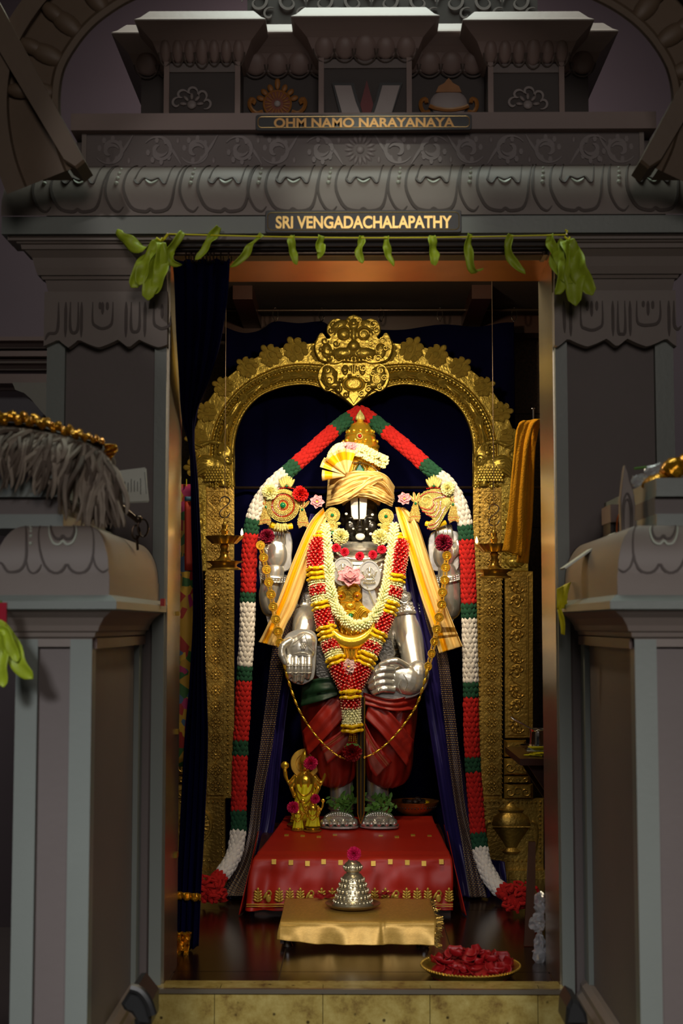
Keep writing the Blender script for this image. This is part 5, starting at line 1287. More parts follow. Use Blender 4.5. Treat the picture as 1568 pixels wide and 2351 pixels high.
def seg_garland(root, px_path, bands, r0, ybase):
    pts = resample([Q(*p) for p in catmull(px_path, 160)], .0085); L_ = len(pts)
    for nm, f0, f1, kind in bands:
        i0, i1 = int(f0*L_), max(int(f0*L_)+2, int(f1*L_)); fr_ = frames(pts[i0:i1+1]); mb = MB()
        if kind == 'red': fill(mb, fr_, r0*.88, 12, .0122, .0175, rnd, BV, BF, .70); mt = bud_red
        elif kind == 'white': fill(mb, fr_, r0*.86, 18, .0048, .0175, rnd, BV, BF, .82); fill(mb, fr_, r0*.9, 14, .0045, .015, rnd, BV, BF, .6, .4); mt = bud_pale
        elif kind == 'yellow':
            c = [f[0] for f in fr_]; nn = max(1, int(len(c)*.0085/.012)); mt = ribbon_yellow
            for q in range(nn):
                f = fr_[min(len(fr_)-1, int((q+.5)*len(fr_)/nn))]
                mb.tube([f[0]+(f[2]*cos(t)+f[3]*sin(t))*(r0*1.02+.0025*sin(9*t))+f[1]*.0015*sin(5*t) for t in [z*2*PI/40 for z in range(40)]], .0058, 8, close=True)
        MB_core = MB().tube([f[0] for f in fr_], r0*.66, 10)
        o = mb.build(nm, mt, root)
        stuff(o)
        if kind == 'red':
            tp = MB(); fill(tp, fr_, r0*.88+.0072, 12, .0042, .0048, random.Random(1), BV, BF, .9); stuff(tp.build('bud_tips', bud_tip, o))
        MB_core.build('core', {'red': rose_dark, 'white': bud_pale, 'yellow': ribbon_yellow}[kind], o)
R0 = 19*K0
BL = [('yellow_tie', 0, .03, 'yellow'), ('rose_buds', .03, .24, 'red'), ('yellow_tie', .24, .29, 'yellow'), ('white_buds', .29, .335, 'white'), ('rose_buds', .335, .385, 'red'), ('white_buds', .385, .43, 'white'), ('yellow_tie', .43, .48, 'yellow'), ('rose_buds', .48, .60, 'red'), ('yellow_tie', .60, .655, 'yellow'), ('white_buds', .655, .69, 'white'), ('rose_buds', .69, .74, 'red'), ('white_buds', .74, .775, 'white'), ('yellow_tie', .775, .83, 'yellow'), ('rose_buds', .83, 1, 'red')]
rg = thing('rose_bud_garland', 'long red rose bud garland with yellow and white bands on the chest', 'garland', Q(806, 1740, -.09))
seg_garland(rg, [(734, 1234, -.01), (727, 1270, -.05), (726, 1310, -.065), (732, 1360, -.075), (742, 1410, -.085), (756, 1470, -.10), (776, 1530, -.12), (802, 1585, -.13)], BL, R0, 0)
seg_garland(rg, [(918, 1240, -.01), (917, 1270, -.05), (910, 1310, -.065), (902, 1360, -.075), (886, 1410, -.085), (860, 1470, -.10), (834, 1530, -.12), (808, 1585, -.13)], BL, R0, 0)
seg_garland(rg, [(804, 1582, -.145), (805, 1600, -.145), (807, 1640, -.14), (809, 1680, -.135)], [('yellow_tie', 0, .2, 'yellow'), ('rose_buds', .2, .42, 'red'), ('white_buds', .42, .78, 'white'), ('yellow_tie', .78, 1, 'yellow')], R0*1.05, 0)
for x in (-8, -3, 3, 8):
    bz = MB()
    for j in range(9): bz.ell(Q(809+x*(.6+.07*j), 1678+j*4.6, -.135), .0032, 7, 5)
    bz.build('bead_string', goldshine, rg)
ros = carnation(rose_dark, Q(808, 1726, -.145), 23*K0, '', nm='rose', parent=rg, seed=77)
for q in range(5):
    a = q*1.256; leafp = [Q(808, 1708, -.15), Q(808+12*cos(a), 1710-2*sin(a), -.155), Q(808+22*cos(a), 1718-4*sin(a), -.155)]
    MB().strip(leafp, [.003, .008, .001], V((0, -1, 0)), .001, False).build('sepal', leafd, ros)
jg = thing('jasmine_garland', 'white jasmine garland looped in a U over the chest', 'garland', Q(815, 1440, -.10))
pts = resample([Q(*p) for p in catmull([(746, 1208, -.01), (750, 1250, -.045), (755, 1310, -.075), (760, 1360, -.09), (774, 1400, -.10), (800, 1430, -.11), (828, 1436, -.115), (856, 1420, -.11), (876, 1385, -.10), (888, 1340, -.085), (896, 1290, -.07), (902, 1245, -.045), (906, 1206, -.01)], 160)], .0066)
fr_ = frames(pts); mb = MB(); fill(mb, fr_, [.0105+.006*random.random() for _ in fr_], 8, .0085, .0140, rnd, BV, BF, .90); stuff(mb.build('jasmine_buds', bud_pale, jg))
mb = MB(); fill(mb, fr_[::3], .0125, 4, .0038, .012, rnd, BV, BF, .4); stuff(mb.build('green_stalks', bud_green, jg))
MB().tube(pts, .0075, 8).build('core', bud_green, jg)
# ---- oval goddess pendants
def pendant(cx, cy, rx, ry, lab):
    c = Q(cx, cy, -.055); r = thing('oval_pendant', lab, 'pendant', c)
    MB().lathe([(0, .002), (rx*K0*.86, .002), (rx*K0*.88, .006), (rx*K0*.97, .006), (rx*K0, 0), (rx*K0, -.006), (0, -.006)], c, 36, V((0, -1, 0)), sx=1, sy=ry/rx).build('oval_plate', silver, r)
    g = MB(); S = lambda x, z, y=.006: c+V((x*K0, -y, z*K0))
    g.ell(S(0, 9), (4*K0, .007, 4.6*K0), 12, 8); g.lathe([(4*K0, 0), (3.2*K0, .006), (1.4*K0, .012), (0, .015)], S(0, 12), 12)
    g.ell(S(0, -1), (6*K0, .006, 7*K0), 12, 8); g.ell(S(0, -10), (11*K0, .006, 4*K0), 12, 8)
    for s_ in (-1, 1):
        g.tube([S(s_*5, 3), S(s_*11, -2), S(s_*14, 5)], .0035, 6); g.tube([S(s_*5, 2), S(s_*9, -6), S(s_*12, -8)], .003, 6); g.ell(S(s_*15, 8), (3*K0, .004, 3*K0), 8, 5)
        g.tube([S(s_*2, -8), S(s_*10, -11), S(s_*3, -12)], .004, 6)
    g.tube([S(9*cos(t), 9+9*sin(t)) for t in [-.5+j*(PI+1)/16 for j in range(17)]], .0015, 5)
    o = g.build('goddess_relief', silver, r)
    for q in range(7): MB().ell(S(-12+q*4, -18+abs(q-3)*.6), (2.4*K0, .005, 3.6*K0), 8, 6).build('lotus_petal', silver, o)
    return r
pendant(787, 1312, 25, 33, 'oval silver goddess pendant half hidden behind the pink lotus')
pendant(848, 1321, 26, 35, 'fully visible oval silver goddess pendant right of the pink lotus')
# ---- gold chest ornament
go = thing('gold_chest_ornament', 'polished gold monster face breast ornament with emerald inside the jasmine loop', 'ornament', Q(805, 1430, -.05))
yO = -.052
m = MB()
for pts in (((768, 1368), (776, 1348), (792, 1338), (806, 1334), (820, 1340), (828, 1352), (826, 1374), (816, 1384), (796, 1386), (776, 1384)),
            ((780, 1382), (826, 1380), (836, 1392), (846, 1408), (840, 1436), (806, 1446), (774, 1436), (766, 1410), (772, 1394)),
            ((774, 1436), (842, 1432), (836, 1452), (816, 1460), (806, 1466), (796, 1460), (780, 1452))):
    m.prism([Q(a, b, yO) for a, b in pts], (0, .02, 0), .006)
base = m.build('ornament_plate', goldshine, go, False)
for s_, x in ((-1, 783), (1, 820)):
    MB().lathe([(0, .010), (4*K0, .009), (5*K0, .004), (8*K0, .007), (10*K0, .004), (11*K0, 0)], Q(x, 1368, yO-.005), 20, V((0, -1, 0))).build('eye', goldshine, base)
    MB().ell(Q(x, 1368, yO-.015), (2.6*K0, .003, 2.6*K0), 10, 6).build('ruby', ruby, base)
    for q in range(4): MB().tube([Q(806+s_*(12+q*2)+s_*a*(1+.12*q), 1404-8+b*(1+.1*q)+q*3, yO-.012) for a, b in catmull([(2, 8), (10, -2), (20, 0), (26, 10)], 10)], .0030, 6).build('moustache_curl', goldshine, base)
for r in (16, 12, 8.5): MB().tube([Q(805+r*1.1*cos(t), 1414+r*.8*sin(t), yO-.012) for t in [j*2*PI/28 for j in range(28)]], .0022, 6, close=True).build('ring', goldshine, base)
MB().ell(Q(805, 1414, yO-.014), (5.4*K0, .007, 5.4*K0), 14, 8).build('emerald', emerald, base)
m = MB(); m.ell(Q(804, 1392, yO-.008), (13*K0, .012, 10*K0), 14, 8); m.build('muzzle', goldshine, base)
for q in range(7): MB().ell(Q(776+q*10, 1450+(3-abs(q-3))*3, yO-.010), (4*K0, .005, 11*K0), 8, 6, Matrix.Rotation((q-3)*.25, 3, 'Y')).build('plume', goldshine, base)
# ---- gold crescent and buckle
cr = thing('gold_crescent', 'polished gold crescent with buckle hanging at the waist', 'ornament', Q(806, 1490, -.1))
N_ = 40; outl = []
for j in range(N_+1): t = PI+PI*j/N_; outl.append(Q(806+53*cos(t), 1428-58*sin(t)*1.0, -.12))
for j in range(1, N_): t = 2*PI-PI*j/N_; outl.append(Q(806+50*cos(t), 1426-38*sin(t), -.12))
mb = MB()
def cfn(u, v):
    t = PI+PI*u; a = 2*PI*v; ox, oy = 806+52*cos(t), 1424-51*sin(t); th = 15*sin(PI*u)**.8+.6
    rx_, ry_ = cos(t), -sin(t); return Q(ox+rx_*th*cos(a), oy+ry_*th*cos(a), -.115-.6*th*K0*sin(a))
mb.grid(cfn, 48, 14); mb.build('crescent', goldshine, cr)
bk2 = MB().lathe([(22*K0, -.022), (26*K0, -.010), (27*K0, 0), (28*K0, .010), (31*K0, .018), (31*K0, .022)], Q(808, 1499, -.085), 30, None, sy=.7).build('buckle', goldshine, cr)
for q in range(13):
    t = PI+PI*q/12; MB().tube([Q(808, 1490, -.085)+V((cos(t)*29*K0, sin(t)*21*K0, .004)), Q(808, 1510, -.085)+V((cos(t)*25*K0, sin(t)*18*K0, .0))], .0016, 5).build('flute', brass, bk2)
MB().lathe([(10*K0, 0), (14*K0, .02), (16*K0, .03)], Q(808, 1528, -.085), 20).build('stem', goldshine, cr)
# ---- coin necklace
GC = 'coins'
cn = thing('coin_necklace', 'long gold coin necklace hanging from the raised hands to the knees', 'necklace', Q(812, 1745, -.12))
coin = MB().lathe([(0, .0022), (.0118, .0022), (.0125, .0042), (.0150, .0042), (.0162, .002), (.0162, -.002), (0, -.002)], (0, 0, 0), 24, V((0, -1, 0)))
coin.ell((0, -.004, .0035), (.0028, .003, .0032), 8, 6); coin.ell((0, -.004, -.002), (.005, .003, .0045), 8, 6); coin.ell((0, -.0035, -.0065), (.0075, .0025, .003), 8, 6)
for s_ in (-1, 1): coin.tube([V((s_*.004, -.004, .0)), V((s_*.0075, -.004, -.002)), V((s_*.007, -.004, .004))], .0012, 5)
coin_me = tomesh('coin', coin, goldshine)
lk = MB().tube([V((.0022*cos(t), 0, .0045*sin(t))) for t in [j*2*PI/10 for j in range(10)]], .0009, 5, close=True); lk_me = tomesh('chain_link', lk, goldshine)
bar = MB().ell((0, 0, 0), (.0048, .003, .0125), 8, 8); bar_me = tomesh('oval_link', bar, goldshine)
YN = -.10
Lcoins = [(598, 1252), (605, 1280), (612, 1308), (617, 1337), (622, 1365), (627, 1393), (633, 1422), (638, 1450), (643, 1476)]
Rcoins = [(1026, 1276), (1023, 1303), (1021, 1332), (1016, 1360), (1014, 1388), (1008, 1417), (1003, 1445), (997, 1473), (991, 1501), (983, 1530)]
for lst in (Lcoins, Rcoins):
    for i, (a, b) in enumerate(lst):
        yy = -.06-.06*i/9; c = Q(a, b, yy)
        meshobj('coin', coin_me, cn, c, Matrix.Rotation(random.uniform(-.25, .25), 3, 'Z') @ Matrix.Rotation(random.uniform(-.12, .12), 3, 'Y'), (1.0, 1, 1) if lst is Lcoins or i < 7 else (.82, 1, .95))
        if i+1 < len(lst):
            n2 = Q(*lst[i+1], -.06-.06*(i+1)/9)
            for s_ in (-1, 1):
                for f in (.38, .5, .62): meshobj('chain_link', lk_me, cn, c.lerp(n2, f)+V((s_*.005, 0, 0)), None)
def links(path):
    pts = resample([Q(*p) for p in catmull(path, 80)], .0158)
    for i in range(len(pts)-1):
        d = pts[i+1]-pts[i]; big = 1.15-.55*i/len(pts)
        meshobj('oval_link' if i % 2 == 0 else 'chain_link', bar_me if i % 2 == 0 else lk_me, cn, (pts[i]+pts[i+1])/2, frame_rot(d, (0, -1, 0)), (big, 1, 1) if i % 2 == 0 else (1, 1, 1.2))
links([(645, 1482, -.12), (652, 1525, -.13), (665, 1572, -.12), (682, 1620, -.125), (704, 1660, -.125), (735, 1700, -.13), (775, 1735, -.135), (806, 1744, -.14)])
links([(981, 1538, -.13), (972, 1575, -.13), (956, 1620, -.125), (930, 1660, -.125), (896, 1700, -.13), (858, 1730, -.135), (826, 1742, -.14)])
# ---- wheel and conch ornaments
def pave(par, outl, y, sp_, mat, rad, nm='pave_stones', keep=lambda x, y2: True):
    xs = [p[0] for p in outl]; ys = [p[1] for p in outl]; n = len(outl); b = MB(); row = 0
    yy = min(ys)+sp_/2
    while yy < max(ys):
        xx = min(xs)+sp_/2+(sp_/2 if row % 2 else 0)
        while xx < max(xs):
            ins = False
            for i in range(n):
                x1, y1 = outl[i]; x2, y2 = outl[i-1]
                if (y1 > yy) != (y2 > yy) and xx < (x2-x1)*(yy-y1)/(y2-y1)+x1: ins = not ins
            if ins and keep(xx, yy): b.ell(Q(xx, yy, y), rad, 6, 4)
            xx += sp_
        yy += sp_*.87; row += 1
    return stuff(b.build(nm, mat, par))
def bow(par, cx, cy, sg, y):
    g = lambda a: cx+sg*a
    tl_ = ((-5, -2), (5, -2), (12, 20), (18, 42), (10, 40), (2, 38), (-8, 44), (-12, 30))
    tail = MB().prism([Q(g(a), cy+b, y) for a, b in tl_], (0, .006, 0), .002).build('bow_tail', jewelbase, par, False)
    pave(tail, [(g(a), cy+b) for a, b in tl_], y-.003, 3.3, diamond, .0022)
    for q in range(2): MB().tube([Q(g(-9+q*1), cy+30+q*7, y-.003), Q(g(3), cy+29+q*7, y-.003), Q(g(14+q), cy+32+q*7, y-.003)], .0014, 5).build('ruby_row', ruby, tail)
    for q in range(4):
        a = -2.5+q*.55; p0 = Q(g(0), cy, y-.002); MB().ell(Q(g(13*cos(a)), cy+15*sin(a), y-.002), (12*K0, .004, 4*K0), 10, 6, Matrix.Rotation(a*sg if sg > 0 else PI-a, 3, 'Y')).build('bow_feather', diamond, par)
        MB().tube([Q(g(6*cos(a)), cy+7*sin(a), y-.006), Q(g(24*cos(a)), cy+27*sin(a), y-.006)], .0012, 5).build('ruby_row', ruby, par)
    MB().ell(Q(g(0), cy, y-.006), (3*K0, .004, 3*K0), 10, 6).build('emerald', emerald, par)
def crownlet(par, cx, cy, y):
    for q in range(7):
        a = PI/2+(q-3)*.30; MB().ell(Q(cx+(q-3)*4.2, cy-8-3*(3-abs(q-3)), y), (3.4*K0, .005, 12*K0), 8, 6, Matrix.Rotation((q-3)*.16, 3, 'Y')).build('crest_feather', diamond, par)
    for q in range(9): MB().ell(Q(cx-16+q*4, cy+4-.8*(4-abs(q-4)), y-.006), .0026, 7, 5).build('ruby', ruby, par)
    MB().ell(Q(cx, cy-2, y-.008), (2.8*K0, .004, 2.8*K0), 10, 6).build('emerald', emerald, par)
yW = -.03
wo = thing('wheel_ornament', 'jewelled gold wheel ornament with bows on the raised hand left of the turban', 'ornament', Q(650, 1200, yW))
c = Q(650, 1161, yW)
wd_ = MB().lathe([(0, .018), (8*K0, .018), (10*K0, .010), (20*K0, .013), (22*K0, .008), (26*K0, .007), (30*K0, .013), (36*K0, .009), (37.5*K0, .002), (37.5*K0, -.004), (0, -.006)], c, 44, V((0, -1, 0))).build('disc', jewelbase, wo)
for r, n, mt, rad, h in ((25, 40, ruby, .0026, .010), (36.5, 60, diamond, .0030, .008), (33, 54, diamond, .0027, .012), (29.5, 48, diamond, .0027, .014), (21.5, 36, diamond, .0026, .011), (18, 30, diamond, .0026, .014), (14.5, 24, diamond, .0026, .015), (11, 18, ruby, .0022, .014)):
    b = MB()
    for j in range(n): b.ell(c+V((cos(j*2*PI/n)*r*K0, -h, sin(j*2*PI/n)*r*K0)), rad, 6, 4)
    stuff(b.build('stone_ring', mt, wd_))
MB().ell(c+V((0, -.018, 0)), (7*K0, .009, 7*K0), 16, 10).build('emerald', emerald, wd_)
crownlet(wo, 658, 1118, yW); bow(wo, 611, 1164, -1, yW); bow(wo, 694, 1170, 1, yW)
for q in range(6): MB().ell(Q(646+(q-2.5)*5, 1208+4-abs(q-2.5)*1.5, yW), (3*K0, .004, 10*K0), 8, 6, Matrix.Rotation(-(q-2.5)*.18, 3, 'Y')).build('foot_feather', diamond, wo)
MB().tube([Q(622, 1205, -.005), Q(645, 1212, -.02), Q(670, 1208, -.005)], .012, 8).build('tie_ribbon', ribbon_yellow, wo)
co = thing('conch_ornament', 'jewelled gold conch ornament with bows on the raised hand right of the turban', 'ornament', Q(1000, 1210, yW))
ol = [(974, 1128), (1000, 1122), (1022, 1130), (1034, 1145), (1032, 1165), (1024, 1180), (1014, 1195), (1004, 1212), (990, 1218), (980, 1210), (986, 1200), (994, 1196), (990, 1188), (972, 1176), (962, 1160), (961, 1142)]
cb_ = MB().prism([Q(a, b, yW) for a, b in catmull(ol+[ol[0]], 60)[:-1]], (0, .014, 0), .006).build('shell_body', jewelbase, co, True)
pave(cb_, catmull(ol+[ol[0]], 60)[:-1], yW-.007, 3.1, diamond, .0023)
MB().tube(spiral(Q(978, 1150, yW-.008), 17*K0, 2*K0, -1.5, 7, 30), .0040, 6).build('shell_whorl', diamond, cb_)
rows = [[(965, 1140), (985, 1130), (1010, 1132), (1028, 1142)], [(966, 1165), (985, 1170), (996, 1158), (994, 1148), (1008, 1142), (1026, 1140)], [(970, 1174), (992, 1178), (1002, 1165), (1002, 1152)], [(980, 1182), (998, 1186), (1008, 1172), (1012, 1150)],
        [(986, 1206), (998, 1202), (1010, 1188), (1020, 1168)], [(982, 1214), (996, 1212), (1008, 1200)], [(1018, 1140), (1024, 1150), (1022, 1164), (1014, 1174)]]
for rw in rows:
    b = MB()
    for p in resample([Q(a, bb2, yW-.010) for a, bb2 in catmull(rw, 30)], .0045): b.ell(p, .0023, 6, 4)
    stuff(b.build('ruby_row', ruby, cb_))
MB().lathe([(0, .008), (6*K0, .007), (9*K0, .003), (10*K0, 0)], Q(1025, 1153, yW-.006), 18, V((0, -1, 0)), sy=1.4).build('shell_boss', diamond, cb_)
crownlet(co, 996, 1118, yW); bow(co, 954, 1156, -1, yW); bow(co, 1040, 1158, 1, yW)
MB().tube([Q(978, 1202, -.005), Q(1000, 1208, -.02), Q(1022, 1200, -.005)], .010, 8).build('tie_ribbon', ribbon_yellow, co)
# ---- shawl ends
sl = cloth('silk_shawl', [(742, 1166, .0), (712, 1200, -.03), (676, 1280, -.045), (642, 1370, -.05), (612, 1440, -.055), (594, 1474, -.055)], [(750, 1190, .0), (738, 1230, -.03), (712, 1300, -.045), (680, 1390, -.05), (655, 1440, -.055), (640, 1486, -.055)], shawl_mat, None, 30, 60, 2.2, .007, .4, .002)
tag(sl, 'cream silk shawl end with gold stripe falling left of the face', 'shawl')
sl = cloth('silk_shawl', [(908, 1164, .0), (916, 1200, -.03), (940, 1280, -.045), (966, 1370, -.05), (990, 1440, -.055), (1008, 1500, -.055)], [(930, 1166, .0), (958, 1200, -.03), (988, 1290, -.045), (1020, 1380, -.05), (1044, 1440, -.055), (1062, 1484, -.055)], shawl_mat2, None, 30, 60, 2.2, .007, 1.9, .002)
tag(sl, 'cream silk shawl end with gold stripe falling right of the face', 'shawl')
def sash(lab, path, bpath, sd):
    r = thing('blue_silk_sash', lab, 'sash', P(path[-1][0], path[-1][1], path[-1][3]))
    cloth('silk', [(a, b, y) for a, b, w_, y in path], [(a+w_, b, y+.01) for a, b, w_, y in path], silkblue, r, 26, 90, 2.5, .010, sd, .002)
    cloth('woven_border', [(a, b, y-.016) for a, b, w_, y in bpath], [(a+w_, b, y-.014) for a, b, w_, y in bpath], sash_border, r, 10, 90, 1.0, .005, sd, .002)
sash('dark blue silk sash with woven gold border trailing to the floor left of the idol', [(712, 1180, 44, .0), (690, 1270, 46, .0), (668, 1370, 50, .005), (640, 1480, 46, .01), (620, 1600, 42, .01), (602, 1740, 44, .0), (586, 1880, 46, -.02), (556, 1980, 56, -.06), (522, 2062, 68, -.13)],
     [(684, 1330, 20, .0), (660, 1400, 26, .0), (628, 1480, 34, .005), (612, 1600, 30, .005), (596, 1720, 28, -.005), (580, 1830, 24, -.02), (568, 1920, 26, -.04), (545, 1990, 34, -.075), (500, 2058, 60, -.15)], 0)
sash('dark blue silk sash with woven gold border trailing to the floor right of the idol', [(900, 1180, 30, .0), (922, 1270, 32, .0), (936, 1370, 40, .005), (956, 1480, 48, .01), (974, 1600, 56, .01), (996, 1740, 62, .0), (1018, 1880, 66, -.02), (1036, 1980, 70, -.06), (1048, 2060, 80, -.13)],
     [(966, 1370, 18, .0), (982, 1440, 20, .0), (1002, 1500, 24, .005), (1016, 1620, 26, .005), (1032, 1760, 26, -.005), (1046, 1860, 24, -.02), (1062, 1950, 30, -.05), (1080, 2060, 38, -.13)], 2)
# ================================================================ YARN GARLAND
yg = thing('yarn_garland', 'long tricolour yarn garland over the crown hanging down both sides', 'garland', P(816, 2060, -.15))
ycol = {'r': yarn_red, 'g': yarn_green, 'w': yarn_white}
pm = {}
for k_, mt in ycol.items():
    t_ = MB(); t_.add(PV, PF_); pm[k_] = tomesh('yarn_puff', t_, mt, True, 60)
Lp = [(824, 948, .15), (800, 962, .14), (770, 985, .11), (720, 1030, .06), (664, 1080, .01), (620, 1120, -.005), (590, 1165, -.015), (577, 1215, -.015), (572, 1290, -.015), (569, 1380, -.015), (566, 1470, -.015), (560, 1560, -.015), (556, 1650, -.02), (551, 1740, -.03), (548, 1840, -.05), (547, 1910, -.08), (536, 1965, -.12), (512, 2005, -.17), (488, 2030, -.20)]
Lb = [(962, 'r'), (988, 'g'), (1068, 'r'), (1092, 'g'), (1190, 'w'), (1228, 'g'), (1358, 'r'), (1390, 'g'), (1530, 'w'), (1565, 'g'), (1705, 'r'), (1738, 'g'), (1870, 'r'), (1903, 'g'), (2010, 'w'), (2100, 'r')]
Rp = [(828, 948, .15), (852, 962, .14), (884, 988, .11), (930, 1026, .06), (985, 1075, .01), (1030, 1115, -.005), (1058, 1165, -.015), (1069, 1220, -.015), (1074, 1300, -.015), (1077, 1400, -.015), (1079, 1490, -.015), (1081, 1580, -.015), (1082, 1660, -.02), (1085, 1750, -.03), (1092, 1840, -.05), (1100, 1930, -.08), (1112, 1985, -.12), (1136, 2030, -.17), (1165, 2052, -.21)]
Rb = [(964, 'r'), (990, 'g'), (1066, 'r'), (1094, 'g'), (1206, 'w'), (1243, 'g'), (1388, 'r'), (1420, 'g'), (1568, 'w'), (1605, 'g'), (1745, 'r'), (1780, 'g'), (1915, 'r'), (1950, 'g'), (2044, 'w'), (2100, 'r')]
cand = []
for path, bands in ((Lp, Lb), (Rp, Rb)):
    pcs = catmull(path, 400); pts = [Q(*p) for p in pcs]; rs = resample(pts, .0168)
    import bisect
    # row of each resampled point from its nearest path point
    rows_ = []; j = 0
    for p in rs:
        while j+1 < len(pts) and (pts[j+1]-p).length <= (pts[j]-p).length: j += 1
        rows_.append(pcs[j][1])
    fr_ = frames(rs); bi = 0; per = {}
    for i, (c, t, N, B) in enumerate(fr_):
        while bi < len(bands)-1 and rows_[i] > bands[bi][0]: bi += 1
        k_ = bands[bi][1]
        for j in range(9):
            a = 2*PI*(j+.5*(i % 2))/9; d = N*cos(a)+B*sin(a); ax = (-t*.92+d*.38).normalized()
            f = random.uniform(.92, 1.08); mat_ = Matrix.Translation(c+d*.0195+V((random.uniform(-1, 1)*.001,)*3)) @ frame_rot(ax, d).to_4x4() @ Matrix.Diagonal((.0205*f, .0185*f, .0275*f, 1))
            cand.append((d.y, k_, bi, path is Lp, mat_))
        per.setdefault((k_, bi), []).append(c)
    for (k_, b_i), cs in per.items():
        if len(cs) > 1: MB().tube(cs, .013, 10).build('garland_core', ycol[k_], yg)
cand.sort(key=lambda e: e[0])
rest = {}
for n_i, (dy, k_, bi, lf, mat_) in enumerate(cand):
    if n_i < 290:
        o = bpy.data.objects.new('yarn_puff', pm[k_]); C.objects.link(o); o.parent = yg; o.matrix_local = Matrix.Translation(-ORG[yg.name]) @ mat_
    else: rest.setdefault((k_, bi, lf), MB()).inst(PV, PF_, mat_)
for (k_, bi, lf), mb in rest.items(): stuff(mb.build({'r': 'red_band', 'g': 'green_band', 'w': 'white_band'}[k_], ycol[k_], yg))
# curly red yarn tassels at the ends
for cx, cy, sg in ((482, 2036, -1), (1192, 2052, 1)):
    ts = MB(); c0 = PF(cx, cy+14, .045)
    for i in range(34):
        a = random.uniform(0, 2*PI); b_ = random.uniform(-.6, 1.4); r = .045*random.uniform(.55, 1); c = c0+V((cos(a)*cos(b_)*r*1.15, sin(a)*cos(b_)*r*.8, sin(b_)*r*.85))
        ph = random.uniform(0, 6); ax = V((random.uniform(-1, 1), random.uniform(-1, .3), random.uniform(-1, 1))).normalized(); N, B = perp(ax)
        ts.tube([c+(N*cos(ph+t)+B*sin(ph+t))*.012+ax*.004*t for t in [j*.55 for j in range(11)]], .0052, 6)
    ts.ell(c0, (.034, .026, .030), 10, 8); stuff(ts.build('curly_tassel', yarn_red, yg))
# ================================================================ ALTAR
def ztop(Y): return .150+(.205-.150)*min(1, max(0, (Y+.40)/.33))
al = thing('altar_plinth', 'low altar block hidden under the red silk cloth', 'plinth', V((0, -.1, 0)))
m = MB(); xl, xr = -.315, .295
m.add([V((x, y, z)) for x in (xl, xr) for y, z in ((-.395, .0), (-.395, .146), (-.07, .200), (.22, .200), (.22, .0))], [(0, 1, 2, 3, 4), (9, 8, 7, 6, 5)]+[(i, (i+1) % 5, 5+(i+1) % 5, 5+i) for i in range(5)])
m.build('block', woodm, al, False)
rcl = thing('altar_cloth', 'red silk cloth with gold squares and gold leaf border over the altar', 'cloth', PF(805, 2090, 0))
def redf(v):
    return catmull([(1876, .14), (1893, .0), (1920, -.155), (1950, -.30), (1968, -.392), (1984, -.412), (2010, -.418), (2040, -.424), (2068, -.43), (2091, -.436)], 61)
rows_ = redf(0); lx = catmull([(655, 0), (644, 0), (624, 0), (600, 0), (584, 0), (578, 0), (572, 0), (568, 0), (565, 0), (562, 0)], 61); rx = catmull([(992, 0), (998, 0), (1012, 0), (1026, 0), (1036, 0), (1039, 0), (1040, 0), (1040, 0), (1040, 0), (1040, 0)], 61)
mb = MB()
def rfn(u, v):
    j = int(round(v*60)); py, Y = rows_[j]; p = P(lx[j][0]+(rx[j][0]-lx[j][0])*u, py, Y)
    hang = max(0, (v-.42)/.58)
    d = hang*(.006*sin(u*30+sin(u*9)*2)+.004*sin(u*61))+.011*noise.noise(V((u*7, v*5, 2)))*(1 if v > .1 else 0)+.006*noise.noise(V((u*16, v*3, 5)))*(1 if v > .2 else 0)
    drop = 0
    return p+V((0, -d, .004 if v < .4 else 0))
mb.grid(rfn, 90, 60); solid(mb.build('silk', silkred, rcl, ang=80), .002)
# cloth falling down the two sides of the block
for s_, x in ((-1, xl-.006), (1, xr+.006)):
    mb = MB(); mb.grid(lambda u, v: V((x+s_*(.006+.03*v+.006*sin(u*20)*v), .12-.53*u, ztop(.12-.53*u)*(1-v)+.004)), 30, 10); solid(mb.build('side_fall', silkred, rcl, ang=80), .002)
zari = M('gold_zari_print', H(206, 164, 60), .4, .4, .25, 200)
def on_cloth(px, py, lift=.004):
    best = min(range(61), key=lambda j: abs(rows_[j][0]-py)); j = min(max(best, 1), 59)
    a, b = (rows_[j-1], rows_[j+1]); t = (py-a[0])/(b[0]-a[0]); Y = a[1]+(b[1]-a[1])*t
    p = P(px, py, Y); n = V((0, -(P(px, a[0], a[1]).z-P(px, b[0], b[1]).z), -(a[1]-b[1])*-1)); n = V((0, -abs(P(px, a[0], a[1]).z-P(px, b[0], b[1]).z), abs(a[1]-b[1]))).normalized()
    u = (px-lx[j][0])/(rx[j][0]-lx[j][0]); return rfn(min(1, max(0, u)), min(1, (best)/60))*.0+p+n*lift+V((0, -.007 if py > 1985 else -.002, .003)), n
for row, xs in (((1921, -.1), (658, 695, 732, 769, 874, 911, 948, 986)), ((1981, 0), (629, 668, 706, 743, 782, 857, 896, 935, 973, 1013))):
    for i, x in enumerate(xs):
        p, n = on_cloth(x, row[0]+(i % 3)*2); w_ = 5*K(-.3); up = n.cross(V((1, 0, 0))); up = -up if up.z < 0 else up
        sq = MB().prism([p+V((a*w_, 0, 0))+up*(b*w_*1.1) for a, b in ((-1, -1), (1, -1), (1, 1), (-1, 1))], -n*.003).build('gold_square', zari, rcl, False)
yB = -.452; kB = K(yB)
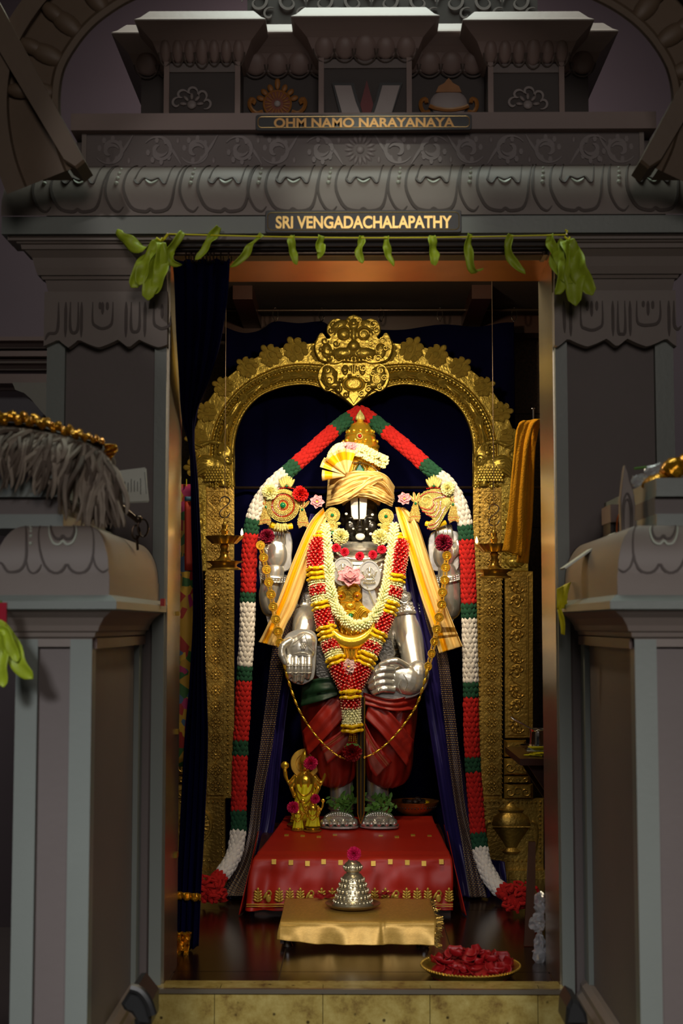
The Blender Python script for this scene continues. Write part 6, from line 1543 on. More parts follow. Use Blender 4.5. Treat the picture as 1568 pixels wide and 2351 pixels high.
for i in range(19):
    x = 592+i*24.4
    if x > 1036: break
    st_ = MB(); c = P(x, 2072, yB); sgn = 1 if i % 2 else -1
    if i % 4 == 1:     # bird like motif
        st_.ell(c+V((0, 0, 9*kB)), (6*kB, .0016, 9*kB), 10, 6); st_.tube([c+V((a*kB*sgn, 0, b*kB)) for a, b in catmull([(2, 14), (6, 20), (2, 26), (-3, 24)], 10)], .0028, 6); st_.ell(c+V((-7*kB*sgn, 0, 16*kB)), (3*kB, .0016, 9*kB), 8, 6, Matrix.Rotation(.5*sgn, 3, 'Y'))
    else:
        for q in range(5): st_.ell(c+V((0, 0, (3+q*5)*kB)), (2*kB, .0014, 3*kB), 6, 4)
        for q in range(4):
            for s_ in (-1, 1): st_.ell(c+V((s_*(6-q*.6)*kB, 0, (5+q*6)*kB)), (5.5*kB, .0016, 2.6*kB), 8, 5, Matrix.Rotation(-s_*.6, 3, 'Y'))
        st_.ell(c+V((0, 0, 29*kB)), (3*kB, .0016, 4*kB), 8, 5)
    st_.build('gold_leaf_motif', zari, rcl)
for y in (2076, 2081): MB().tube([P(566+474*t/30, y, yB-.002-.004*sin(t*1.9)) for t in range(31)], .0016, 5).build('gold_line', zari, rcl)
# ---- brass figurines with yellow cloth
def figurine(cx, base, h, Y, lab, cloth_h=.55, halo=True, rose=None):
    c = P(cx, base, Y); k = K(Y); r = thing('brass_figurine', lab, 'figurine', c)
    U = lambda x, z, y=0: c+V((x*h*k, y*h*k, z*h*k))
    MB().lathe([(.22*h*k, 0), (.24*h*k, .03*h*k), (.16*h*k, .06*h*k), (.2*h*k, .10*h*k), (.14*h*k, .12*h*k)], c, 20).build('pedestal', brass, r)
    m = MB(); m.ell(U(0, .58), (.13*h*k, .09*h*k, .16*h*k), 14, 10); m.ell(U(0, .42), (.12*h*k, .09*h*k, .14*h*k), 14, 10); m.ell(U(0, .79), (.075*h*k, .07*h*k, .085*h*k), 14, 10)
    m.tube([U(0, .66), U(0, .74)], .04*h*k, 10); m.lathe([(.085*h*k, 0), (.08*h*k, .05*h*k), (.05*h*k, .12*h*k), (.02*h*k, .17*h*k), (0, .19*h*k)], U(0, .83), 14)
    for s_ in (-1, 1):
        m.tube([U(s_*.12, .66), U(s_*.22, .56), U(s_*.26, .66), U(s_*.27, .74)], [.04*h*k, .035*h*k, .03*h*k, .028*h*k], 8)
        m.tube([U(s_*.11, .64), U(s_*.18, .50), U(s_*.13, .40, -.12)], [.04*h*k, .035*h*k, .03*h*k], 8)
        m.tube([U(s_*.06, .40), U(s_*.06, .1)], .05*h*k, 8)
        m.ell(U(s_*.27, .80), (.06*h*k, .02*h*k, .06*h*k), 10, 6)
    b = m.build('body', goldshine, r); fuse(b, max(.0014, .012*h*k), 2)
    if halo: MB().lathe([(.12*h*k, .0), (.13*h*k, .02*h*k), (.19*h*k, .02*h*k), (.20*h*k, .0), (.19*h*k, -.02*h*k), (.13*h*k, -.02*h*k)], U(0, .82, .06), 30, V((0, -1, 0))).build('halo', M('gilt_paint', H(220, 176, 70), .4, .3, .15, 60), r)
    mb = MB(); mb.grid(lambda u, v: U(cos(u*2*PI)*(.11+.045*v+.03*v*v+.016*sin(u*44+v*3)), .56-cloth_h*v, sin(u*2*PI)*(.09+.05*v+.016*sin(u*44+v*3))), 60, 14); solid(mb.build('yellow_wrap', yellowcloth, r, ang=80), .001)
    for q in range(2): MB().tube([U(x, z, -.16) for x, z in catmull([(-.12, .68), (-.1, .5-.08*q), (0, .42-.1*q), (.1, .5-.08*q), (.12, .68)], 12)], .012*h*k, 6).build('necklace', goldshine, r)
    return r
figurine(700, 1897, 170, -.035, 'tall brass deity figurine with halo in yellow cloth beside the red dhoti', .5)
figurine(684, 1907, 66, -.10, 'smaller brass figurine in yellow cloth, leftmost of the three on the altar', .5, False)
figurine(718, 1909, 86, -.112, 'brass figurine in yellow cloth in front of the tall one with the halo', .42, False)
carnation(hot_pink, P(713, 1752, -.075), 16*K0, 'hot pink rose on the halo of the tall brass figurine', nm='pink_rose', seed=31)
carnation(hot_pink, P(673, 1853, -.125), 14*K0, 'hot pink rose on the leftmost small brass figurine', nm='pink_rose', seed=32)
carnation(hot_pink, P(724, 1834, -.14), 11*K0, 'small hot pink rose on the brass figurine nearest the feet', nm='pink_rose', seed=33)
# ---- holy basil sprigs
def sprig(lab, cx, cy, w_, h_, n, seed):
    rnd = random.Random(seed); c = P(cx, cy, -.055); r = thing('basil_sprigs', lab, 'leaves', PF(cx, 1886, .212))
    for i in range(5): MB().tube([P(cx+rnd.uniform(-1, 1)*w_*.3, 1876, -.02), P(cx+rnd.uniform(-1, 1)*w_*.7, cy, -.03), P(cx+rnd.uniform(-1, 1)*w_, cy-h_*.5, -.02)], .0018, 5).build('stem', leafd, r)
    lm = MB(); lm.grid(lambda u, v: V(((u-.5)*.5*math.sin(PI*min(1, .05+.95*v))**.8, -.18*(u-.5)**2*4*.3+.15*v*v, v)), 4, 6); lme = tomesh('leaf', lm, leafd, ang=80)
    for i in range(n):
        p = P(cx+rnd.gauss(0, .45)*w_, cy+rnd.gauss(0, .40)*h_, rnd.uniform(-.045, .01)); d = V((rnd.uniform(-1, 1), rnd.uniform(-.6, .1), rnd.uniform(-.5, .9)))
        s_ = rnd.uniform(.018, .030); meshobj('leaf', lme, r, p, frame_rot(d, (rnd.uniform(-.5, .5), -1, .4)), (s_, s_, s_))
sprig('green basil sprigs heaped left of the sword above the silver toes', 792, 1844, 38, 26, 60, 1)
sprig('green basil sprigs heaped right of the sword above the silver toes', 868, 1848, 38, 24, 64, 2)
# ---- offering bowl
c = PF(951, 1888, .207); k = K(.0)
bw = thing('brass_offering_bowl', 'patterned brass footed bowl heaped with dark dried flowers', 'bowl', c)
MB().lathe([(24*k, 0), (26*k, 4*k), (16*k, 9*k), (15*k, 14*k), (30*k, 20*k), (48*k, 32*k), (57*k, 46*k), (59*k, 50*k), (55*k, 50*k), (44*k, 36*k), (20*k, 26*k), (0, 24*k)], c, 40).build('bowl_shell', M('red_brass', H(190, 120, 50), .3, .7, .3, 60, .3, 200), bw)
dt = MB()
for j in range(44): a = j*2*PI/44; dt.ell(c+V((cos(a)*52.5*k, sin(a)*52.5*k, 38*k)), (.0016, .0016, .0035), 6, 4)
stuff(dt.build('punched_dots', black, bw))
rnd = random.Random(9); dark = M('dried_offerings', H(44, 26, 20), .5, 0, .5, 60)
for i in range(26):
    a = rnd.uniform(0, 2*PI); q = rnd.uniform(0, 44)*k
    o = MB().ell(c+V((cos(a)*q, sin(a)*q, 46*k+rnd.uniform(-2, 6)*k)), (rnd.uniform(6, 11)*k, rnd.uniform(6, 10)*k, rnd.uniform(2, 5)*k), 7, 5, Matrix.Rotation(rnd.uniform(-.6, .6), 3, 'X')).build('dried_flower', dark if i % 7 else ribbon_yellow, bw)
# ---- loose rose petals
pt = MB(); pt.grid(lambda u, v: V(((u-.5)*(.6+.9*sin(PI*(.15+.7*v))), .3*(2*u-1)**2*.6+.35*(v-.5)**2, v)), 5, 5); pt_me = tomesh('rose_petal', pt, rose_dark, ang=80)
def petal(x, y, z, s_, lab, seed, grp, up=(0, -.3, 1)):
    rnd = random.Random(seed); p = PF(x, y, z)+V((0, 0, .003))
    o = bpy.data.objects.new('rose_petal', pt_me); C.objects.link(o); ORG[o.name] = p
    o.matrix_world = Matrix.Translation(p) @ Matrix.Rotation(rnd.uniform(0, 6.28), 4, 'Z') @ Matrix.Rotation(PI/2+rnd.uniform(-.5, .1), 4, 'X') @ Matrix.Diagonal((s_, s_, s_, 1))
    m_ = o.modifiers.new('solidify', 'SOLIDIFY'); m_.thickness = .02
    return tag(o, lab, 'petal', grp)
PL = ['red petal resting against the outer toes of the left silver foot', 'red petal just below the left silver foot edge', 'red petal nearest the right silver foot on its outer side', 'second red petal outward from the right silver foot', 'third red petal outward from the right silver foot', 'red petal in front of the foot of the brass bowl', 'red petal under the right side of the brass bowl foot', 'red petal second from the right edge of the altar top', 'red petal nearest the right edge of the altar top', 'red petal between the two small brass figurines', 'red petal lying on the basil over the right silver foot', 'red petal lying on the basil close to the sword']
for i, (x, y) in enumerate(((748, 1884), (742, 1892), (902, 1896), (918, 1893), (930, 1897), (946, 1900), (960, 1897), (972, 1900), (984, 1898), (695, 1903), (868, 1878), (848, 1872))):
    z = .212 if y > 1880 else .235
    petal(x, y, z, .026, PL[i], i, 'rose petals on the altar cloth')
PL2 = ['upper red petal left of the silver bell tray on the brocade', 'red petal touching the left rim of the silver bell tray', 'red petal farthest left of the silver bell on the brocade', 'red petal behind the right rim of the silver bell tray', 'red petal farthest right of the silver bell on the brocade']
for i, (x, y) in enumerate(((742, 2062), (752, 2066), (738, 2068), (874, 2056), (884, 2059))): petal(x, y, .080, .024, PL2[i], 40+i, 'rose petals on the gold brocade')
petal(503, 2076, .002, .030, 'single red petal on the floor below the left yarn tassel', 60, None)
# ================================================================ STOOL, BROCADE, BELL
sx0, sx1, sy0, sy1, sz = -.205, .205, -.845, -.53, .070
stl = thing('low_stool', 'low wooden stool with silvery feet under the gold brocade', 'stool', V((0, -.69, 0)))
MB().bb(sx0, sx1, sy0, sy1, sz-.02, sz).build('stool_top', woodm, stl)
for x in (sx0+.014, sx1-.014):
    for y in (sy0+.014, sy1-.014): MB().lathe([(.012, 0), (.016, .004), (.010, .016), (.014, .028), (.012, .05)], (x, y, 0), 12).build('leg', chrome, stl)
MB().bb(sx0-.006, sx0+.004, sy0, sy1, .012, .024).build('stretcher', woodm, stl)
bc = thing('brocade_cloth', 'folded gold brocade cloth with tinsel edge over the low stool', 'cloth', V((0, -.7, .02)))
mb = MB(); prof = catmull([(-.535, sz+.008), (-.65, sz+.006), (-.78, sz+.006), (-.845, sz+.005), (-.858, sz-.004), (-.864, .050), (-.868, .034), (-.872, .016)], 41)
def bfn(u, v):
    y, z = prof[int(round(v*40))]; h = max(0, (v-.55)/.45); x = -.214+.436*u
    y -= h*(.006*sin(u*14+.5)+.004*sin(u*33)); z += h*(.018*max(0, .25-u)*3.2)+.002*noise.noise(V((u*6, v*4, 4)))
    cr_ = -.004*math.exp(-((u-.665)/.012)**2)
    return V((x+(.004*sin(v*5) if u in (0, 1) else 0), y-cr_, z+cr_*.5))
mb.grid(bfn, 80, 40); solid(mb.build('brocade', brocade, bc, ang=80), .003)
tn = MB(); rnd = random.Random(5)
for i in range(160):
    v = rnd.random(); p = bfn(1, round(v*40)/40); tn.tube([p, p+V((rnd.uniform(.003, .022), rnd.uniform(-.012, .004), rnd.uniform(-.014, .006)))], .0012, 4)
stuff(tn.build('tinsel_edge', M('tinsel', H(190, 160, 90), .25, .8, .5, 200), bc))
c = V((P(810, 2050, -.68).x, -.68, sz+.013)); k = K(-.68)
bl = thing('silver_bell', 'engraved silver bell shaped crown on a tray with a pink blossom on top', 'bell', c)
MB().lathe([(0, .0), (50*k, .0), (60*k, 4*k), (63*k, 8*k), (61*k, 8.5*k), (50*k, 3*k), (0, 2.5*k)], c, 40).build('tray', M('worn_brass', H(150, 128, 84), .3, .8, .2, 40), bl)
silver_w = M('aged_silver', H(206, 194, 160), .28, .85, .25, 60, .3, 120)
bsh = MB().lathe([(r*k, (z*1.14+3)*k) for r, z in ((46, 0), (47, 4), (42, 12), (40, 13), (38, 22), (36, 23), (33, 34), (31, 35), (29, 44), (27, 45), (24, 54), (19, 60), (15, 62), (15, 65), (19, 67), (21, 72), (20, 78), (16, 83), (12, 85), (10, 88), (0, 89))], c, 40).build('bell_body', silver_w, bl)
for r, z, n in ((43.5, 8, 26), (39, 18, 24), (35, 29, 22), (30.5, 40, 20), (26, 50, 20), (20.5, 74, 18)):
    ob = MB()
    for j in range(n):
        a = PI+PI*1.0*j/(n-1)*1.0; a = 2*PI*j/n; ob.ell(c+V((cos(a)*r*k, sin(a)*r*k, (z*1.14+3)*k)), (.0030, .0030, .0062), 6, 5)
    stuff(ob.build('engraved_row', silver_w, bsh))
for s_ in (-1, 1): MB().tube([c+V((s_*x*k, -.004, z*k)) for x, z in ((3, 102), (6, 108), (2, 113), (0, 106))], .0022, 6).build('top_loop', silver_w, bsh)
carnation(hot_pink, c+V((.004, -.002, 117*k)), 17*k, 'hot pink blossom on top of the silver bell', nm='pink_rose', seed=44)
# ================================================================ PETAL DISH
c = V((P(1080, 2200, -1.145).x, -1.145, 0.0)); r0 = .129
dsh = thing('petal_dish', 'round beaded brass dish heaped with red rose petals by the threshold', 'dish', c)
MB().lathe([(0, .002), (.092, .002), (.10, .0), (.124, .020), (r0, .024), (.126, .027), (.118, .022), (.094, .006), (0, .006)], c, 48).build('dish_plate', brass, dsh)
bz = MB()
for j in range(84): a = j*2*PI/84; bz.ell(c+V((cos(a)*.127, sin(a)*.127, .026)), .0034, 7, 5)
stuff(bz.build('rim_beads', brass, dsh))
rnd = random.Random(12)
for i in range(120):
    a = rnd.uniform(0, 2*PI); q = .108*math.sqrt(rnd.random()); hz = .012+.046*max(0, 1-(q/.115)**1.3)*rnd.uniform(.55, 1.05)
    p = c+V((cos(a)*q, sin(a)*q, hz))
    o = bpy.data.objects.new('rose_petal', pt_me); C.objects.link(o); ORG[o.name] = p; s_ = rnd.uniform(.020, .030)
    o.matrix_world = Matrix.Translation(p) @ Matrix.Rotation(rnd.uniform(0, 6.28), 4, 'Z') @ Matrix.Rotation(rnd.uniform(.3, 1.7), 4, 'X') @ Matrix.Diagonal((s_, s_, s_*.9, 1))
    m_ = o.modifiers.new('solidify', 'SOLIDIFY'); m_.thickness = .03
    tag(o, 'red rose petal heaped in the beaded brass dish', 'petal', 'rose petals in the brass dish')
hp = MB().ell(c+V((0, 0, .006)), (.105, .105, .030), 20, 10); stuff(hp.build('petal_bed', rose_dark, dsh))
# ================================================================ HANGING OIL LAMPS
lp = thing('oil_lamp', 'hanging brass oil lamp with burning wick left of the idol', 'oil lamp', V((0, 0, 0)))
u_ = .00136
body_p = [(0, 0), (38, 0), (37, 3), (30, 6), (27, 10), (32, 14), (40, 17), (43, 18.5), (40, 19), (24, 20), (17, 23), (11, 29), (9, 36), (10.5, 38), (10.5, 41), (8, 43), (9, 50), (11, 52), (10, 54), (8, 56), (10, 58)]
MB().lathe([(r*u_, z*u_) for r, z in body_p], (0, 0, 0), 32).build('stand', brass, lp)
cup = MB(); cup.lathe([(8*u_, 57*u_), (26*u_, 58*u_), (30*u_, 62*u_), (38*u_, 70*u_), (42*u_, 75*u_), (40*u_, 75.5*u_), (34*u_, 70*u_), (26*u_, 63*u_), (0, 62*u_)], (0, 0, 0), 40, None, .06, 10); cup.build('oil_cup', brass, lp)
MB().lathe([(r*u_, z*u_) for r, z in ((8, 62), (8, 72), (9.5, 74), (9.5, 77), (7, 79), (8, 86), (9, 88), (8, 90), (6, 92), (7, 98), (7.5, 100), (5, 103), (2.5, 108), (2, 116), (2.6, 122), (1.5, 132), (0, 135))], (0, 0, 0), 20).build('stem', brass, lp)
hk = MB().tube([V((x*u_, 0, z*u_)) for x, z in catmull([(12, 128), (8, 121), (0, 117), (-9, 120), (-11, 128), (-6, 136), (6, 146), (11, 153), (9, 161), (0, 165), (-9, 160), (-11, 152)], 40)], .0021, 8); hk.build('s_hook', chrome, lp)
MB().tube([V((0, 0, 164*u_)), V((0, 0, 800*u_))], .0009, 5).build('wire', M('lamp_wire', H(110, 90, 70), .4, .6, .1, 30), lp)
wk = MB().tube([V((34*u_, 0, 70*u_)), V((39*u_, 0, 77*u_))], .0016, 6).build('wick', black, lp)
fm = MB().lathe([(0, 0), (2.6*u_, 2*u_), (3.0*u_, 5*u_), (2.0*u_, 10*u_), (.7*u_, 14*u_), (0, 16*u_)], (39*u_, 0, 77*u_), 12).build('flame', flame, lp)
YLm = -.56; a = P(515, 1308, YLm); lp.location = a; ORG[lp.name] = a
lp2 = lp.copy(); C.objects.link(lp2); lp2['label'] = 'hanging brass oil lamp with burning wick right of the idol'
for ch in list(lp.children):
    c_ = ch.copy(); C.objects.link(c_); c_.parent = lp2
    if ch.name.startswith(('flame', 'wick', 'oil_cup')): c_.matrix_local = Matrix.Rotation(PI, 4, 'Z')
lp2.location = P(1135, 1327, YLm-.02)
for l in (lp, lp2): l['group'] = 'hanging oil lamps'
# ================================================================ RIGHT SIDE OF THE SANCTUM
tl = thing('yellow_towel', 'yellow towel hung over a hook at the right jamb', 'towel', P(1190, 1290, -.70))
cloth('towel_front', [(1200, 968, -.70), (1186, 985, -.715), (1178, 1060, -.72), (1166, 1180, -.725), (1156, 1250, -.725), (1153, 1264, -.725)], [(1236, 964, -.69), (1222, 985, -.705), (1208, 1060, -.71), (1202, 1180, -.715), (1199, 1260, -.715), (1197, 1276, -.715)], towelm, tl, 14, 50, 1, .006, .4, .006, .008)
cloth('towel_back', [(1204, 966, -.695), (1206, 1040, -.695), (1200, 1180, -.695), (1186, 1292, -.695)], [(1240, 962, -.67), (1228, 1040, -.68), (1222, 1180, -.68), (1212, 1294, -.68)], towelm, tl, 10, 40, 1, .006, 2, .006)
hn = thing('wall_hook', 'small steel hook carrying the yellow towel', 'hook', P(1224, 968, -.68))
MB().tube([P(1224, 940, -.68), P(1224, 975, -.68), P(1236, 980, -.67), V((.776, -.67, P(1236, 980, -.67).z))], .003, 8).build('shank', chrome, hn); MB().ell(P(1224, 938, -.68), (.006, .003, .003), 10, 6).build('tip', chrome, hn)
sh = thing('wall_shelf', 'dark brown wooden wall shelf with slanted bracket', 'shelf', V((.63, -.33, .48)))
zs_ = .497
MB().bb(.497, .775, -.55, -.12, zs_-.02, zs_).build('board', woodm, sh)
for y in (-.50, -.17):
    m = MB(); m.prism([V((.525, y, zs_-.02)), V((.575, y, zs_-.02)), V((.775, y, .16)), V((.775, y, .09))], (0, .03, 0)); m.build('bracket', woodm, sh, False)
c = V((P(1227, 1700, -.42).x+.01, -.42, zs_)); k = K(-.42)
ev = thing('yellow_packets', 'fan of yellow packets and white paper on the wall shelf', 'packets', c)
for i in range(4): MB().box(c+V((-.01+.01*i, -.03-.004*i, .003+.003*i)), (.06, .05, .002), Matrix.Rotation(-.5+.35*i, 3, 'Z')).build('packet', yellowcloth, ev)
MB().box(c+V((.005, .0, .016)), (.085, .07, .004)).build('white_paper', paper, ev)
c2 = c+V((0, 0, .019)); sp_ = thing('steel_plate', 'shallow steel plate on the papers on the wall shelf', 'plate', c2)
MB().lathe([(0, 0), (.045, 0), (.058, .010), (.060, .012), (.056, .012), (.044, .003), (0, .003)], c2, 36).build('plate_body', chrome, sp_)
cp_ = thing('steel_cup', 'shiny steel cup standing on the shallow plate', 'cup', c2+V((.004, 0, .004)))
MB().lathe([(0, 0), (.030, 0), (.031, .006), (.029, .02), (.028, .048), (.031, .056), (.033, .058), (.030, .058), (.026, .05), (.026, .006), (0, .006)], c2+V((.004, 0, .004)), 32).build('cup_body', chrome, cp_)
spn = thing('steel_spoon', 'thin steel spoon leaning out of the cup to the left', 'spoon', c2+V((.0, 0, .05)))
MB().tube([c2+V((.012, 0, .02)), c2+V((-.02, -.004, .062)), c2+V((-.075, -.01, .092)), c2+V((-.085, -.01, .100))], [.002, .002, .003, .0015], 8).build('handle', chrome, spn); MB().ell(c2+V((.014, 0, .016)), (.008, .006, .005), 10, 6).build('spoon_bowl', chrome, spn)
bd_ = thing('leaning_board', 'dark wooden strip leaning against the right wall of the sanctum', 'board', PF(1205, 2172, 0))
a = PF(1203, 2172, .002); m = MB().prism([a, a+V((.03, 0, 0)), V((XR+.03, -.62, .26)), V((XR+.01, -.62, .26))], (0, .012, 0)); m.build('plank', woodm, bd_, False)
pb = thing('plastic_bag', 'crumpled clear plastic bag behind the right jamb', 'bag', PF(1235, 2215, 0))
rnd = random.Random(2)
for (px, py, w_, h_) in ((1240, 2080, 24, 60), (1235, 2118, 36, 40), (1240, 2185, 30, 80)):
    c = P(px, py, -1.0); mb = MB(); kk = K(-1.0)
    mb.ell(c, (w_*.5*kk, .02, h_*.5*kk), 14, 12)
    for v in mb.v: v += V((rnd.uniform(-1, 1)*.006, rnd.uniform(-1, 1)*.006, rnd.uniform(-1, 1)*.006))
    mb.build('bag_fold', plastic, pb, False)
cl2 = cloth('folded_blue_cloth', [(1118, 1972, .12), (1120, 2030, .10)], [(1158, 1978, .12), (1164, 2046, .08)], silkblue, None, 12, 10, 2, .008, 1, .003)
tag(cl2, 'dark blue cloth corner showing behind the right end of the yarn garland', 'cloth')
# ================================================================ THINGS ON THE WINGS
YWh = -1.93; kW = K(YWh)
wk_ = thing('yak_hair_whisk', 'shaggy brown yak hair whisk with gold foil edge on the left pedestal', 'whisk', P(150, 1205, YWh+.02))
rnd = random.Random(21)
topc = catmull([(-40, 985), (20, 985), (80, 992), (140, 1004), (200, 1022), (240, 1046), (256, 1070)], 60)
for i in range(210):
    t = rnd.random(); p = topc[int(t*59)]; yy = YWh-rnd.uniform(.0, .07)
    if t < .62: ex_ = p[0]-rnd.uniform(10, 90); ey = p[1]+rnd.uniform(60, 140)
    else: ex_ = p[0]+rnd.uniform(-60, 40); ey = min(1212, p[1]+rnd.uniform(110, 200))
    mx_ = (p[0]+ex_)/2-rnd.uniform(-10, 20); my = (p[1]+ey)/2-rnd.uniform(5, 25)
    yy2 = min(yy, -2.03) if ey > 1090 and ex_ < 150 else yy-.02
    if 150 <= ex_: yy2 = max(-2.0, yy-.03)
    ph = rnd.uniform(0, 6)
    c = catmull([(p[0], p[1], yy), (mx_, my, min(yy, yy2)-.01), (ex_, ey, yy2)], 12)
    MB_ = None
    pts = [P(a+4*sin(j*.9+ph), b+2*sin(j*.7+ph), y) for j, (a, b, y) in enumerate(c)]
    r_ = rnd.uniform(.0035, .007)
    if i == 0: hair = [MB(), MB(), MB()]
    hair[i % 3].tube(pts, [r_*(.5+.5*sin(PI*min(1, .15+j/13))) if j < 11 else .0006 for j in range(12)], 5)
hm = [fur, M('pale_yak_hair', H(152, 138, 122), .75, 0, .35, 40), M('dark_yak_hair', H(92, 78, 66), .8, 0, .4, 40)]
for q in range(3): stuff(hair[q].build('hair', hm[q], wk_))
MB().tube([P(a, b+18, YWh-.01) for a, b in topc[::4]], [.03]*12+[.028, .022, .012], 10).build('hair_root', hm[2], wk_)
ed = catmull([(-40, 948), (30, 946), (90, 957), (150, 976), (200, 995), (236, 1008)], 50); ed2 = catmull([(-40, 975), (30, 972), (90, 980), (150, 998), (200, 1012), (240, 1016)], 50)
mb = MB(); mb.grid(lambda u, v: (P(ed[int(u*49)][0], ed[int(u*49)][1], YWh-.045).lerp(P(ed2[int(u*49)][0], ed2[int(u*49)][1], YWh-.06), v)+V((0, -.008*sin(u*90+v*4)-.01*sin(PI*v), .004*sin(u*70)))), 120, 6); solid(mb.build('foil_edge', foil, wk_), .002)
mb = MB(); mb.grid(lambda u, v: P(236+v*30-8*u+6*sin(u*7), 1020+u*60-v*6*u, YWh-.03-.006*sin(u*30+v*5)), 30, 6); solid(mb.build('foil_edge', foil, wk_), .002)
mb = MB(); mb.grid(lambda u, v: P(ed2[int(u*49)][0]-4, ed2[int(u*49)][1]+v*26-2, YWh-.03+.01*v), 49, 4); solid(mb.build('dark_lining', M('dark_lining_cloth', H(30, 24, 14), .6, 0, .3, 30), wk_), .003)
pp_ = thing('written_note', 'white sheet of handwritten notes tucked behind the hair whisk', 'note', P(300, 1152, -1.72))
YPp = -1.72; cr4 = [P(a, b, YPp) for a, b in ((244, 1084), (333, 1073), (342, 1150), (262, 1154))]
MB().prism(cr4, (0, .002, 0)).build('sheet', paper, pp_, False); MB().prism([P(a, b, YPp+.004) for a, b in ((250, 1082), (336, 1076), (340, 1153), (262, 1156))], (0, .002, 0)).build('sheet', paper, pp_, False)
for i in range(10):
    x = 258+i*7.2; y0 = 1094+(i*37 % 11)+(10-i); y1 = 1128+(i*23 % 8)
    MB().tube([P(x+.6*sin(j*2.1+i), y0+(y1-y0)*j/12, YPp-.001) for j in range(13)], .0007, 4).build('handwriting', ink, pp_)
MB().tube([P(332, 1084, YPp-.001), P(336, 1134, YPp-.001)], .0005, 4).build('margin_line', ink, pp_)
MB().bb(P(250, 1120, YPp).x, P(256, 1120, YPp).x, YPp, YPp+.12, P(250, 1180, YPp).z, P(250, 1140, YPp).z).build('clip', black, pp_)
pl = thing('ring_staff', 'short metal staff with two rings leaning behind the left pedestal', 'staff', P(300, 1210, -1.66))
MB().tube([P(262, 1150, -1.68), P(314, 1194, -1.66)], [.008, .006], 10).build('shaft', bronze, pl); MB().ell(P(317, 1192, -1.66), .010, 12, 8).build('knob', bronze, pl)
for (x, y, rx_, ry_) in ((328, 1212, 12, 20), (312, 1222, 9, 16)): MB().tube([P(x+rx_*cos(t), y+ry_*sin(t), -1.66+.004*cos(t)) for t in [j*2*PI/24 for j in range(24)]], .0022, 6, close=True).build('ring', bronze, pl)
MB().tube([P(314, 1230, -1.66), P(316, 1262, -1.64)], .003, 6).build('peg', bronze, pl)
rb_ = thing('leaf_cluster', 'fresh green leaves with foil packet at the left picture edge', 'leaves', P(10, 1560, -2.12))
for i, pts in enumerate(([(-10, 1430), (16, 1470), (44, 1520), (76, 1558)], [(-20, 1440), (2, 1490), (6, 1540), (8, 1578)], [(-30, 1450), (14, 1450), (30, 1490), (40, 1520)])): leaf(pts, 46-8*i, leafm, rb_, 'leaf', .2, .2, i, -2.12-.006*i, 18)
MB().box(P(4, 1410, -2.12), (.02, .008, .045)).build('foil_packet', M('red_foil', H(190, 40, 60), .25, .6, .3, 40), rb_); MB().tube([P(2, 1380, -2.1), P(2, 1440, -2.12)], .003, 6).build('stem', leafd, rb_)
# right wing
YR2 = -1.86
bg = thing('gold_foil_bag', 'crumpled gold foil bag on the right pedestal top', 'bag', P(1530, 1120, YR2))
rnd = random.Random(8)
for (px, py, w_, h_, an) in ((1505, 1104, 56, 30, -.3), (1545, 1078, 60, 52, -.6), (1585, 1066, 60, 60, 0), (1490, 1112, 30, 18, 0)):
    mb = MB(); kk = K(YR2); mb.ell(P(px, py, YR2), (w_*.5*kk, .035, h_*.5*kk), 18, 14, Matrix.Rotation(an, 3, 'Y'))
    for v in mb.v: v += V((1, 1, 1))*.006*noise.noise(v*60)+V((0, 0, .004*noise.noise(v*140)))
    mb.build('foil_fold', foil, bg, True, 25)
cb2 = thing('clear_bag', 'small clear plastic bag with green edge beside the gold foil bag', 'bag', P(1470, 1120, -1.80))
for (px, py, w_, h_) in ((1468, 1106, 40, 34), (1500, 1080, 50, 26)):
    mb = MB(); kk = K(-1.8); mb.ell(P(px, py, -1.78), (w_*.5*kk, .014, h_*.5*kk), 12, 10, Matrix.Rotation(-.5, 3, 'Y'))
    for v in mb.v: v += V((rnd.uniform(-1, 1)*.004, rnd.uniform(-1, 1)*.004, rnd.uniform(-1, 1)*.004))
    mb.build('bag_fold', plastic, cb2, False)
MB().tube([P(1456, 1076, -1.79), P(1470, 1074, -1.79), P(1484, 1072, -1.79)], .003, 6).build('green_edge', leafd, cb2)
pq = thing('scalloped_plaque', 'upright grey painted plaque with pointed top on the right pedestal', 'plaque', P(1442, 1232, -1.84))
out = [(1426, 1230), (1424, 1150), (1428, 1110), (1431, 1085), (1434, 1068), (1440, 1084), (1444, 1104), (1454, 1128), (1459, 1160), (1456, 1195), (1462, 1200), (1462, 1230)]
MB().prism([P(a, b, -1.84) for a, b in out], (0, .02, 0), .002).build('board', paint, pq, False)
for w_, t0 in ((11, 1132), (7, 1146)): MB().strip([P(a, b, -1.843) for a, b in catmull([(1440-w_, 1225), (1440-w_, 1165), (1440, t0), (1440+w_, 1165), (1440+w_, 1225)], 24)], .0035).build('painted_loop', paint_line, pq)
lb_ = thing('white_board', 'thin white board leaning on the right cushion', 'board', P(1350, 1300, -1.62))
MB().prism([P(1296, 1303, -1.66), P(1412, 1222, -1.66), P(1415, 1224, -1.66), P(1299, 1306, -1.66)], (0, .08, 0)).build('panel', paper, lb_, False)
yc = thing('yellow_cloth_strip', 'yellow cloth strip tied at the right pedestal beside the jamb', 'cloth strip', P(1292, 1460, -1.46))
cloth('strip', [(1278, 1352, -1.46), (1278, 1380, -1.465), (1279, 1398, -1.46)], [(1310, 1336, -1.46), (1302, 1370, -1.47), (1300, 1397, -1.46)], yellowcloth, yc, 8, 10, 1, .004, 1, .002)
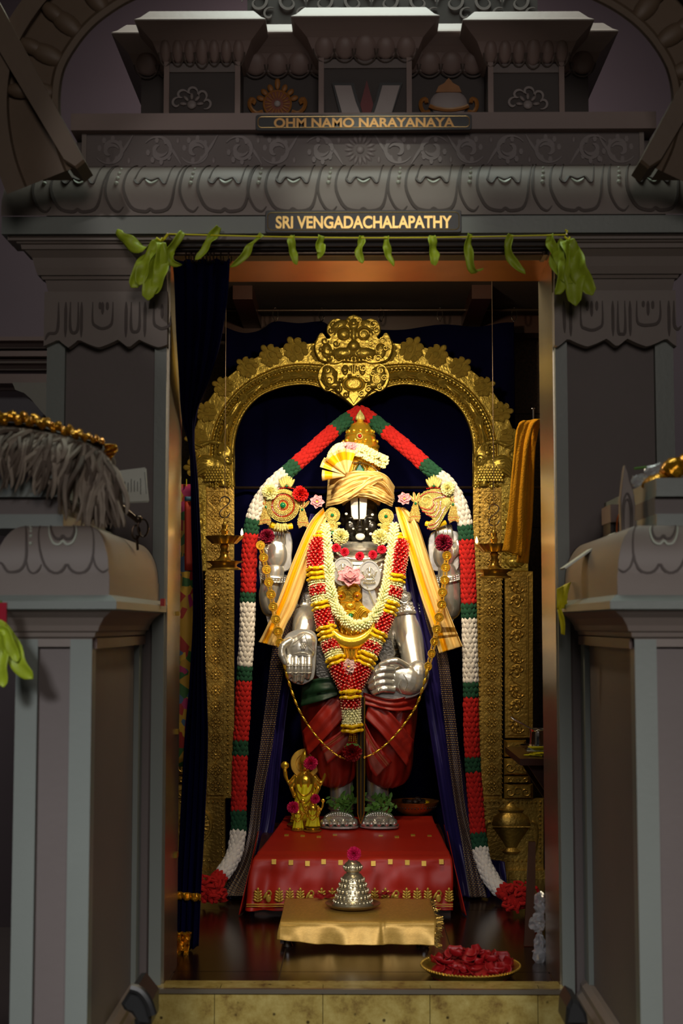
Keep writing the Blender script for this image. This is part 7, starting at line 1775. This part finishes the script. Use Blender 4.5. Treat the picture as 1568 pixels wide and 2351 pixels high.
cloth('tail', [(1279, 1396, -1.46), (1284, 1425, -1.46), (1288, 1456, -1.46)], [(1288, 1396, -1.465), (1296, 1425, -1.465), (1296, 1458, -1.465)], yellowcloth, yc, 5, 10, 1, .003, 2, .002)
gb = thing('grey_box', 'small grey box with orange cable behind the plaque', 'box', P(1412, 1228, -1.5))
MB().pbox(1402, 1432, 1158, 1198, -1.62, -1.5).build('case', paint_mauve, gb); MB().pbox(1402, 1420, 1198, 1240, -1.60, -1.5).build('stand', black, gb)
MB().tube([P(a, b, -1.63) for a, b in catmull([(1423, 1178), (1417, 1195), (1416, 1235)], 10)], .002, 6).build('cable', cable, gb)
rb2 = tag(MB().box(P(374, 1383, -1.44), (.010, .02, .018)).build('red_clip', redbox), 'tiny red clip at the corner of the left pedestal cap', 'clip')
# black devices on the hall floor
dv = thing('black_floodlight', 'black floodlight standing on the hall floor beside the left pedestal', 'floodlight', V((P(320, 2340, -1.84).x, -1.84, GZ)))
m = MB().prism([P(a, b, -1.88) for a, b in ((278, 2304), (306, 2264), (318, 2262), (348, 2300), (348, 2352), (322, 2352), (302, 2326), (286, 2318))], (0, .11, 0), .008); m.build('housing', rubber, dv, False)
MB().tube([P(a, b, -1.895) for a, b in catmull([(300, 2268), (322, 2276), (340, 2300), (350, 2330)], 12)], .010, 8).build('rim', rubber, dv)
MB().prism([P(a, b, -1.892) for a, b in ((326, 2292), (336, 2290), (346, 2308), (340, 2316))], (0, .004, 0)).build('sticker', paper, dv, False)
MB().tube([P(322, 2340, -1.84), V((P(322, 2340, -1.84).x, -1.84, GZ))], .012, 8).build('foot', rubber, dv)
dv2 = thing('black_floodlight', 'black floodlight standing on the hall floor beside the right pedestal', 'floodlight', V((P(1320, 2340, -1.84).x, -1.84, GZ)))
m = MB().prism([P(a, b, -1.88) for a, b in ((1297, 2352), (1300, 2312), (1312, 2290), (1330, 2300), (1346, 2326), (1350, 2352))], (0, .10, 0), .008); m.build('housing', rubber, dv2, False)
MB().tube([P(1322, 2340, -1.84), V((P(1322, 2340, -1.84).x, -1.84, GZ))], .012, 8).build('foot', rubber, dv2)
